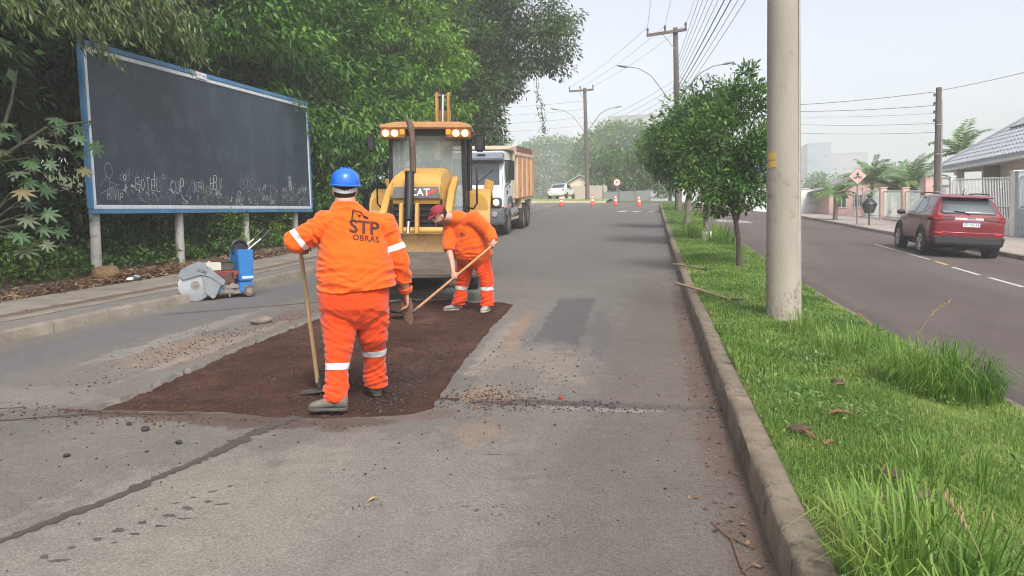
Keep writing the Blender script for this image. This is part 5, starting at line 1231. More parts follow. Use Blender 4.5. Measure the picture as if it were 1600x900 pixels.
def backhoe():
    yaw = rad(9.5); ox, oy = -3.70, 11.15
    root = thing('backhoe_loader', 'yellow backhoe loader facing the camera with its work lamps lit and bucket raised', 'backhoe loader', P(ox, oy), None, yaw, gn(ox, oy))
    B = lambda name, m_, fn, bev=.012, sm=40, par=None: (lambda q: (fn(q), q.build(name, m_, par or root, bev=bev, smooth=sm))[1])(MB())
    # --- front bucket: open towards the camera
    def bucket(q):
        W2 = 1.18; prof = [(0.02, .405), (0.0, .425), (.35, .455), (.62, .56), (.76, .76), (.78, .95), (.72, 1.045), (.70, 1.03), (.75, .94), (.73, .77), (.60, .59), (.35, .485)]
        q.prism(prof, (-W2, 0, 0), (0, 1, 0), (0, 0, 1), (2*W2, 0, 0))
    bk = B('bucket', cat_yd, bucket, .004)
    B('bucket_floor', worn_st, lambda q: q.prism([(.02, .431), (.34, .489), (.585, .592), (.70, .735), (.694, .74), (.578, .603), (.335, .497), (.015, .437)], (-1.15, 0, 0), (0, 1, 0), (0, 0, 1), (2.3, 0, 0)), 0, 30, bk)
    for s in (-1, 1):
        B('side_plate', cat_yd, lambda q: q.prism([(0.02, .42), (.36, .46), (.63, .57), (.77, .77), (.78, .95), (.71, 1.05), (.50, .98), (.10, .62)], (s*1.18-.012, 0, 0), (0, 1, 0), (0, 0, 1), (.024, 0, 0)), .004, 30, bk)
    B('cutting_edge', worn_st, lambda q: q.box((0, -.03, .412), (2.40, .14, .022), (.10, 0, 0)), .003, 30, bk)
    # --- loader arms
    for s in (-1, 1):
        B('loader_arm', cat_y, lambda q: q.prism([(.74, .62), (.88, .60), (1.30, 1.20), (2.0, 1.62), (2.75, 1.88), (2.72, 2.00), (1.9, 1.76), (1.20, 1.34), (.74, .80)], (s*.545-.055, 0, 0), (0, 1, 0), (0, 0, 1), (.11, 0, 0)), .015)
        B('lift_cylinder', black_s, lambda q: q.cyl((s*.545, 1.1, .75), (s*.545, 2.3, 1.15), .06, .06, 14), 0)
    B('arm_cross_tube', cat_y, lambda q: q.cyl((-.545, 1.12, 1.06), (.545, 1.12, 1.06), .06, .06, 16), 0)
    B('tilt_cylinder', black_s, lambda q: (q.cyl((-.10, 1.16, 1.28), (-.10, 1.34, 2.02), .078, .078, 18), q.cyl((-.10, 1.15, 1.24), (-.10, 1.16, 1.30), .088, .088, 18), q.cyl((-.10, 1.34, 2.00), (-.10, 1.345, 2.03), .088, .088, 18)), 0)
    B('tilt_rod', chrome, lambda q: q.cyl((-.10, .98, .86), (-.10, 1.16, 1.28), .034, .034, 12), 0)
    for x, m in ((-.20, 0), (.06, 0)):
        B('tilt_link', cat_y, lambda q: q.prism([(.86, .80), (1.0, .78), (1.14, 1.40-.10*m), (1.10, 1.52-.10*m), (.98, 1.50-.10*m), (.92, 1.2)], (x-.03, 0, 0), (0, 1, 0), (0, 0, 1), (.055, 0, 0)), .01)
    # --- hood, badge panel and grille
    B('hood', cat_y, lambda q: q.loft([[(-.42, 1.36, 1.56), (.42, 1.36, 1.56), (.42, 1.38, 1.80), (.385, 1.42, 1.86), (-.385, 1.42, 1.86), (-.42, 1.38, 1.80)],
                                       [(-.43, 1.60, 1.2), (.43, 1.60, 1.2), (.43, 1.60, 1.90), (.38, 1.62, 1.99), (-.38, 1.62, 1.99), (-.43, 1.60, 1.90)],
                                       [(-.44, 2.2, 1.1), (.44, 2.2, 1.1), (.44, 2.2, 1.98), (.36, 2.2, 2.09), (-.36, 2.2, 2.09), (-.44, 2.2, 1.98)],
                                       [(-.46, 2.85, 1.1), (.46, 2.85, 1.1), (.46, 2.85, 2.04), (.37, 2.85, 2.15), (-.37, 2.85, 2.15), (-.46, 2.85, 2.04)]]), .025)
    bp_ = B('badge_panel', mat('grey_badge_panel', (.12, .12, .12), .45, var=.15), lambda q: q.hexa([(-.41, 1.335, 1.585), (.41, 1.335, 1.585), (.41, 1.37, 1.585), (-.41, 1.37, 1.585)], [(-.37, 1.352, 1.785), (.37, 1.352, 1.785), (.37, 1.385, 1.785), (-.37, 1.385, 1.785)]), .008)
    q = MB(); add_text(q, 'CAT', (.06, 1.331, 1.685), (1, 0, 0), (0, .085, .996), .17, .018, spacing=1.02); q.build('badge_lettering', mat('white_decal', (.75, .74, .70), .6), bp_, smooth=0)
    q = MB(); q.prism([(.06, -.02), (.24, .01), (.30, .06), (.27, .10), (.20, .055), (.10, .02)], (.05, 1.334, 1.66), (1, 0, 0), (0, .085, .996), (0, -.0006, 0)); q.build('red_swoosh', mat('red_decal', (.55, .05, .03), .6), bp_, smooth=0)
    gr = B('grille', blackp, lambda q: q.box((0, 1.60, 1.15), (.84, .36, .86)), .02)
    for k in range(8): B('grille_slat', black_s, lambda q: q.box((0, 1.405, .80+k*.098), (.76, .03, .03), (.3, 0, 0)), 0, 0, gr)
    for s in (-1, 1): B('grille_post', black_s, lambda q: q.box((s*.41, 1.41, 1.15), (.05, .05, .86)), .006, 30, gr)
    B('chassis', cat_yd, lambda q: (q.box((0, 2.7, .72), (.78, 3.2, .38)), q.box((0, 2.9, .42), (1.0, 2.6, .30)), q.box((0, 1.5, .72), (.86, .30, .30))), .02)  # low belly box added to deepen the shade underneath
    B('front_axle', black_s, lambda q: q.box((0, 1.95, .42), (1.6, .18, .18)), .02)
    for s in (-1, 1): wheel(root, (s*.86, 1.95, .40), .40, .30, .21, rm=cat_y, lugs=16)
    for s in (-1, 1): wheel(root, (s*.92, 4.05, .69), .69, .42, .36, rm=cat_y, lugs=20)
    # --- rear fenders
    for s in (-1, 1):
        B('fender', cat_y, lambda q: q.prism([(3.15, 1.02), (3.22, 1.50), (3.42, 1.70), (3.75, 1.78), (4.4, 1.74), (4.75, 1.45), (4.66, 1.42), (4.36, 1.62), (3.8, 1.64), (3.5, 1.56), (3.36, 1.40), (3.30, 1.0)], (s*.66 if s > 0 else -1.16, 0, 0), (0, 1, 0), (0, 0, 1), (.50, 0, 0)), .02)
        B('fender_face', cat_y, lambda q: q.prism([(.66, .98), (1.12, .98), (1.16, 1.45), (1.04, 1.66), (.66, 1.72)], (0, 3.20, 0), (s, 0, 0), (0, 0, 1), (0, .10, 0)), .03)
    # --- cab
    Wc = .70; y0, y1 = 2.86, 4.45; zr = 2.86
    cabf = B('cab_frame', blackp, lambda q: ([q.hexa([(s*Wc-.035, y0+.12, 1.1), (s*Wc+.035, y0+.12, 1.1), (s*Wc+.035, y0+.21, 1.1), (s*Wc-.035, y0+.21, 1.1)], [(s*(Wc-.03)-.035, y0-.02, zr), (s*(Wc-.03)+.035, y0-.02, zr), (s*(Wc-.03)+.035, y0+.07, zr), (s*(Wc-.03)-.035, y0+.07, zr)]) for s in (-1, 1)],
                                               [q.box((s*Wc, 3.62, 1.98), (.07, .08, 1.78)) for s in (-1, 1)], [q.box((s*Wc, y1-.05, 1.98), (.08, .09, 1.78)) for s in (-1, 1)],
                                               q.box((0, y0+.02, zr-.05), (1.40, .06, .11)), q.box((0, y1-.05, zr-.05), (1.40, .08, .1)), [q.box((s*Wc, 3.65, zr-.04), (.07, 1.6, .08)) for s in (-1, 1)], q.box((0, 3.65, 1.12), (1.42, 1.6, .10))), .008)
    B('windscreen', cab_glass, lambda q: q.hexa([(-.665, y0+.155, 1.12), (.665, y0+.155, 1.12), (.665, y0+.163, 1.12), (-.665, y0+.163, 1.12)], [(-.64, y0+.025, zr-.09), (.64, y0+.025, zr-.09), (.64, y0+.033, zr-.09), (-.64, y0+.033, zr-.09)]), 0, 0)
    for s in (-1, 1):
        B('side_window', cab_glass, lambda q: (q.box((s*Wc, 3.31, 2.0), (.008, .55, 1.62)), q.box((s*Wc, 4.02, 2.2), (.008, .70, 1.22))), 0, 0)
    B('rear_window', cab_glass, lambda q: q.box((0, y1-.05, 2.1), (1.3, .008, 1.4)), 0, 0)
    B('seat', mat('grey_seat', (.10, .10, .11), .8), lambda q: (q.box((.05, 3.95, 1.52), (.52, .5, .16)), q.box((.05, 4.18, 1.88), (.50, .14, .62), (-.12, 0, 0)), q.box((.05, 4.22, 2.28), (.28, .1, .18))), .04)
    B('steering_wheel', blackp, lambda q: (q.lathe([(.17, -.012), (.19, 0), (.17, .012), (.15, 0)], (.05, 3.32, 1.92), 20, 'z', True), q.cyl((.05, 3.2, 1.2), (.05, 3.32, 1.9), .035, .035, 8)), 0)
    B('sun_visor', mat('pale_sun_blind', (.62, .60, .52), .8), lambda q: (q.prism([(.12, 2.15), (.22, 2.6), (.40, 2.64), (.36, 2.2), (.28, 1.9)], (0, 3.9, 0), (1, 0, 0), (0, 0, 1), (0, .01, 0)),), 0, 0)
    roof = B('roof', rust_roof, lambda q: q.loft([[(-.84, y0-.22, zr+.00), (.84, y0-.22, zr+.00), (.84, y0-.22, zr+.07), (.60, y0-.22, zr+.105), (-.60, y0-.22, zr+.105), (-.84, y0-.22, zr+.07)],
                                                  [(-.83, y0+.1, zr+.0), (.83, y0+.1, zr+.0), (.82, y0+.1, zr+.10), (.58, y0+.1, zr+.15), (-.58, y0+.1, zr+.15), (-.82, y0+.1, zr+.10)],
                                                  [(-.80, y1+.1, zr+.0), (.80, y1+.1, zr+.0), (.78, y1+.1, zr+.10), (.55, y1+.1, zr+.14), (-.55, y1+.1, zr+.14), (-.78, y1+.1, zr+.10)]]), .02)
    for s in (-1, 1):
        hs_ = B('lamp_housing', mat('brown_lamp_panel', (.20, .095, .045), .6), lambda q: q.box((s*.60, y0-.12, zr-.085), (.46, .14, .19)), .02, 40, roof)
        for k in (0, 1):
            cxx = s*(.725-.165*k)
            B('work_lamp', lamp_on, lambda q: q.lathe([(.058, -.02), (.062, .02), (.02, .03)], (cxx, y0-.20, zr-.085), 16, 'y'), 0, 40, roof)
        B('indicator', amber, lambda q: q.box((s*.42, y0-.195, zr-.06), (.085, .03, .10)), .008, 40, roof)
    B('exhaust_stack', mat('rusty_exhaust', (.085, .055, .042), .75, .3, var=.3, scale=12, col2=(.14, .095, .07)), lambda q: q.tube([(-.115, 1.85, 2.0), (-.12, 1.85, 2.45), (-.13, 1.86, 2.70), (-.16, 1.92, 2.84), (-.21, 2.03, 2.93)], [.055, .055, .055, .055, .05], 14), 0, 60)
    # mirrors and grab rails
    for s in (-1, 1):
        mr_ = B('mirror', blackp, lambda q: q.box((s*(1.02 if s < 0 else .99), y0-.05, 2.60), (.15 if s < 0 else .19, .07, .31)), .035, 50)
        B('mirror_arm', black_s, lambda q: q.tube([(s*.72, y0+.02, 2.80), (s*.98, y0-.02, 2.80), (s*1.0, y0-.02, 2.70)], .012, 6), 0, 60, mr_)
        B('grab_rail', black_s, lambda q: q.tube([(s*.72, y0+.15, 2.26), (s*.80, y0-.02, 2.24), (s*.93, y0-.04, 2.18), (s*.93, y0-.02, 1.50), (s*.86, y0+.02, 1.40), (s*.74, y0+.12, 1.42)], .018, 8), 0, 60)
    B('door_frame', black_s, lambda q: q.tube([(.76, 3.02, 1.25), (.76, 3.0, 2.70), (.76, 3.58, 2.72), (.76, 3.6, 1.25), (.76, 3.02, 1.25)], .022, 6), 0, 60)
    # --- folded backhoe boom standing up behind the cab
    T = lambda y, z: (y, z-.28)
    bo = [T(5.2, 1.1), T(5.55, 1.1), T(5.75, 2.6), T(5.35, 4.15), T(5.10, 4.10), T(5.35, 2.6)]
    bm_ = B('boom', cat_y, lambda q: (q.prism(bo, (-.09, 0, 0), (0, 1, 0), (0, 0, 1), (.06, 0, 0)), q.prism(bo, (.16, 0, 0), (0, 1, 0), (0, 0, 1), (.06, 0, 0)), q.box((.065, 5.5, 2.2), (.24, .10, 2.6), (-.06, 0, 0))), .01)
    B('boom_rod', chrome, lambda q: q.cyl((.06, 5.02, 2.4), (.085, 5.02, 3.77), .038, .038, 12), 0, 60, bm_)
    B('boom_hose', blackp, lambda q: (q.tube([(.25, 5.1, 2.8), (.28, 5.05, 3.3), (.24, 5.1, 3.7)], .018, 6), q.tube([(.30, 5.1, 2.7), (.35, 5.05, 3.05), (.24, 5.1, 3.25)], .016, 6)), 0, 60, bm_)
    B('boom_pin', steel_d, lambda q: (q.cyl((-.12, 5.2, 3.77), (.25, 5.2, 3.77), .04, .04, 12), q.cyl((.0, 5.2, 3.82), (.0, 5.2, 3.96), .02, .02, 6)), 0, 60, bm_)
    B('swing_frame', cat_yd, lambda q: q.box((.1, 5.1, .9), (.9, .5, .7)), .03)
    for s in (-1, 1):
        B('stabilizer', cat_y, lambda q: q.hexa([(s*.92-.09, 5.0, 1.25), (s*.92+.09, 5.0, 1.25), (s*.92+.09, 5.25, 1.25), (s*.92-.09, 5.25, 1.25)], [(s*1.08-.09, 5.0, 2.02), (s*1.08+.09, 5.0, 1.95), (s*1.08+.09, 5.25, 1.95), (s*1.08-.09, 5.25, 2.02)]), .012)
backhoe()

white_p = mat('dusty_white_paint', (.60, .63, .65), .35, var=.06, scale=2, coat=.3, wear=(.42, .41, .39), wscale=3, wth=.62)
grey_pl = mat('grey_bumper_plastic', (.075, .082, .095), .6, var=.2, scale=5, wear=(.15, .14, .13), wscale=5, wth=.6)
rust_b = mat('rusty_orange_steel', (.40, .155, .055), .75, var=.2, scale=3, col2=(.52, .25, .10), wear=(.24, .11, .055), wscale=5, wth=.55, bump=.2, stretch=(1, 1, .4))
cream_b = mat('faded_cream_steel', (.48, .38, .27), .7, var=.15, scale=3, col2=(.56, .47, .36), wear=(.30, .17, .09), wscale=4, wth=.6)
def dump_truck():
    ox, oy = -6.26, 26.15; root = thing('dump_truck', 'white cabbed dump truck with rust orange tipping body parked behind the digger', 'truck', P(ox, oy), None, rad(1.0), gn(ox, oy+4))
    B = lambda name, m_, fn, bev=.02, sm=40, par=None: (lambda q: (fn(q), q.build(name, m_, par or root, bev=bev, smooth=sm))[1])(MB())
    Wd = 1.20
    B('cab', white_p, lambda q: q.loft([[(-Wd, -.02, 1.0), (Wd, -.02, 1.0), (Wd, .04, 1.65), (Wd*.97, .10, 1.75), (-Wd*.97, .10, 1.75), (-Wd, .04, 1.65)],
                                        [(-Wd-.03, .12, .95), (Wd+.03, .12, .95), (Wd+.03, .12, 1.9), (Wd*.95, .34, 2.75), (-Wd*.95, .34, 2.75), (-Wd-.03, .12, 1.9)],
                                        [(-Wd-.03, .55, .95), (Wd+.03, .55, .95), (Wd+.03, .55, 1.9), (Wd*.95, .55, 2.96), (-Wd*.95, .55, 2.96), (-Wd-.03, .55, 1.9)],
                                        [(-Wd-.03, 1.75, .95), (Wd+.03, 1.75, .95), (Wd+.03, 1.75, 1.9), (Wd*.95, 1.75, 2.98), (-Wd*.95, 1.75, 2.98), (-Wd-.03, 1.75, 1.9)]]), .05)
    B('windscreen', glassmat('truck_glass', (.035, .05, .06), .03, .92), lambda q: q.hexa([(-1.06, .105, 1.78), (1.06, .105, 1.78), (1.06, .125, 1.78), (-1.06, .125, 1.78)], [(-1.02, .245, 2.50), (1.02, .245, 2.50), (1.02, .265, 2.50), (-1.02, .265, 2.50)]), .004)
    B('wiper', blackp, lambda q: (q.tube([(.2, .095, 1.80), (.85, .20, 2.30)], .012, 5), q.tube([(-.6, .095, 1.80), (.05, .20, 2.30)], .012, 5)), 0)
    B('sun_visor', mat('grey_visor', (.15, .17, .20), .5, var=.15), lambda q: q.prism([(-.12, 2.66), (-.06, 2.62), (.32, 2.52), (.38, 2.86), (.10, 2.90)], (-1.2, 0, 0), (0, 1, 0), (0, 0, 1), (2.4, 0, 0)), .03)
    B('roof_lamp', blackp, lambda q: q.box((.45, -.02, 2.80), (.30, .06, .06)), .01)
    B('bumper', grey_pl, lambda q: q.prism([(-.16, .42), (.35, .42), (.35, 1.02), (-.05, 1.02), (-.14, .85)], (-1.24, 0, 0), (0, 1, 0), (0, 0, 1), (2.48, 0, 0)), .05)
    for s in (-1, 1):
        hl = B('headlight', mat('headlamp_bezel', (.08, .08, .085), .4), lambda q: q.box((s*.95, -.03, 1.18), (.42, .10, .34)), .04)
        B('lamp_lens', lamp_hl, lambda q: q.lathe([(.10, -.02), (.105, .01), (.02, .03)], (s*.97, -.095, 1.19), 18, 'y'), 0, 40, hl)
        B('fog_lamp', mat('clear_lamp', (.42, .44, .46), .15, .4), lambda q: q.lathe([(.10, -.02), (.105, .02), (.02, .03)], (s*.93, -.165, .80), 16, 'y'), 0)
        B('mirror', blackp, lambda q: (q.box((s*1.46, .22, 2.28), (.20, .14, .66)), q.tube([(s*1.2, .3, 2.62), (s*1.46, .24, 2.62)], .02, 6), q.tube([(s*1.2, .3, 1.7), (s*1.40, .24, 1.85), (s*1.46, .24, 2.0)], .02, 6)), .04)
        B('door_window', glassmat('truck_side_glass', (.015, .02, .025), .05, .95), lambda q: q.hexa([(s*1.225-.012, .40, 1.86), (s*1.225+.012, .40, 1.86), (s*1.225+.012, 1.25, 1.86), (s*1.225-.012, 1.25, 1.86)], [(s*1.175-.012, .52, 2.62), (s*1.175+.012, .52, 2.62), (s*1.175+.012, 1.25, 2.62), (s*1.175-.012, 1.25, 2.62)]), 0, 0)
        B('door_handle', blackp, lambda q: q.box((s*1.24, 1.15, 1.72), (.03, .2, .06)), .01)
        B('side_vent', blackp, lambda q: q.box((s*1.235, .70, 1.52), (.02, .22, .12)), .004)
        B('wheel_arch', grey_pl, lambda q: q.prism([(.62, .72), (.70, 1.12), (.95, 1.34), (1.35, 1.38), (1.62, 1.22), (1.78, .95), (1.68, .95), (1.52, 1.14), (1.3, 1.26), (1.0, 1.22), (.82, 1.05), (.76, .72)], (s*1.22-.04, 0, 0), (0, 1, 0), (0, 0, 1), (.10, 0, 0)), .01)
        wheel(root, (s*1.06, 1.22, .50), .50, .30, .29, rm=mat('brown_dusty_rim', (.20, .12, .075), .7))
        for yy in (4.55, 5.85): wheel(root, (s*.98, yy, .50), .50, .56, .29, rm=mat('grey_dusty_rim', (.32, .29, .26), .6, .2))
        B('fuel_tank', mat('dusty_tank', (.30, .28, .26), .6, .2), lambda q: q.cyl((s*.95, 2.1, .78), (s*.95, 3.3, .78), .27, .27, 16), 0)
        B('step_guard', mat('cream_steel_guard', (.42, .35, .26), .7), lambda q: (q.box((s*1.16, 2.7, .52), (.05, 1.9, .10)), q.box((s*1.16, 2.7, .75), (.04, 1.9, .05))), .01)
        B('rear_mudguard', cream_b, lambda q: q.prism([(3.75, .85), (3.85, 1.22), (6.55, 1.22), (6.65, .85), (6.58, .85), (6.48, 1.14), (3.93, 1.14), (3.83, .85)], (s*1.0 if s > 0 else -1.26, 0, 0), (0, 1, 0), (0, 0, 1), (.26, 0, 0)), .01)
        B('marker_lamp', mat('red_marker', (.6, .03, .03), .4, emit=(1, .05, .03), es=.4), lambda q: q.box((s*1.25, .70, 1.02), (.04, .08, .12)), .01)
    B('chassis', steel_d, lambda q: (q.box((-.4, 3.8, .85), (.14, 5.6, .26)), q.box((.4, 3.8, .85), (.14, 5.6, .26)), q.box((0, 4.55, .5), (1.8, .14, .14)), q.box((0, 5.85, .5), (1.8, .14, .14)), q.box((0, 1.22, .5), (2.0, .14, .14))), .01)
    # tipping body
    z0, z1 = 1.28, 2.92; ya, yb = 2.05, 7.0; Wb = 1.27
    body = B('tipping_body', rust_b, lambda q: (q.box((-Wb+.03, (ya+yb)/2, (z0+z1)/2), (.06, yb-ya, z1-z0)), q.box((Wb-.03, (ya+yb)/2, (z0+z1)/2), (.06, yb-ya, z1-z0)), q.box((0, (ya+yb)/2, z0-.03), (2*Wb, yb-ya, .08)), q.box((0, yb, (z0+z1)/2-.05), (2*Wb-.1, .07, z1-z0-.1))), .01)
    B('head_board', cream_b, lambda q: q.box((0, ya+.02, (z0+z1)/2+.08), (2*Wb+.04, .08, z1-z0+.22)), .02, 40, body)
    B('cab_guard', cream_b, lambda q: q.hexa([(-Wb, ya-1.0, z1+.10), (Wb, ya-1.0, z1+.10), (Wb, ya+.5, z1+.02), (-Wb, ya+.5, z1+.02)], [(-Wb, ya-1.0, z1+.16), (Wb, ya-1.0, z1+.16), (Wb, ya+.5, z1+.30), (-Wb, ya+.5, z1+.30)]), .02, 40, body)
    for s in (-1, 1):
        B('top_rail', cream_b, lambda q: q.box((s*(Wb+.02), (ya+yb)/2, z1-.02), (.14, yb-ya, .14)), .02, 40, body)
        for k in range(12): B('rib', rust_b if k % 3 else cream_b, lambda q: q.hexa([(s*Wb-.01*s, ya+.25+k*.405, z0), (s*(Wb+.09), ya+.28+k*.405, z0), (s*(Wb+.09), ya+.38+k*.405, z0), (s*Wb-.01*s, ya+.41+k*.405, z0)], [(s*Wb-.01*s, ya+.25+k*.405, z1-.09), (s*(Wb+.09), ya+.28+k*.405, z1-.09), (s*(Wb+.09), ya+.38+k*.405, z1-.09), (s*Wb-.01*s, ya+.41+k*.405, z1-.09)]), .008, 40, body)
        B('sideboard', mat('brown_sideboard', (.16, .065, .045), .8, var=.25, scale=4), lambda q: q.box((s*(Wb-.03), (ya+yb)/2+.4, z1+.17), (.05, yb-ya-.9, .26)), .005, 40, body)
        B('tailgate_hinge', rust_b, lambda q: (q.box((s*(Wb-.02), yb+.1, z1+.08), (.10, .18, .3)), q.box((s*(Wb-.02), yb+.08, z0+.5), (.10, .14, .16))), .01, 40, body)
    B('tailgate', mat('dark_rust_tailgate', (.20, .08, .05), .8, var=.2), lambda q: q.box((0, yb+.05, (z0+z1)/2+.08), (2*Wb-.16, .05, z1-z0+.2)), .01, 40, body)
dump_truck()

def suv():
    ox, oy = 8.18, 23.9; root = thing('parked_suv', 'dark red compact SUV parked at the right kerb, seen from behind', 'car', P(ox, oy), None, rad(-4.5), gn(ox, oy, 1.0))
    red = mat('metallic_wine_red_paint', (.170, .007, .018), .32, .0, var=.04, scale=2, coat=.45)
    clad = mat('charcoal_cladding', (.016, .016, .018), .6, var=.2, scale=8)
    glass = glassmat('privacy_glass', (.055, .07, .08), .06, .92)
    B = lambda name, m_, fn, bev=.01, sm=45, par=None: (lambda q: (fn(q), q.build(name, m_, par or root, bev=bev, smooth=sm))[1])(MB())
    # stations: y, zb, z_belt, z_top, half width low, half width belt, half width roof
    ST = [(-2.20, .52, .86, .93, .70, .66, .56), (-2.17, .40, .96, 1.03, .80, .78, .66), (-2.08, .33, 1.04, 1.115, .865, .85, .73), (-1.96, .30, 1.07, 1.27, .895, .868, .70), (-1.82, .28, 1.08, 1.44, .905, .872, .665), (-1.66, .28, 1.08, 1.575, .91, .875, .635), (-1.40, .28, 1.075, 1.632, .912, .875, .615), (-.8, .27, 1.06, 1.655, .91, .875, .605), (-.1, .27, 1.05, 1.65, .91, .875, .605), (.35, .27, 1.04, 1.595, .91, .872, .60), (.75, .27, 1.03, 1.40, .91, .868, .63), (1.10, .27, 1.02, 1.16, .91, .862, .70), (1.28, .28, .99, 1.07, .91, .858, .72), (1.75, .30, .92, 1.0, .90, .84, .70), (2.06, .34, .82, .90, .86, .78, .62), (2.18, .42, .68, .76, .74, .66, .5), (2.21, .50, .62, .68, .62, .55, .4)]
    def sect(st):
        y, zb, zt, zr, wl, wb, wr = st; h = zr-zt
        half = [(wl*.55, zb), (wl*.90, zb+.015), (wl*.985, zb+.12), (wl, zb+(zt-zb)*.45), (wl*.992, zb+(zt-zb)*.72), (wb, zt), (wb*.982, zt+h*.10), (wr+(wb*.982-wr)*.28, zt+h*.70), (wr, zr-h*.07), (wr*.80, zr-h*.005), (wr*.4, zr+.008)]
        return [Vector((x, y, z)) for x, z in half]+[Vector((-x, y, z)) for x, z in reversed(half)]
    q = MB(); q.loft([sect(s) for s in ST]); o = q.build('body', red, root, smooth=60)
    md = o.modifiers.new('sub', 'SUBSURF'); md.levels = 2; md.render_levels = 2
    dg = bpy.context.evaluated_depsgraph_get(); m2 = bpy.data.meshes.new_from_object(o.evaluated_get(dg)); o.modifiers.clear(); o.data = m2; m2.name = 'body'; m2.shade_smooth()
    bm = bmesh.new(); bm.from_mesh(m2); bvh = BVHTree.FromBMesh(bm); bm.free()
    def conform(name, poly, origin_fn, dirv, m_, off, par=None, n=10, thick=.004):
        """a panel whose outline poly (2-D) is projected on the body along dirv"""
        me = bpy.data.meshes.new(name); pv_ = [Vector((p[0], p[1])) for p in poly]; xs_ = [p[0] for p in poly]; ys_ = [p[1] for p in poly]; pts = list(pv_); e = [(i, (i+1) % len(pv_)) for i in range(len(pv_))]
        st = max(max(xs_)-min(xs_), max(ys_)-min(ys_))/n
        x = min(xs_)+st/2
        while x < max(xs_):
            y = min(ys_)+st/2
            while y < max(ys_): pts.append(Vector((x, y))); y += st
            x += st
        vs, es, fs, *_ = delaunay_2d_cdt(pts, e, [], 1, 1e-5)
        W_ = []
        d = Vector(dirv)
        for v in vs:
            xx, yy_ = v.x, v.y; p = Vector(origin_fn(xx, yy_)); h = bvh.ray_cast(p, d); it_ = 0
            while it_ < 14 and (h[0] is None or (abs(d.y) > .5 and h[0].y > -1.5)):
                xx *= .985; p = Vector(origin_fn(xx, yy_)); h = bvh.ray_cast(p, d); it_ += 1
            W_.append((h[0]+h[1]*off if h[0] and h[1].dot(d) < 0 else (h[0]-d*off if h[0] else p+d*1.0)))
        me.from_pydata(W_, [], [tuple(f) for f in fs]); me.materials.append(m_); me.shade_smooth()
        oo = bpy.data.objects.new(name, me); COL.objects.link(oo); oo.parent = par or root
        sm = oo.modifiers.new('s', 'SOLIDIFY'); sm.thickness = thick; sm.offset = 0
        return oo
    back = lambda x, z: (x, -4.0, z); up = lambda x, y: (x, y, 3.0)
    # rear window, lights, plate
    rw = conform('rear_window', [(-.60, 1.135), (.60, 1.135), (.66, 1.18), (.58, 1.50), (.5, 1.535), (-.5, 1.535), (-.58, 1.50), (-.66, 1.18)], back, (0, 1, 0), glass, .006)
    B('rear_wiper', blackp, lambda q_: q_.tube([(.02, -2.10, 1.14), (-.10, -2.06, 1.19), (-.34, -2.035, 1.21)], .014, 6), 0, 60, rw)
    B('roof_spoiler', red, lambda q_: q_.loft([[(-.58, -1.55, 1.60), (.58, -1.55, 1.60), (.58, -1.55, 1.645), (-.58, -1.55, 1.645)], [(-.62, -1.86, 1.555), (.62, -1.86, 1.555), (.62, -1.86, 1.585), (-.62, -1.86, 1.585)]]), .012)
    tl_m = mat('red_tail_lens', (.16, .008, .010), .5, var=.2, scale=9, spec=.2); tl_c = mat('smoked_lamp_lens', (.10, .03, .03), .55, var=.1, spec=.2)
    for s in (-1, 1):
        tl = conform('tail_light', [(s*.50, .985), (s*.50, 1.075), (s*.74, 1.085), (s*.885, 1.07), (s*.90, .955), (s*.78, .945)], back, (0, 1, 0), tl_m, .012, n=14, thick=.01)
        conform('lens', [(s*.33, 1.005), (s*.35, 1.065), (s*.60, 1.075), (s*.60, .985), (s*.5, .975)], back, (0, 1, 0), tl_c, .014, tl, 12, .01)
        conform('reflector', [(s*.60, .62), (s*.60, .66), (s*.80, .68), (s*.80, .63)], back, (0, 1, 0), mat('red_reflector', (.45, .02, .02), .3), .008, None, 8)
    conform('tailgate_seam', [(-.66, .70), (-.60, .66), (.60, .66), (.66, .70), (.66, .712), (.60, .674), (-.60, .674), (-.66, .712)], back, (0, 1, 0), mat('bright_trim', (.35, .12, .14), .25, .5), .004, None, 24)
    pl = B('number_plate', mat('plate_white', (.72, .74, .76), .5), lambda q_: q_.box((.05, -2.195, .885), (.40, .016, .13)), .004)
    B('plate_band', mat('plate_blue', (.02, .06, .30), .5), lambda q_: q_.box((.05, -2.2045, .936), (.392, .004, .024)), 0, 0, pl)
    q = MB(); add_text(q, 'IZU1G14', (.05, -2.2045, .874), (1, 0, 0), (0, 0, 1), .095, .004, spacing=.98); q.build('plate_characters', mat('plate_ink', (.05, .06, .09), .6), pl, smooth=0)
    B('plate_recess', mat('chrome_strip', (.6, .6, .62), .2, 1), lambda q_: q_.box((.05, -2.165, 1.035), (.20, .02, .035)), .006)
    B('rear_bumper', clad, lambda q_: q_.loft([[(-.84, -2.12, .30), (.84, -2.12, .30), (.90, -2.12, .58), (-.90, -2.12, .58)], [(-.78, -2.235, .36), (.78, -2.235, .36), (.82, -2.225, .56), (-.82, -2.225, .56)]]), .03)
    # side glass
    side = lambda s: (lambda y, z: (s*3.0, y, z))
    for s in (-1, 1):
        conform('rear_side_window', [(-1.00, 1.13), (-.28, 1.11), (-.30, 1.555), (-.75, 1.555), (-1.12, 1.30)], side(s), (-s, 0, 0), glass, .005, None, 12)
        conform('front_side_window', [(-.24, 1.11), (.80, 1.09), (.86, 1.14), (.42, 1.46), (.1, 1.545), (-.26, 1.555)], side(s), (-s, 0, 0), glass, .005, None, 12)
        conform('quarter_window', [(-1.06, 1.14), (-1.18, 1.30), (-1.42, 1.33), (-1.36, 1.16)], side(s), (-s, 0, 0), glass, .005, None, 10)
        conform('sill_cladding', [(-.95, .28), (.95, .28), (.95, .44), (-.95, .44)], side(s), (-s, 0, 0), clad, .012, None, 12, .02)
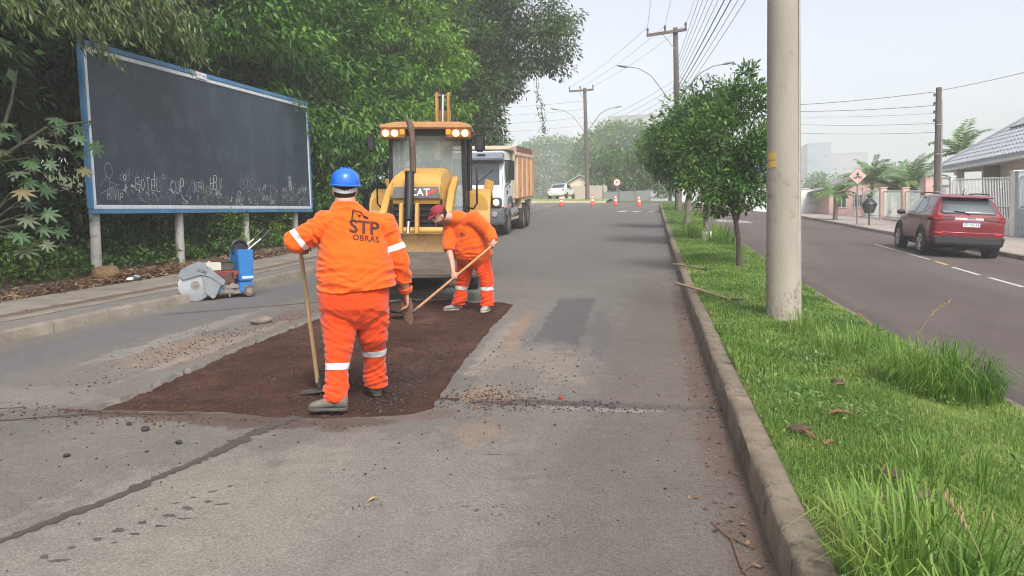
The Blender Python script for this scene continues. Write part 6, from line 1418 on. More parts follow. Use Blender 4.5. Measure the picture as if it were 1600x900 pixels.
        conform('door_seam', [(-.29, .46), (-.278, .46), (-.278, 1.10), (-.29, 1.10)], side(s), (-s, 0, 0), blackp, .003, None, 12)
        conform('door_seam', [(.78, .46), (.792, .46), (.80, 1.06), (.788, 1.06)], side(s), (-s, 0, 0), blackp, .003, None, 12)
        for yy in (-.55, .42): B('door_handle', red, lambda q_: q_.box((s*.925, yy-.28, .985), (.03, .19, .035)), .01)
        for yc in (-1.30, 1.32):
            B('wheel_well', dark_in, lambda q_: q_.cyl((s*.70, yc, .37), (s*.916, yc, .37), .425, .425, 32), 0)
            ar = []
            B('wheel_arch', clad, lambda q_: q_.loft([[Vector((s*(.90+dx_), yc+rr*math.cos(a), .36+rr*math.sin(a))) for (rr, dx_) in ((.40, .0), (.40, .032), (.47, .030), (.485, .0))] for a in [(-.12+i*(pi+.24)/18) for i in range(19)]]), 0, 50)
            wo = wheel(root, (s*.815, yc, .345), .345, .225, .235, rm=mat('wheel_inner', (.05, .05, .05), .6), name='wheel')
            al = MB()
            for k in range(5):
                a = 2*pi*k/5+.3; c_, s_ = math.cos(a), math.sin(a)
                for da in (-.16, .16):
                    c2, s2 = math.cos(a+da), math.sin(a+da); al.tube([(s*.925, yc+.03*c_, .345+.03*s_), (s*.915, yc+.12*c_+.02*(c2-c_)*5, .345+.12*s_+.02*(s2-s_)*5), (s*.92, yc+.222*c2, .345+.222*s2)], [.022, .017, .02], 6)
            al.lathe([(.215, -.015), (.232, -.01), (.236, .012), (.215, .012)], (s*.918, yc, .345), 28, 'x', True); al.cyl((s*.90, yc, .345), (s*.935, yc, .345), .04, .035, 12)
            al.build('alloy_spokes', mat('silver_alloy', (.55, .54, .50), .35, .7), wo, smooth=40)
        B('door_mirror', blackp, lambda q_: (q_.ell((s*1.02, .72, 1.10), (.12, .08, .075), 14, 8), q_.box((s*.93, .74, 1.06), (.10, .06, .04))), 0, 60)
        B('roof_rail', blackp, lambda q_: q_.tube([(s*.60, -1.45, 1.645), (s*.60, -1.30, 1.672), (s*.60, -.4, 1.685), (s*.60, .2, 1.668), (s*.60, .35, 1.61)], .018, 6), 0, 60)
    B('antenna', blackp, lambda q_: (q_.ell((0.03, -1.25, 1.655), (.03, .06, .02), 10, 6), q_.tube([(.03, -1.25, 1.66), (.03, -1.33, 1.80)], [.012, .006], 6)), 0, 60)
    B('underbody', dark_in, lambda q_: q_.box((0, 0, .33), (1.5, 3.9, .2)), .02)
    conform('windscreen', [(-.55, .55), (.55, .55), (.66, 1.10), (-.66, 1.10)], up, (0, 0, -1), glass, .005, None, 12)
suv()
def white_car():
    ox, oy = -8.2, 71.5; z = g(ox, oy)+.13
    root = thing('white_car', 'small white sedan parked beyond the crossing behind the truck', 'car', (ox, oy, z), None, rad(-8))
    wp = mat('white_car_paint', (.72, .74, .76), .3, coat=.8); q = MB()
    ST = [(-2.1, .40, .78, .70), (-2.05, .28, .92, .80), (-1.45, .25, .96, .84), (-.85, .25, 1.36, .85), (-.4, .25, 1.42, .85), (.25, .25, 1.38, .85), (.85, .25, .98, .85), (1.6, .28, .85, .82), (1.95, .4, .66, .66)]
    q.loft([[Vector((x, y, zz)) for x, zz in ((w*.8, zb), (w, zb+.15), (w, min(.9, zt)), (w*.74, zt), (-w*.74, zt), (-w, min(.9, zt)), (-w, zb+.15), (-w*.8, zb))] for y, zb, zt, w in ST]); q.build('body', wp, root, bev=.03)
    gl = glassmat('car_glass', (.05, .06, .07), .05, .95); q = MB(); q.hexa([(-.60, -1.42, 1.00), (.60, -1.42, 1.00), (.60, -1.40, 1.00), (-.60, -1.40, 1.00)], [(-.54, -.92, 1.34), (.54, -.92, 1.34), (.54, -.90, 1.34), (-.54, -.90, 1.34)]); q.build('rear_window', gl, root, smooth=0)
    for s in (-1, 1):
        q = MB(); q.hexa([(s*.855, -1.15, .95), (s*.84, -1.15, .95), (s*.84, .6, .95), (s*.855, .6, .95)], [(s*.71, -.8, 1.31), (s*.69, -.8, 1.31), (s*.69, .15, 1.31), (s*.71, .15, 1.31)]); q.build('side_window', gl, root, smooth=0)
        q = MB(); q.box((s*.66, -2.08, .78), (.22, .06, .14)); q.build('tail_light', mat('tail_red', (.5, .02, .02), .3), root, bev=.01)
        for yc in (-1.25, 1.25): wheel(root, (s*.78, yc, .30), .30, .2, .19)
white_car()

def concrete_saw():
    ox, oy = -6.86, 11.25; root = thing('concrete_saw', 'grey and blue walk behind concrete saw with exposed disc standing by the left kerb', 'concrete saw', P(ox, oy), None, 0, gn(ox, oy))
    # local: u runs along the machine (disc end at -u), v across towards the road/camera
    u = Vector((.62, .78, 0)).normalized(); root.matrix_world = Matrix.Translation(P(ox, oy)) @ Matrix.Rotation(math.atan2(u.y, u.x), 4, 'Z') @ Matrix.Scale(.85, 4)
    gz = lambda x, y: 0
    B = lambda name, m_, fn, bev=.006, sm=40, par=None: (lambda q: (fn(q), q.build(name, m_, par or root, bev=bev, smooth=sm))[1])(MB())
    gp = mat('chipped_grey_paint', (.22, .245, .265), .55, var=.1, scale=5, wear=(.18, .14, .11), wscale=9, wth=.60); bl = mat('chipped_blue_paint', (.025, .17, .46), .45, var=.1, scale=4, wear=(.10, .12, .15), wscale=9, wth=.64)
    mud = mat('mud_splashed_steel', (.20, .17, .15), .85, var=.25, scale=9, col2=(.30, .26, .23)); eng = mat('oily_engine', (.05, .035, .03), .7, var=.5, scale=14, col2=(.16, .06, .04))
    disc = B('saw_disc', mat('diamond_disc_steel', (.42, .45, .48), .5, .2, var=.1, scale=3, col2=(.33, .34, .345)), lambda q: q.lathe([(.01, -.006), (.292, -.006), (.30, 0), (.292, .006), (.01, .006)], (-.52, -.285, .29), 44, 'y'), 0)
    for k in range(36):
        a = 2*pi*k/36; B('segment', steel_d, lambda q: q.box((-.52+.301*math.cos(a), -.285, .29+.301*math.sin(a)), (.016, .013, .010), Euler((0, -a, 0))), 0, 0, disc) if k % 2 == 0 else None
    B('disc_hub', mud, lambda q: (q.cyl((-.52, -.30, .29), (-.52, -.20, .29), .08, .08, 18), q.cyl((-.52, -.315, .29), (-.52, -.29, .29), .03, .03, 8)), 0, 40, disc)
    gd = B('blade_guard', gp, lambda q: (q.prism([(-.80, .46), (-.72, .58), (-.42, .70), (-.33, .66), (.02, .34), (.0, .26), (-.06, .26), (-.25, .42), (-.42, .47), (-.74, .40)], (0, -.325, 0), (1, 0, 0), (0, 0, 1), (0, .02, 0)), q.prism([(-.81, .46), (-.73, .59), (-.42, .713), (-.31, .665), (-.33, .65), (-.42, .69), (-.72, .57), (-.79, .46)], (0, -.327, 0), (1, 0, 0), (0, 0, 1), (0, .10, 0))), .003)
    B('guard_flap', gp, lambda q: q.prism([(-.40, .45), (-.25, .41), (-.06, .26), (-.18, .03), (-.23, .02), (-.36, .14), (-.35, .28)], (0, -.315, 0), (1, 0, 0), (0, 0, 1), (0, .012, 0)), .003, 40, gd)
    q = MB(); add_text(q, 'SHAJ', (-.40, -.3275, .535), (.93, 0, -.37), (.37, 0, .93), .085, .006); add_text(q, 'C 7', (-.27, -.3275, .585), (.93, 0, -.37), (.37, 0, .93), .06, .004); q.build('painted_letters', blackp, gd, smooth=0)
    B('frame', mud, lambda q: (q.box((.05, 0, .115), (.75, .40, .10)), q.box((-.02, -.215, .15), (.45, .02, .13))), .01)
    B('blue_chassis_patch', mat('worn_light_blue', (.13, .26, .36), .7, var=.2, wear=(.2, .17, .15), wth=.5), lambda q: q.box((-.04, -.228, .165), (.20, .006, .09)), .002)
    B('engine', eng, lambda q: (q.box((.08, -.02, .36), (.34, .34, .24)), q.cyl((.10, -.24, .33), (.10, -.18, .33), .10, .10, 14), q.box((.24, -.12, .42), (.10, .14, .16))), .012)
    B('engine_bracket', mud, lambda q: (q.prism([(-.02, .22), (.02, .34), (.14, .30), (.30, .24), (.30, .18), (.02, .18)], (0, -.24, 0), (1, 0, 0), (0, 0, 1), (0, .03, 0)), q.cyl((.12, -.245, .02), (.12, -.245, .24), .012, .012, 6)), .004)
    B('red_engine_trim', mat('red_engine_plastic', (.33, .04, .03), .6, var=.3, scale=9), lambda q: (q.box((.06, -.12, .495), (.42, .12, .035)), q.cyl((.28, -.20, .47), (.28, -.13, .47), .05, .05, 12)), .006)
    B('fuel_tank', mat('off_white_fuel_tank', (.52, .50, .44), .6, var=.1), lambda q: (q.box((-.12, -.05, .60), (.27, .26, .15)), q.cyl((-.16, -.05, .67), (-.16, -.05, .70), .035, .035, 12)), .03)
    B('air_filter', mat('black_filter_box', (.03, .028, .027), .7, var=.4, col2=(.09, .08, .075)), lambda q: (q.box((.13, -.05, .59), (.26, .24, .15)), q.box((.13, -.05, .675), (.26, .24, .03))), .02)
    wt = B('water_tank', bl, lambda q: (q.loft([[(.33, -.24, .30), (.60, -.24, .30), (.60, .20, .30), (.33, .20, .30)], [(.33, -.24, .62), (.61, -.24, .62), (.61, .20, .62), (.33, .20, .62)], [(.31, -.24, .90), (.62, -.24, .90), (.62, .20, .90), (.31, .20, .90)]]), q.box((.46, -.02, .19), (.27, .40, .20))), .015)
    B('tank_decal', mat('pale_blue_decal', (.45, .58, .68), .6), lambda q: q.box((.48, -.2465, .37), (.22, .004, .05)), 0, 0, wt)
    B('lifting_wheel', blackp, lambda q: q.lathe([(.155, -.018), (.175, 0), (.155, .018), (.13, .01), (.13, -.01)], (.43, -.05, .92), 26, 'y', True), 0)
    B('wheel_cover', dark_in, lambda q: q.cyl((.43, -.03, .92), (.43, .0, .92), .14, .14, 20), 0)
    B('handle_bar', mat('bare_grey_tube', (.45, .44, .42), .4, .6), lambda q: (q.tube([(.47, -.2, .84), (.62, -.2, .96), (.80, -.2, 1.09)], .017, 8), q.tube([(.47, .14, .84), (.80, .14, 1.09)], .017, 8)), 0)
    B('handle_grip', blackp, lambda q: (q.tube([(.80, -.2, 1.09), (1.02, -.2, 1.28)], .022, 8), q.tube([(.80, .14, 1.09), (1.02, .14, 1.28)], .022, 8), q.tube([(1.02, -.2, 1.28), (1.03, .14, 1.28)], .014, 6), q.tube([(.62, -.2, .80), (.72, -.2, .98), (.90, -.2, 1.17)], .012, 6)), 0)
    for s in (-1, 1):
        wheel(root, (.50, 0, .115), .115, .075, .06, axis='y', rm=mud) if False else None
        q = MB(); c = Vector((.50, s*.22, .115)); h = .035; R_ = .115
        q.lathe([(.05, -h), (R_*.9, -h), (R_, -h*.5), (R_, h*.5), (R_*.9, h), (.05, h)], c, 24, 'y'); w_ = q.build('wheel', mat('mud_brown_tyre', (.12, .10, .088), .95, var=.3, scale=12), root, smooth=40)
        q = MB(); q.lathe([(.055, -h*1.05), (.03, -h*1.15), (.01, -h*1.2), (.01, h*1.2), (.03, h*1.15), (.055, h*1.05)], c, 16, 'y'); q.build('rim', mud, w_, smooth=40)
concrete_saw()
# ================================================================== STREET FURNITURE
def BB(root):
    return lambda name, m_, fn, bev=.008, sm=40, par=None: (lambda q: (fn(q), q.build(name, m_, par or root, bev=bev, smooth=sm))[1])(MB())
conc_m = mat('cast_concrete_pole', (.30, .268, .222), .9, var=.10, scale=3, col2=(.37, .335, .285), bump=.25, bscale=60, wear=(.215, .18, .14), wscale=4, wth=.57, stretch=(1, 1, .3))
wood_pole = mat('weathered_pole_wood', (.085, .068, .058), .9, var=.25, scale=4, col2=(.15, .125, .108), bump=.5, stretch=(1, 1, .1))
galv = mat('galvanised_tube', (.34, .35, .36), .45, .6, var=.15, scale=6)
ceramic = mat('brown_insulator', (.10, .06, .045), .3)
cable_m = mat('black_cable', (.075, .075, .08), .7)
# ---- billboard
def billboard():
    X = -9.8; y0, y1 = 12.16, 21.22; root = thing('billboard', 'large slate coloured billboard in a blue and white frame with chalk scribbles', 'billboard', (X, (y0+y1)/2, g(X, (y0+y1)/2)+.12)); oz = root.location.z; oy = root.location.y
    B = BB(root); ya, yb = y0-oy, y1-oy
    zb = lambda y: 1.99+.16*(y-ya)/(yb-ya)-oz; zt = lambda y: 5.00+.27*(y-ya)/(yb-ya)-oz
    board = mat('slate_blackboard_paint', (.024, .037, .053), .5, var=.12, scale=.7, col2=(.038, .054, .072), spec=.35, wear=(.050, .068, .086), wscale=1.4, wth=.50, stretch=(1, 1, .30))
    blue = mat('faded_blue_frame', (.045, .15, .30), .6, var=.2, scale=3, col2=(.075, .20, .36), wear=(.20, .30, .40), wscale=6, wth=.62); white = mat('white_border', (.56, .60, .63), .6, var=.1, scale=8, wear=(.35, .38, .40), wscale=8, wth=.60)
    B('board', board, lambda q: q.hexa([(-.05, ya+.06, zb(ya)+.06), (0, ya+.06, zb(ya)+.06), (0, yb-.06, zb(yb)+.06), (-.05, yb-.06, zb(yb)+.06)], [(-.05, ya+.06, zt(ya)-.06), (0, ya+.06, zt(ya)-.06), (0, yb-.06, zt(yb)-.06), (-.05, yb-.06, zt(yb)-.06)]), 0, 0)
    def bar(q, a, b, w0, w1, x0, x1):      # a,b: (y,z) ends; strip between offsets w0..w1 perpendicular
        a, b = Vector(a), Vector(b); d = (b-a).normalized(); n = Vector((-d.y, d.x)); P4 = [a+n*w0, b+n*w0, b+n*w1, a+n*w1]
        q.hexa([(x0, p.x, p.y) for p in P4], [(x1, p.x, p.y) for p in P4])
    TL, TR, BL, BR = (ya, zt(ya)), (yb, zt(yb)), (ya, zb(ya)), (yb, zb(yb))
    B('frame_bar', blue, lambda q: bar(q, BL, BR, -.02, .065, -.06, .035)); B('frame_bar', blue, lambda q: bar(q, TR, TL, -.02, .075, -.06, .035))
    B('frame_bar', blue, lambda q: bar(q, (ya, zt(ya)-.085), (ya, zb(ya)+.075), -.02, .05, -.06, .036)); B('frame_bar', blue, lambda q: bar(q, (yb, zb(yb)+.075), (yb, zt(yb)-.085), -.02, .05, -.06, .036))
    B('border_strip', white, lambda q: bar(q, (ya+.05, zb(ya)+.068), (yb-.05, zb(yb)+.068), 0, .075, 0, .022)); B('border_strip', white, lambda q: bar(q, (yb-.05, zt(yb)-.078), (ya+.05, zt(ya)-.078), 0, .085, 0, .022))
    B('border_strip', white, lambda q: bar(q, (ya+.053, zt(ya)-.165), (ya+.053, zb(ya)+.145), 0, .08, 0, .023)); B('border_strip', white, lambda q: bar(q, (yb-.053, zb(yb)+.145), (yb-.053, zt(yb)-.165), 0, .06, 0, .023))
    # small owner plate on the top bar
    yp = 15.8-oy; pl = B('owner_plate', mat('plate_white_enamel', (.68, .70, .72), .5), lambda q: q.box((.042, yp, zt(yp)-.06), (.012, .40, .13)), .003)
    q = MB(); add_text(q, 'Sul', (.0495, yp-.07, zt(yp)-.05), (0, 1, 0), (0, 0, 1), .10, .012); q.build('plate_letters', mat('plate_red_letters', (.55, .04, .04), .6), pl, smooth=0)
    q = MB(); q.box((.049, yp+.10, zt(yp)-.055), (.003, .12, .035)); q.build('plate_bar', mat('plate_grey', (.3, .33, .40), .6), pl, smooth=0)
    pm = mat('whitewashed_post_wood', (.33, .325, .30), .9, var=.2, scale=5, col2=(.47, .465, .44), bump=.6, stretch=(1, 1, .12), wear=(.16, .14, .115), wscale=6, wth=.54)
    for yy in (12.42, 14.96, 17.7, 20.4):
        y = yy-oy; B('post', pm, lambda q: q.tube([(-.16, y-.03, g(X, yy)-oz-.1), (-.15, y, .9), (-.15, y+.01, zb(y)+.5), (-.15, y, zt(y)-.2)], [.098, .088, .084, .08], 10), 0, 60)
    B('back_rail', wood_pole, lambda q: (q.box((-.09, 0, zb(0)+.5), (.06, yb-ya-.2, .1)), q.box((-.09, 0, zt(0)-.6), (.06, yb-ya-.2, .1))), .004)
    # chalk writing
    ch = mat('white_chalk', (.52, .55, .58), .9, var=.25, scale=40); chy = mat('yellow_chalk', (.40, .38, .06), .9); chd = mat('faint_chalk', (.20, .225, .25), .9, var=.3, scale=30); rnd = random.Random(3)
    def px2(px, py): # position on the board from its width/height fraction
        return px, py
    qs = {0: MB(), 1: MB(), 2: MB()}
    def stroke(pts, w, k):
        q = qs[k]; pts = [Vector((a, b)) for a, b in pts]; vs = []
        for i, p in enumerate(pts):
            d = (pts[min(i+1, len(pts)-1)]-pts[max(i-1, 0)]); d = d.normalized() if d.length > 1e-6 else Vector((1, 0)); n = Vector((-d.y, d.x))*w/2
            vs += [(.003+.0004*k, (p+n).x, (p+n).y), (.003+.0004*k, (p-n).x, (p-n).y)]
        q.add(vs, [(2*i, 2*i+1, 2*i+3, 2*i+2) for i in range(len(pts)-1)])
    L = yb-ya; U = lambda u: ya+L*u; Zf = lambda u, h: zb(U(u))+.19+h
    SF = {'A': '0000.5 1 1 0|.25 .4 .8 .4', 'B': '0 0 0 1 .6 1 .7 .75 .6 .55 0 .5 .7 .45 .8 .2 .6 0 0 0', 'C': '.8 .9 .4 1 0 .6 .1 .1 .5 0 .8 .15', 'D': '0 0 0 1 .6 .9 .8 .5 .6 .1 0 0', 'E': '.7 1 0 1 0 0 .7 0|0 .5 .5 .5', 'G': '.8 .9 .4 1 0 .5 .3 0 .8 .1 .8 .45 .5 .45',
          'H': '0 0 0 1|.7 0 .7 1|0 .5 .7 .5', 'I': '.3 0 .3 1', 'J': '.6 1 .6 .1 .3 0 0 .2', 'L': '0 1 0 0 .6 0', 'M': '0 0 .1 1 .45 .3 .8 1 .9 0', 'N': '0 0 0 1 .7 0 .7 1', 'O': '.4 0 0 .3 .1 .8 .5 1 .8 .6 .7 .2 .4 0', 'P': '0 0 0 1 .6 1 .75 .75 .6 .5 0 .45', 'R': '0 0 0 1 .6 1 .7 .7 0 .5 .8 0',
          'S': '.7 .9 .3 1 0 .75 .7 .35 .5 0 0 .1', 'T': '0 1 .8 1|.4 1 .4 0', 'U': '0 1 0 .2 .35 0 .7 .2 .7 1', 'V': '0 1 .4 0 .8 1', 'Y': '0 1 .4 .5 .8 1|.4 .5 .4 0', 'Z': '0 1 .7 1 0 0 .7 0', '2': '0 .8 .3 1 .7 .8 0 0 .7 0', '0': '.4 0 0 .4 .4 1 .7 .5 .4 0', '4': '.5 0 .5 1 0 .3 .7 .3', '7': '0 1 .7 1 .2 0', 'K': '0 0 0 1|.7 1 0 .5 .7 0'}
    SF['A'] = '0 0 .45 1 .9 0|.2 .4 .75 .4'
    def word(t, u, h, size, k, sh=0.0, bold=.0):
        x = U(u)-len(t)*size*.30; sl = rnd.uniform(-.06, .10)
        for chh in t.upper():
            if chh in SF:
                sx, sy = size*rnd.uniform(.42, .56), size*rnd.uniform(.72, 1.0); bz = Zf(u, h)-size*.45+(x-U(u))*sl+rnd.uniform(-.02, .02)
                for part in SF[chh].split('|'):
                    v = [float(z) for z in part.split()]; pts = [(x+(v[i]+sh*v[i+1]+rnd.uniform(-.06, .06))*sx, bz+(v[i+1]+rnd.uniform(-.05, .05))*sy) for i in range(0, len(v), 2)]
                    stroke(pts, max(.008, size*.05)*rnd.uniform(.8, 1.2), k)
            x += size*rnd.uniform(.50, .62)
    for t, u, h, s, k in (('CUP', .29, .34, .30, 0), ('HBV', .45, .47, .32, 0), ('BOTEL', .185, .36, .28, 0), ('MTM', .375, .36, .24, 0), ('EIEL', .18, .16, .20, 2), ('HMMP', .075, .14, .20, 0), ('OLCICACO', .15, .57, .15, 2), ('NAO V AO PO AUT', .31, .46, .11, 2), ('RUA', .46, .27, .14, 0), ('MEUUY', .46, .18, .12, 0),
                          ('MTD', .345, .30, .2, 2), ('AV', .555, .20, .20, 0), ('OSSAS', .565, .12, .12, 0), ('OTY', .55, .05, .1, 0), ('NOGODE', .94, .42, .18, 0), ('YU', .73, .17, .18, 0), ('AMOR', .74, .05, .11, 0), ('2024', .66, .25, .12, 2), ('JU', .83, .22, .2, 2), ('Z', .25, .22, .26, 2), ('MJ', .395, .12, .13, 1), ('LO', .5, .10, .12, 1), ('E', .955, .18, .3, 2), ('LUA', .9, .24, .16, 2), ('K7', .69, .30, .14, 2), ('S2', .615, .08, .14, 0)):
        word(t, u, h, s, k, rnd.uniform(0, .3))
    cir = lambda u, h, ru, rh, n=14, a0=0, a1=6.283: [(U(u)+ru*math.cos(a0+(a1-a0)*i/n), Zf(u, h)+rh*math.sin(a0+(a1-a0)*i/n)) for i in range(n+1)]
    # stick figure, eye, spirals, flask drawing
    stroke(cir(.057, .58, .10, .14), .016, 2); stroke([(U(.057), Zf(.057, .44)), (U(.057), Zf(.057, .20))], .014, 2); stroke([(U(.03), Zf(.03, .15)), (U(.057), Zf(.057, .26)), (U(.10), Zf(.1, .22)), (U(.115), Zf(.115, .13))], .014, 2); stroke([(U(.057), Zf(.057, .38)), (U(.08), Zf(.08, .33))], .014, 2)
    stroke(cir(.105, .47, .14, .07), .014, 2); stroke(cir(.105, .47, .04, .04), .016, 0)
    for k in range(5): stroke(cir(.575+.018*k, .46+.05*(k % 2), .10, .12), .012, 2)
    for k in range(3): stroke(cir(.575+.03*k, .68, .05, .09), .008, 2)
    stroke(cir(.855, .55, .07, .16), .016, 0); stroke(cir(.855, .58, .04, .06), .014, 0); stroke([(U(.85), Zf(.85, .38)), (U(.86), Zf(.86, .40)), (U(.865), Zf(.865, .46)), (U(.85), Zf(.85, .50)), (U(.862), Zf(.862, .55))], .014, 0); stroke([(U(.845), Zf(.845, .72)), (U(.855), Zf(.855, .78)), (U(.865), Zf(.865, .71))], .014, 0)
    stroke([(U(.20), Zf(.2, .30)), (U(.205), Zf(.205, .62))], .014, 0); stroke(cir(.235, .53, .06, .04), .025, 2)
    for k in range(130):
        u = rnd.uniform(.03, .97); h = .02+.42*rnd.random()**1.2; n = rnd.randint(3, 7); a = (U(u), Zf(u, h)); pts = [a]; s_ = rnd.uniform(.03, .09)
        for i in range(n): pts.append((pts[-1][0]+rnd.uniform(-.4, 1)*s_, pts[-1][1]+rnd.uniform(-1, 1)*s_))
        stroke(pts, rnd.uniform(.008, .016), 2 if rnd.random() < .6 else 0)
    for k in range(26):
        u = rnd.uniform(.62, .97); h = .02+.5*rnd.random(); stroke(cir(u, h, rnd.uniform(.02, .07), rnd.uniform(.03, .10), 10, rnd.random()*3, 4+rnd.random()*3), .014, 2)
    stroke(cir(.41, .28, .06, .12, 8), .012, 1)
    for k, m_, nm in ((0, ch, 'chalk_writing'), (1, chy, 'yellow_chalk_writing'), (2, chd, 'faint_chalk_writing')): qs[k].build(nm, m_, root, smooth=0, kind='stuff')
billboard()
# ---- big concrete pole in the median
root = thing('concrete_pole', 'thick round concrete pole on the grass median with a yellow patch', 'pole', (1.545, 9.59, LZ(1.545, 9.59))); B = BB(root)
B('shaft', conc_m, lambda q: q.tube([(0, 0, -.2), (0, 0, 0), (-.005, 0, 2), (-.012, 0, 4), (-.03, 0, 9.6)], [.205, .203, .190, .180, .150], 40), 0, 60)
B('yellow_patch', mat('faded_yellow_paint', (.55, .36, .10), .85, var=.15, scale=9, wear=(.40, .33, .22), wscale=20, wth=.6), lambda q: q.loft([[Vector((-.008+.1935*math.cos(a), .1935*math.sin(a), z)) for z in (1.80, 1.875)]+[Vector((-.008+.188*math.cos(a), .188*math.sin(a), z)) for z in (1.875, 1.80)] for a in [3.42+i*.09 for i in range(9)]]), 0, 40)
B('yellow_patch', MATS['faded_yellow_paint'], lambda q: q.loft([[Vector((-.008+.1928*math.cos(a), .1928*math.sin(a), z)) for z in (1.89, 1.98)]+[Vector((-.008+.188*math.cos(a), .188*math.sin(a), z)) for z in (1.98, 1.89)] for a in [3.46+i*.09 for i in range(8)]]), 0, 40)
B('mould_seam', mat('pale_seam', (.42, .41, .38), .85), lambda q: q.tube([(.160, -.126, .0), (.148, -.122, 2), (.140, -.116, 4)], .007, 6), 0, 60)
B('soil_splash', mat('red_soil_splash', (.235, .165, .115), .95, var=.3, scale=20), lambda q: [q.ell(((.2005-.006*z)*math.cos(a), (.2005-.006*z)*math.sin(a), z), (.004, .004, s), 6, 5) for a, z, s in [(random.uniform(3.3, 5.6), .05+.32*random.random()**1.6, random.uniform(.004, .034)) for _ in range(230)]], 0, 60)
# ---- utility poles with crossarms and lamp arms
def upole(label, x, y, top, arm, lampl, lampr, rtop=.13, rbase=.19, z=None):
    z = (LZ(x, y) if z is None else z); root = thing('utility_pole', label, 'utility pole', (x, y, z), 'wooden utility poles'); B = BB(root); h = top-z
    B('shaft', wood_pole, lambda q: q.tube([(0, 0, -.3), (-.03, 0, h*.5), (-.09, 0, h)], [rbase, (rbase+rtop)/2, rtop], 12), 0, 60)
    a, b = Vector(arm[0])-Vector((x, y, z)), Vector(arm[1])-Vector((x, y, z)); d = (b-a).normalized()
    ca = B('crossarm', wood_pole, lambda q: q.loft([[p+Vector((0, -.2-.06, -.075)), p+Vector((0, -.2+.06, -.075)), p+Vector((0, -.2+.06, .075)), p+Vector((0, -.2-.06, .075))] for p in (a, b)]), .008)
    for u in (.03, .46, .97): B('insulator', ceramic, lambda q: q.lathe([(.02, 0), (.06, .10), (.04, .14), (.075, .20), (.06, .28), (.03, .33)], a+(b-a)*u+Vector((0, -.2, .07)), 10), 0, 40, ca)
    B('brace', galv, lambda q: q.tube([a+(b-a)*.40+Vector((0, -.22, -.06)), Vector((-.09, -.1, a.z-.85))], .025, 6), 0, 60)
    for (tip, rt) in (lampl, lampr):
        tip, rt = Vector(tip)-Vector((x, y, z)), Vector(rt)-Vector((x, y, z)); m1 = rt.lerp(tip, .45)+Vector((0, 0, .28*(tip.z-rt.z))); m2 = rt.lerp(tip, .75)+Vector((0, 0, .20*(tip.z-rt.z)))
        la = B('lamp_arm', galv, lambda q: q.tube([rt, m1, m2, tip], [.045, .042, .04, .035], 8), 0, 60)
        dv = (tip-m2).normalized(); B('lamp_head', mat('grey_lamp_head', (.30, .31, .32), .5), lambda q: q.tube([tip, tip+dv*.15, tip+dv*.5, tip+dv*.62], [(.05, .05), (.075, .14), (.06, .13), (.02, .06)], 12), 0, 60, la)
    B('spool_rack', steel_d, lambda q: [q.cyl((-.18, -.12, h*.60+.22*k), (-.18, -.12, h*.60+.22*k+.1), .05, .05, 8) for k in range(5)], 0)
    return root
upole('wooden utility pole with crossarm and two lamp arms behind the median trees', 1.47, 44.0, 12.15, [(-.18, 44, 11.80), (1.99, 44, 11.98)], [(-1.2, 44, 10.22), (1.1, 44, 8.2)], [(3.9, 44, 10.05), (1.75, 44, 8.6)])
upole('hazy far utility pole beyond the crossing with crossarm and two lamp arms', -5.5, 67.7, 13.3, [(-6.95, 67.7, 13.05), (-4.8, 67.7, 13.1)], [(-8.0, 67.7, 11.6), (-5.6, 67.7, 9.5)], [(-3.05, 67.7, 11.5), (-5.4, 67.7, 9.6)], .14, .20, z=g(-5.5, 67.7)+.13)
# ---- pole by the house
ux, uy = 12.75, 38.0; uz = g(ux, uy)+.12; root = thing('utility_pole', 'brown wooden service pole standing behind the red car by the house', 'utility pole', (ux, uy, uz), 'wooden utility poles'); B = BB(root)
B('shaft', wood_pole, lambda q: q.tube([(0, 0, -.2), (0, 0, 3), (0, 0, 7.28-uz)], [.15, .14, .12], 12), 0, 60)
B('service_conduit', galv, lambda q: q.tube([(.12, -.10, 0), (.12, -.09, 4.2), (.10, -.08, 5.7)], .05, 8), 0, 60)
for k in range(4): B('insulator', ceramic, lambda q: (q.cyl((-.18, -.02, 5.9-.38*k), (-.18, -.02, 6.03-.38*k), .045, .045, 8), q.tube([(-.1, -.02, 5.98-.38*k), (-.18, -.02, 5.98-.38*k)], .015, 5)), 0)
B('strap', galv, lambda q: [q.cyl((0, 0, z), (0, 0, z+.05), .155, .155, 14) for z in (1.6, 3.3, 4.6)], 0)
ORD = ['topmost', 'second', 'third', 'fourth', 'fifth', 'sixth', 'seventh', 'eighth', 'lowest']
# ---- overhead wires
def wire(a, b, sag, r, grp, label, n=14):
    if '%' in label: label = label % ORD[wire.k % len(ORD)]; wire.k += 1
    a, b = Vector(a), Vector(b); q = MB(); q.tube([a.lerp(b, i/n)-Vector((0, 0, sag*4*(i/n)*(1-i/n))) for i in range(n+1)], r*.75, 5)
    return tag(q.build('power_line', cable_m, smooth=60), label, 'power line', grp)
for i, x in enumerate((-.12, .82, 1.93)):
    pos = ('left', 'middle', 'right')[i]
    wire((x, 43.8, 12.25), (x*1.0+1.2, 2, 11.3), .35, .011, 'high voltage lines over the median', 'thin high voltage line running overhead from the %s insulator of the near crossarm' .replace('%s', pos))
    wire((x, 43.8, 12.25), (-6.9+1.05*i, 67.5, 13.4), .25, .011, 'high voltage lines to the far pole', 'thin high voltage line between the %s insulators of the two crossarms'.replace('%s', pos))
wire.k = 0
for i in range(9):
    z0 = 9.9-.22*i; r = .012 if i not in (5, 6) else .024
    wire((1.30+.02*i, 43.85, z0), (2.35+.17*i, 3, 8.95-.16*i), .25, r, 'bundle of low wires over the median', ('thick' if i in (5, 6) else 'thin')+' wire, %s of the low bundle running overhead from the median pole')
wire.k = 0
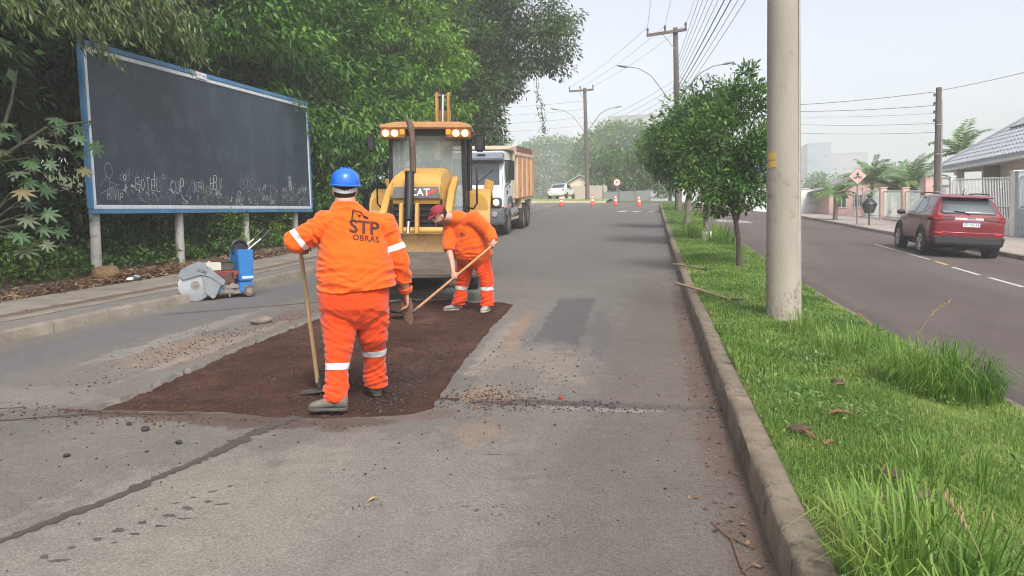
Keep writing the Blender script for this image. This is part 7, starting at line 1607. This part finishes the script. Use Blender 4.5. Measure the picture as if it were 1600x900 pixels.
for i in range(5): wire((1.30, 43.85, 9.3-.35*i), (-5.6, 67.6, 10.2-.42*i), .3, .012, 'low wires to the far pole', '%s of the low wires between the median pole and the far pole')
wire.k = 0
for i, (z1, z2, r) in enumerate(((7.15, 6.0, .017), (6.55, 5.95, .016), (6.2, 5.75, .009), (5.75, 5.45, .012), (5.35, 5.0, .012))): wire((12.6, 38, z1-.05), (1.6+.1*i, 44, z2+1.9), .25, r, 'wires across the right road', '%s service wire crossing the right road to the house pole')
wire((12.8, 38, 7.15), (17.5, 24, 7.4), .25, .014, None, 'service wire leaving the house pole to the right edge')
wire.k = 0
for i in range(4): wire((-30, 76, 14.2-.8*i), (-5.6, 67.7, 12.2-.7*i), .5, .012, 'cross street wires', '%s hazy wire along the cross street left of the far pole')
wire.k = 0
for i in range(3): wire((1.5, 44.1, 9.6-.3*i), (22, 110, 9.0-.3*i), .6, .016, 'far wires to the right', '%s faint wire going down the hill to the right')
# ---- traffic cones
def cone(x, y, label):
    root = thing('traffic_cone', label, 'traffic cone', P(x, y), 'row of cones closing the road'); B = BB(root)
    co = MATS.get('cone_orange') or mat('cone_orange', (.75, .075, .022), .5); cw_ = MATS.get('cone_white') or mat('cone_white', (.70, .70, .70), .5); cb = MATS.get('cone_base') or mat('cone_base', (.10, .03, .02), .8)
    B('base', cb, lambda q: q.box((0, 0, .02), (.42, .42, .04)), .008)
    B('body', co, lambda q: q.lathe([(.165, .04), (.155, .07), (.038, .75), (.02, .76)], (0, 0, 0), 20), 0)
    for z0, z1 in ((.32, .44), (.54, .65)):
        rr = lambda z: .155-(z-.07)*.117/.68+.003
        B('white_band', cw_, lambda q: q.lathe([(rr(z0)-.004, z0), (rr(z0), z0), (rr(z1), z1), (rr(z1)-.004, z1)], (0, 0, 0), 20), 0)
cone(-6.42, 55.5, 'traffic cone at the left end, nearest the truck'); cone(-4.3, 57.3, 'second cone from the left, in front of the far utility pole'); cone(-2.6, 57.3, 'third cone, below the round speed sign'); cone(-.88, 55.7, 'rightmost cone beside the median kerb')
# ---- signs and bin
root = thing('round_sign', 'round red ringed speed limit sign on a thin post beyond the cones', 'sign', P(-2.65, 61.15)); B = BB(root); h = 4.76-root.location.z
B('post', galv, lambda q: q.cyl((0, .03, -.1), (0, .03, h), .03, .03, 8), 0, 60)
fc = B('disc', mat('sign_red', (.55, .04, .05), .5), lambda q: q.cyl((0, -.01, h), (0, .01, h), .30, .30, 28), 0)
B('face', mat('sign_white', (.72, .72, .72), .5), lambda q: q.cyl((0, -.014, h), (0, -.011, h), .235, .235, 28), 0, 40, fc)
q = MB(); add_text(q, '40', (0, -.016, h), (1, 0, 0), (0, 0, 1), .26, .012); q.build('numerals', mat('sign_black', (.02, .02, .02), .5), fc, smooth=0)
root = thing('crossing_sign', 'faded diamond pedestrian crossing sign on a grey post by the right kerb', 'sign', P(10.15, 41.2, .13), None, rad(-12)); B = BB(root); h = 3.62-root.location.z; s = .43
B('post', mat('grey_sign_post', (.22, .24, .26), .6), lambda q: q.cyl((0, .04, -.1), (0, .04, h+.3), .045, .045, 10), 0, 60)
dm = B('diamond', mat('sign_edge_black', (.05, .04, .04), .6), lambda q: q.prism([(-s, 0), (0, -s), (s, 0), (0, s)], (0, .01, h), (1, 0, 0), (0, 0, 1), (0, -.02, 0)), .004)
B('face', mat('faded_sign_pink', (.72, .50, .40), .6, var=.05), lambda q: q.prism([(-s*.94, 0), (0, -s*.94), (s*.94, 0), (0, s*.94)], (0, -.0115, h), (1, 0, 0), (0, 0, 1), (0, -.003, 0)), 0, 0, dm)
q = MB()
for poly in ([(-.02, .16), (.03, .16), (.03, .21), (-.02, .21)], [(-.04, .02), (.04, .02), (.035, .15), (-.035, .15)], [(-.04, .12), (-.10, .04), (-.08, .02), (-.03, .08)], [(.035, .12), (.09, .05), (.07, .03), (.02, .08)], [(-.03, .02), (-.09, -.12), (-.06, -.13), (.005, .0)], [(.03, .02), (.07, -.12), (.04, -.13), (-.005, .0)]): q.prism(poly, (0, -.016, h), (1, 0, 0), (0, 0, 1), (0, -.002, 0))
for k in (-2, -1, 1, 2): q.prism([(k*.095-.025, -.13), (k*.095+.02, -.13), (k*.07+.02, -.02), (k*.07-.02, -.02)], (0, -.016, h), (1, 0, 0), (0, 0, 1), (0, -.002, 0))
q.build('pedestrian_symbol', mat('sign_ink', (.02, .02, .025), .6), dm, smooth=0)
root = thing('litter_bin', 'black litter bin lined with a bag on a single post by the right kerb', 'litter bin', P(10.35, 39.8, .13)); B = BB(root)
B('post', steel_d, lambda q: q.cyl((0, 0, -.05), (0, 0, .9), .04, .04, 8), 0, 60)
B('basket', mat('dark_grey_bin', (.05, .055, .06), .6), lambda q: q.lathe([(.20, .60), (.22, .62), (.34, .98), (.33, 1.0), (.28, .99)], (0, 0, 0), 20), 0)
B('bag', mat('black_bin_bag', (.016, .016, .018), .25, bump=.8, bscale=14), lambda q: q.lathe([(.27, .96), (.36, .97), (.36, 1.03), (.24, 1.18), (.10, 1.30), (.07, 1.36), (.12, 1.44), (.03, 1.42)], (0, 0, 0), 16), 0, 80)
# ---- things lying about
def stick(label, a, b, r, m_, ha=.19, hb=.22):
    a, b = Vector((a[0], a[1], g(*a)+ha)), Vector((b[0], b[1], g(*b)+hb)); root = thing('wooden_handle', label, 'tool handle', a, 'tool handles lying over the median kerb'); q = MB(); d = b-a
    q.tube([Vector((0, 0, 0)), d*.5+Vector((0, 0, .006)), d], [r, r*.95, r*.9], 9); q.build('handle', m_, root, smooth=60); return root, d
r_, d_ = stick('pale wooden tool handle lying across the kerb onto the grass, nearer one', (.40, 12.75), (1.05, 10.75), .021, mat('pale_handle_wood', (.36, .25, .15), .7, var=.15), .21, .215)
q = MB(); q.box(d_+Vector((.07, -.12, .02)), (.10, .16, .02), (0, 0, .4)); q.build('rusty_head', steel_d, r_, bev=.004)
r_, d_ = stick('darker tool handle lying across the kerb farther up, under the trees', (.42, 16.1), (.98, 15.3), .02, mat('brown_handle_wood', (.22, .14, .09), .7, var=.15), .205, .20)
q = MB(); q.box(d_+Vector((.05, -.06, .0)), (.08, .16, .03), (0, 0, .3)); q.build('rusty_head', steel_d, r_, bev=.004)
def clod(name, label, x, y, z, s, m_, seed, cat='stone', group=None):
    q = MB(); q.ell((0, 0, 0), s, 14, 9); o = q.build(name, m_, smooth=30)
    for v in o.data.vertices: v.co *= 1+.28*mnoise.noise(v.co*(2.2/max(s))+Vector((seed, 0, 0)))+.10*mnoise.noise(v.co*(7/max(s))+Vector((seed, 3, 0)))
    o.location = (x, y, z); o.rotation_euler = (0, 0, seed); return tag(o, label, cat, group)
clod('broken_concrete_slab', 'flat broken piece of concrete lying left of the excavated patch', -4.92, 9.0, g(-4.92, 9)+.035, (.16, .08, .055), mat('broken_concrete', (.12, .085, .065), .95, var=.25, scale=8, bump=.8, col2=(.24, .20, .165)), 1.2)
tarm = mat('tar_lump', (.028, .028, .030), .8, var=.4, scale=20, bump=.8)
for i, (x, y, s, lab) in enumerate(((-3.42, 4.62, .045, 'black tar lump just below the patch corner'), (-3.02, 4.40, .032, 'bluish black tar lump right of the larger one'), (-3.55, 4.05, .028, 'dark lump nearest the left edge of the road'), (-3.20, 5.75, .035, 'dark lump on the red gravel bed'), (-3.62, 4.72, .03, 'small tar lump at the left patch corner'))):
    clod('tar_lump', lab, x, y, g(x, y)+s*.3-(.03 if y > 5.1 else 0), (s*.75, s*.6, s*.45), tarm, i+2.0, 'lump', 'tar lumps on the road')
q = None
clod('red_clod', 'small red brick coloured clod on the dark crumb streak', -.72, 5.95, g(-.72, 5.95)+.012, (.02, .018, .018), mat('brick_red', (.30, .05, .03), .9), 3.3, 'lump')
# dry brown leaves and earth clods in the lawn
dry = mat('dry_brown_leaf', (.11, .045, .02), .75, var=.35, scale=25, col2=(.21, .10, .05))
def dleaf(label, x, y, s, az, seed, z=None):
    q = MB(); n = 9; vs = []; rnd = random.Random(seed)
    for i in range(n):
        u = i/(n-1); w = .13*math.sin(pi*u)**.8+.004; c = .07*math.sin(pi*u)
        for k in (-1, -.4, .4, 1): vs.append(((u-.5), k*w, c*.6+abs(k)*.10*math.sin(pi*u)+rnd.uniform(-.012, .012)))
    q.add([(a*s, b*s, c*s) for a, b, c in vs], [(4*i+k, 4*i+k+1, 4*i+k+5, 4*i+k+4) for i in range(n-1) for k in range(3)]); o = q.build('dry_leaf', dry, smooth=80)
    o.location = (x, y, (LZ(x, y)+.045) if z is None else z); o.rotation_euler = (rnd.uniform(-.2, .2), rnd.uniform(-.15, .15), az); return tag(o, label, 'dry leaf', 'big dry leaves on the median')
dleaf('curled orange brown leaf on the grass beside the foreground clump', 1.18, 5.15, .17, .1, 1); dleaf('small brown leaf behind the curled one', 1.36, 5.95, .12, .5, 2); dleaf('dark dry leaf by the kerb in the near grass', .88, 4.65, .15, 2.2, 3); dleaf('dry leaf right of the leaf by the kerb', .98, 4.5, .12, .8, 4)
dleaf('brown dry leaf near the foot of the big pole', 1.05, 10.9, .18, .3, 7)
ec = mat('dark_earth_clod', (.05, .03, .02), .95, var=.4, scale=30, bump=.9, col2=(.10, .06, .04))
for i, (x, y, s, lab) in enumerate(((1.95, 4.05, .05, 'dark earth clod in the grass near the right edge'), (1.16, 4.05, .05, 'dark earth clod below the curled leaf'), (1.20, 3.75, .045, 'earth clod half hidden in the near grass'), (1.38, 6.1, .04, 'small earth clod beside the small brown leaf'), (.86, 4.78, .045, 'earth clod touching the kerb side grass'))):
    clod('earth_clod', lab, x, y, LZ(x, y)+.035, (s*1.5, s, s*.6), ec, i*1.7, 'clod', 'earth clods on the median')
# twigs and leaf bits along the median kerb
def twig_s(rng):
    y = 1.8+40*rng.random()**1.6; x = .47-abs(rng.normal(0, .13))-(.25*rng.random() if rng.random() < .2 else 0); return x, y, g(x, y)+.006+.012*rng.random()
herb_mass('kerbside_leaf_bits', 420, twig_s, .035, .5, F_litter, 57, lay=True)
stones('kerbside_grit', 500, lambda rng: (lambda x, y: (x, y, g(x, y)))(.49-abs(rng.normal(0, .10)), 1.8+30*rng.random()**1.5), .003, .012, blk_st, 12)
q = MB()
for pts in ([(.27, 3.75), (.35, 3.55), (.36, 3.3), (.40, 3.1), (.47, 2.95)], [(.33, 3.6), (.44, 3.48)], [(.36, 3.25), (.41, 3.32)]): q.tube([P(x, y, .012) for x, y in pts], [.0036]*len(pts), 5)
tag(q.build('twig', mat('dry_twig', (.16, .085, .05), .85), smooth=60), 'thin brown forked twig beside the near median kerb', 'twig')
dl = dleaf('crumpled pale leaf at the end of the twig by the kerb', .43, 2.85, .09, .6, 9, z=g(.43, 2.85)+.02); dl['group'] = 'leaves by the kerb'
dl = dleaf('small yellow leaf lying on the near road', -1.45, 3.72, .07, .9, 10, z=g(-1.45, 3.72)+.01); dl['group'] = 'leaves by the kerb'; dl.data.materials[0] = mat('yellow_leaf', (.42, .26, .07), .7)
# rubbish heap by the first billboard post
bx, by = -9.35, 12.0; bz = g(bx, by)+.14
clod('rubbish_mound', 'brown grass cuttings heap beside the first billboard post', bx-.1, by, bz+.12, (.26, .24, .17), mat('straw_heap', (.085, .048, .024), .95, var=.4, scale=25, bump=1.0, col2=(.22, .14, .07)), 2.2, 'heap')
clod('plastic_bag', 'crumpled white plastic bag in front of the grass heap', bx+.28, by+.10, bz+.03, (.17, .07, .035), mat('white_plastic', (.62, .66, .68), .4, bump=.5, bscale=12), 5.2, 'bag')
clod('plastic_bag', 'crumpled blue plastic bag at the right side of the heap', bx+.18, by+.38, bz+.04, (.09, .08, .05), mat('blue_plastic', (.16, .26, .36), .4, bump=.5, bscale=12), 7.2, 'bag')
# ================================================================== BUILDINGS ON THE RIGHT
wall_c = mat('cream_house_wall', (.74, .66, .58), .9, var=.05, scale=1.5, wear=(.66, .58, .50), wscale=1.2, wth=.6); wall_w = mat('off_white_wall', (.76, .74, .70), .9, var=.06, scale=2); pink = mat('salmon_pink_wall', (.66, .43, .38), .9, var=.06, scale=2); white_i = mat('white_ironwork', (.74, .77, .77), .5)
pale_g = mat('pale_green_ironwork', (.62, .70, .65), .6); tile_m = mat('grey_roof_tile', (.33, .36, .39), .85, var=.2, scale=6, col2=(.43, .455, .48), wear=(.25, .265, .28), wscale=9, wth=.6); dgl = glassmat('window_glass', (.06, .08, .09), .05, .95)
def house():
    ox, oy = 15.6, 42.0; root = thing('tiled_house', 'single storey cream house with grey tiled hip roof behind the red car', 'house', P(ox, oy, .1)); B = BB(root); z = root.location.z
    E = 4.02-z    # eave height in the house frame
    gl = lambda y: g(15.6, oy+y)-z-.4
    B('wall', wall_c, lambda q: (q.box((.12, -9.2, E/2-.3), (.24, 14.6, E+.5)), q.box((5, -.12-1.9, E/2-.3), (9.8, .24, E+.5))), .004)
    B('porch_wall', mat('porch_brown_wall', (.36, .26, .19), .9), lambda q: q.box((-.35, -3.3, E/2-.35), (.7, .2, E+.3)), .004)
    B('porch_pillar', wall_c, lambda q: q.box((-.6, -.3, E/2-.35), (.35, .35, E+.3)), .01)
    # hip roof: slab faces, then rows of tiles as raised courses
    A = Vector((-1.0, 1.4, E)); Bv = Vector((-1.0, -16.5, E)); R1 = Vector((5.2, -4.6, E+4.3)); R2 = Vector((5.2, -16.5, E+4.3)); A2 = Vector((11.4, 1.4, E)); B2 = Vector((11.4, -16.5, E))
    th = Vector((0, 0, -.14))
    rf = B('roof', tile_m, lambda q: q.add([A, Bv, R2, R1, A2, B2, A+th, Bv+th, R2+th, R1+th, A2+th, B2+th], [(0, 3, 2, 1), (0, 4, 3), (4, 5, 2, 3), (6, 7, 8, 9), (6, 9, 10), (10, 9, 8, 11), (0, 1, 7, 6), (0, 6, 10, 4)]), 0, 0)
    n1 = (Bv-A).cross(R1-A).normalized(); n1 = n1 if n1.z > 0 else -n1; n2 = (A2-A).cross(R1-A).normalized(); n2 = n2 if n2.z > 0 else -n2
    NR = 18
    tiles_mesh = None
    for k in range(NR):
        f = k/NR; f2 = (k+1)/NR; a0 = A.lerp(R1, f); b0 = Bv.lerp(R2, f); a1 = A.lerp(R1, f2); b1 = Bv.lerp(R2, f2); q = MB(); W_ = .33; nn = int((a0-b0).length/W_); lift = n1*.055; low = n1*.012
        for i in range(nn):
            u0, u1 = i/nn, (i+.94)/nn; p = [a0.lerp(b0, u0), a0.lerp(b0, u1), a1.lerp(b1, u1), a1.lerp(b1, u0)]; m0 = (p[0]+p[1])/2; m1 = (p[3]+p[2])/2
            q.add([p[0]+low, m0+lift*1.3, p[1]+low, p[2]+low*.3, m1+lift*.6, p[3]+low*.3], [(0, 1, 4, 5), (1, 2, 3, 4), (0, 2, 1)])
        o = q.build('tile_course', tile_m, rf, smooth=0); o['kind'] = 'stuff'
        a0 = A.lerp(R1, f); c0 = A2.lerp(R1, f); a1 = A.lerp(R1, f2); c1 = A2.lerp(R1, f2); q = MB(); nn = max(1, int((a0-c0).length/W_)); lift = n2*.055; low = n2*.012
        for i in range(nn):
            u0, u1 = i/nn, (i+.94)/nn; p = [a0.lerp(c0, u0), a0.lerp(c0, u1), a1.lerp(c1, u1), a1.lerp(c1, u0)]; m0 = (p[0]+p[1])/2; m1 = (p[3]+p[2])/2
            q.add([p[0]+low, m0+lift*1.3, p[1]+low, p[2]+low*.3, m1+lift*.6, p[3]+low*.3], [(0, 1, 4, 5), (1, 2, 3, 4), (0, 2, 1)])
        o = q.build('tile_course', tile_m, rf, smooth=0); o['kind'] = 'stuff'
    B('hip_cap', tile_m, lambda q: q.tube([A+Vector((0, 0, .06)), R1+Vector((0, 0, .06))], .11, 8), 0, 60, rf)
    B('fascia', mat('white_fascia', (.66, .66, .64), .7), lambda q: (q.box(((A.x+.02), (A.y+Bv.y)/2, E-.20), (.05, (A-Bv).length, .13)), q.box(((A.x+A2.x)/2, A.y+.03, E-.20), ((A2-A).length, .05, .13)), q.box((-.45, (A.y+Bv.y)/2, E-.235), (1.05, (A-Bv).length-.1, .05))), .004, 40, rf)
    # solar panels on the road side slope
    pm = mat('solar_panel_glass', (.30, .31, .33), .25, var=.05, scale=3); pf = mat('dark_panel_frame', (.02, .025, .05), .4)
    ex = (Bv-A).normalized(); up_v = (R1-A)-ex*(R1-A).dot(ex); up_v.normalize(); t0 = A+ex*1.0
    for r_ in range(2):
        for c_ in range(9):
            u = 2.6+r_*1.72; s = 3.0+r_*1.7+c_*1.06; p = A+ex*s+up_v*u+n1*.12; q = MB()
            c4 = [p, p+ex*1.04, p+ex*1.04+up_v*1.68, p+up_v*1.68]; q.m(pf).hexa([v-n1*.04 for v in c4], c4); q.m(pm); i4 = [p+ex*.03+up_v*.05, p+ex*1.01+up_v*.05, p+ex*1.01+up_v*1.65, p+ex*.03+up_v*1.65]; q.hexa([v+n1*.001 for v in i4], [v+n1*.006 for v in i4]); q.build('solar_panel', None, rf, smooth=0)
    # windows
    for (yc, w, zb_, h) in ((-8.2, 1.7, 1.0, 1.25), (-4.9, .9, .9, 1.3), (-12.5, 1.6, 1.0, 1.25)):
        wf = B('window', mat('white_window_frame', (.64, .64, .62), .5), lambda q: (q.box((-.03, yc, zb_+h/2), (.08, w+.14, h+.14)),), .006)
        B('pane', mat('pale_curtained_glass', (.62, .64, .62), .2), lambda q: [q.box((-.075, yc-w/4+w/2*k, zb_+h/2), (.012, w/2-.05, h-.04)) for k in (0, 1)], 0, 0, wf)
        for k in range(9): B('window_bar', white_i, lambda q: q.cyl((-.13, yc-w/2+w*k/8, zb_-.02), (-.13, yc-w/2+w*k/8, zb_+h+.02), .012, .012, 6), 0, 60, wf)
    dr = B('door', mat('dark_door', (.10, .085, .08), .5), lambda q: q.box((-.02, -3.9, .85), (.06, .95, 2.1)), .01)
    q = MB(); q.box((-.055, -3.65, .9), (.02, .35, 1.5)); q.build('pane', dgl, dr, smooth=0)
house()
def bar_fence(name, label, y0, y1, x, h, base_h, mt, pm, pillars, pitch=.14, mids=(.25, .92), group=None, wallm=None, hp=None):
    oy = (y0+y1)/2; root = thing(name, label, 'fence' if 'gate' not in name else 'gate', P(x, oy, .10), group); B = BB(root); z = root.location.z; gl = lambda y: g(x, y)+.10-z
    n = max(2, int((y1-y0)/pitch))
    if base_h: B('low_wall', wallm or wall_w, lambda q: q.hexa([(-.08, y0-oy, gl(y0)-.1), (.08, y0-oy, gl(y0)-.1), (.08, y1-oy, gl(y1)-.1), (-.08, y1-oy, gl(y1)-.1)], [(-.08, y0-oy, gl(y0)+base_h), (.08, y0-oy, gl(y0)+base_h), (.08, y1-oy, gl(y1)+base_h), (-.08, y1-oy, gl(y1)+base_h)]), .006)
    for i in range(n+1):
        y = y0+(y1-y0)*i/n; B('bar', mt, lambda q: q.cyl((0, y-oy, gl(y)+base_h+.02), (0, y-oy, gl(y)+h-.02), .016, .016, 6), 0, 60)
    for f in mids:
        B('rail', mt, lambda q: q.hexa(*[[(-.02, a-oy, gl(a)+hh+dz) if s < 0 else (.02, a-oy, gl(a)+hh+dz) for (s, a) in ((-1, y0), (1, y0), (1, y1), (-1, y1))] for dz in (-.02, .025) for hh in (base_h+(h-base_h)*f,)]), .003)
    for (yp, w, hh) in pillars: B('pillar', pm, lambda q: (q.box((0, yp-oy, gl(yp)+hh/2-.05), (w, w, hh+.1)), q.box((0, yp-oy, gl(yp)+hh+.03), (w+.06, w+.06, .06))), .01)
    return root
bar_fence('barred_gate', 'pale green barred sliding gate between pink pillars beside the litter bin', 44.5, 48.1, 13.3, 1.72, .12, pale_g, pink, [(48.3, .34, 1.82), (44.3, .34, 1.82)], mids=(.06, .96), wallm=pink)
bar_fence('barred_fence', 'pale barred fence from the middle pink pillar to the meter pillar', 40.9, 44.1, 13.3, 1.72, .12, pale_g, pink, [(40.4, .75, 2.25)], mids=(.06, .96), wallm=pink)
bar_fence('barred_fence', 'white barred fence on a low wall before the cream house', 31.9, 37.6, 13.3, 2.25, .62, white_i, wall_w, [(37.75, .2, 2.3), (31.55, .30, 2.4)], mids=(.03, .30, .96))
bar_fence('barred_gate', 'grey green barred gate left of the pink pillars', 48.7, 52.0, 13.3, 1.75, .1, pale_g, pink, [(52.2, .3, 1.8)], mids=(.06, .96))
bar_fence('barred_gate', 'grey sheet and bar house gate at the right edge of the picture', 27.5, 31.3, 13.3, 2.25, 1.05, mat('grey_gate_steel', (.33, .38, .42), .5), mat('grey_gate_post', (.40, .44, .47), .5), [(31.25, .2, 2.38)], mids=(.06, .96), wallm=mat('grey_gate_sheet', (.36, .41, .45), .5))
root = thing('meter_box', 'white utility meter box on its wall beside the meter pillar', 'meter box', P(13.25, 38.7, .1)); B = BB(root)
B('cabinet', wall_w, lambda q: q.box((0, 0, .95), (.5, 1.0, 1.9)), .02); B('meter_window', dark_in, lambda q: q.box((-.26, .25, 1.50), (.02, .26, .26)), .004); B('cap', mat('grey_cap', (.5, .52, .52), .8), lambda q: q.box((0, 0, 1.93), (.6, 1.1, .06)), .01)
root = thing('meter_box', 'small white meter box set in the tall pink pillar', 'meter box', P(12.90, 40.45, .1)); B = BB(root)
B('cabinet', wall_w, lambda q: q.box((0, 0, 1.45), (.06, .34, .62)), .01); B('meter_window', dark_in, lambda q: q.box((-.032, 0, 1.58), (.01, .14, .16)), 0)
# pink house further up
root = thing('pink_house', 'low pink house with a grey roof and white window behind the young palm', 'house', P(13.6, 60, .0)); B = BB(root)
B('wall', pink, lambda q: (q.box((.8, 0, .55), (4.4, 6, 2.3)), q.prism([(-2.0, 1.7), (.3, 2.55), (2.6, 1.7)], (.5, -3.0, 0), (1, 0, 0), (0, 0, 1), (0, .2, 0))), .005)
B('base_course', mat('dark_pink_base', (.30, .20, .18), .9), lambda q: q.box((.8, -3.03, -.4), (4.44, .08, .55)), .003)
rf = B('roof', mat('grey_brown_roof', (.20, .19, .19), .9, var=.2, scale=4), lambda q: (q.hexa([(-2.2, -3.5, 1.60), (.8, -3.5, 2.75), (.8, 3.4, 2.75), (-2.2, 3.4, 1.60)], [(-2.2, -3.5, 1.74), (.8, -3.5, 2.89), (.8, 3.4, 2.89), (-2.2, 3.4, 1.74)]), q.hexa([(.805, -3.5, 2.75), (3.8, -3.5, 1.60), (3.8, 3.4, 1.60), (.805, 3.4, 2.75)], [(.805, -3.5, 2.89), (3.8, -3.5, 1.74), (3.8, 3.4, 1.74), (.805, 3.4, 2.89)])), 0, 0)
for xc in (-.6, .55):
    wf = B('window', MATS['white_window_frame'], lambda q: q.box((xc, -3.02, .95), (.72, .08, .95)), .005); B('pane', dgl, lambda q: [q.box((xc-.16+.32*k, -3.065, .95), (.26, .012, .80)) for k in (0, 1)], 0, 0, wf)
root = thing('garden_wall', 'white rendered garden wall left of the pink house', 'wall', P(9.6, 60.5, 0)); B = BB(root)
B('wall', mat('white_render', (.62, .64, .63), .9, var=.06), lambda q: q.box((0, 0, .75), (4.4, .2, 2.1)), .006); B('cap', MATS['grey_cap'], lambda q: q.box((0, 0, 1.83), (4.5, .3, .06)), .006)
B('gate_post', mat('grey_gate_post_2', (.26, .28, .29), .7), lambda q: q.cyl((.3, -.2, -.3), (.3, -.2, 2.0), .07, .07, 10), 0, 60)
root = thing('grey_roofed_house', 'white house with a dark grey roof and blue water tank beyond the garden wall', 'house', P(9.0, 70, 0)); B = BB(root)
B('wall', wall_w, lambda q: q.box((0, 0, .9), (6, 5, 2.6)), .006); B('roof', mat('slate_grey_roof', (.13, .135, .14), .9, var=.2), lambda q: q.prism([(-3.4, 2.2), (0, 3.3), (3.4, 2.2), (0, 2.35)], (0, -2.8, 0), (1, 0, 0), (0, 0, 1), (0, 5.6, 0)), 0, 0)
B('water_tank', mat('blue_water_tank', (.02, .12, .45), .5), lambda q: q.lathe([(.62, 3.0), (.72, 3.5), (.75, 3.62), (.3, 3.78)], (.6, 0, 0), 18), 0)
# pale buildings across the valley, deep in the haze
def block(label, x, y, w, d, h, zb_, col, nwx, nst, ww=1.4, wh=1.2):
    root = thing('hazy_building', label, 'building', (x, y, zb_), 'pale buildings across the valley'); B = BB(root); m_ = mat('render_'+label.split()[0]+'_'+str(int(abs(x))), col, .9, var=.05)
    B('wall', m_, lambda q: q.box((0, 0, h/2), (w, d, h)), 0, 0); B('parapet', m_, lambda q: (q.box((0, -d/2-.02, h+.2), (w+.3, .3, .4)), q.box((-w/2-.02, 0, h+.2), (.3, d-.3, .4)), q.box((w/2+.02, 0, h+.2), (.3, d-.3, .4))), 0, 0)
    for i in range(nwx):
        for j in range(nst):
            B('window', dgl, lambda q: q.box((-w/2+w*(i+.5)/nwx, -d/2-.01, 1.4+h/nst*j+.4), (ww, .08, wh)), 0, 0)
block('grey apartment block with small windows, left of the pair in the haze', 79, 400, 10.6, 18, 23, 14.0, (.17, .21, .25), 2, 3, .9, 1.0)
block('long pale building with a flat roof, right of the pair in the haze', 93, 403, 17, 20, 18.0, 14.0, (.24, .25, .27), 4, 2)
block('broad flat roofed hall rising above the big hazy tree', -3.6, 300, 23, 30, 29, 11.0, (.30, .30, .30), 5, 3)
block('faint tall tower at the skyline left of the far pole', -40.0, 470, 10.5, 12, 56, 6.0, (.5, .52, .55), 2, 7)
# board fence and wall beyond the crossing
root = thing('board_fence', 'pale vertical board fence behind the far utility pole', 'fence', P(-6.3, 75.5, .1)); B = BB(root); bmt = mat('pale_fence_board', (.42, .36, .31), .9, var=.12, scale=3)
for k in range(22): B('board', bmt, lambda q: q.box((-2.0+.19*k, 0, .65+.05*(k % 3)), (.18, .04, 1.5)), 0, 0)
B('rail', wood_pole, lambda q: q.box((0, .05, .9), (4.1, .05, .08)), 0, 0)
root = thing('gabled_shed', 'cream gabled house front showing above the board fence', 'house', P(-7.6, 84, -.2)); B = BB(root)
B('wall', mat('cream_gable', (.70, .62, .46), .9), lambda q: q.prism([(-2.3, 0), (2.3, 0), (2.3, 1.9), (0, 3.2), (-2.3, 1.9)], (0, 0, 0), (1, 0, 0), (0, 0, 1), (0, 4, 0)), 0, 0); B('roof', tile_m, lambda q: (q.hexa([(-2.7, -.3, 1.75), (0, -.3, 3.25), (0, 4.3, 3.25), (-2.7, 4.3, 1.75)], [(-2.7, -.3, 1.87), (0, -.3, 3.37), (0, 4.3, 3.37), (-2.7, 4.3, 1.87)]), q.hexa([(.002, -.3, 3.25), (2.7, -.3, 1.75), (2.7, 4.3, 1.75), (.002, 4.3, 3.25)], [(.002, -.3, 3.37), (2.7, -.3, 1.87), (2.7, 4.3, 1.87), (.002, 4.3, 3.37)])), 0, 0)
root = thing('boundary_wall', 'grey rendered wall with dark posts under the big hazy tree', 'wall', P(-1.2, 74, 0)); B = BB(root); gw = mat('grey_render', (.20, .20, .195), .9, var=.08)
for k in range(3):
    B('panel', gw, lambda q: q.box((-2.6+1.5*k, 0, .45), (1.44, .14, 1.1)), .005); B('post', steel_d, lambda q: q.box((-3.34+1.5*k, -.02, .75), (.09, .16, 1.9)), .004)
root = thing('boundary_wall', 'white wall on the right road far end behind the median trees', 'wall', P(5.6, 66, 0)); B = BB(root)
for k in range(4): B('panel', MATS['white_render'], lambda q: q.box((-2.3+1.6*k, 0, .75), (1.56, .14, 1.7)), .005); B('post', steel_d, lambda q: q.cyl((-1.5+1.6*k, -.12, -.1), (-1.5+1.6*k, -.12, 1.9), .05, .05, 8), 0)
# ================================================================== HAZE
HAZE = 0.0019
hm = bpy.data.materials.new('haze'); hm.use_nodes = True; t = hm.node_tree
for n in list(t.nodes):
    if n.type == 'BSDF_PRINCIPLED': t.nodes.remove(n)
vo = t.nodes.new('ShaderNodeVolumePrincipled'); vo.inputs['Color'].default_value = (.985, .995, 1.0, 1); vo.inputs['Density'].default_value = HAZE; vo.inputs['Anisotropy'].default_value = 0.0
t.links.new(vo.outputs[0], t.nodes['Material Output'].inputs['Volume'])
zs = [o for o in S.objects if o.type == 'MESH']
q = MB(); q.box((0, 130, 18), (900, 900, 56)); hz = q.build('haze', hm, smooth=0); hz['kind'] = 'stuff'
lo, hi = -12.0, 36.0
for v in hz.data.vertices: v.co.z = lo if v.co.z < 18 else hi
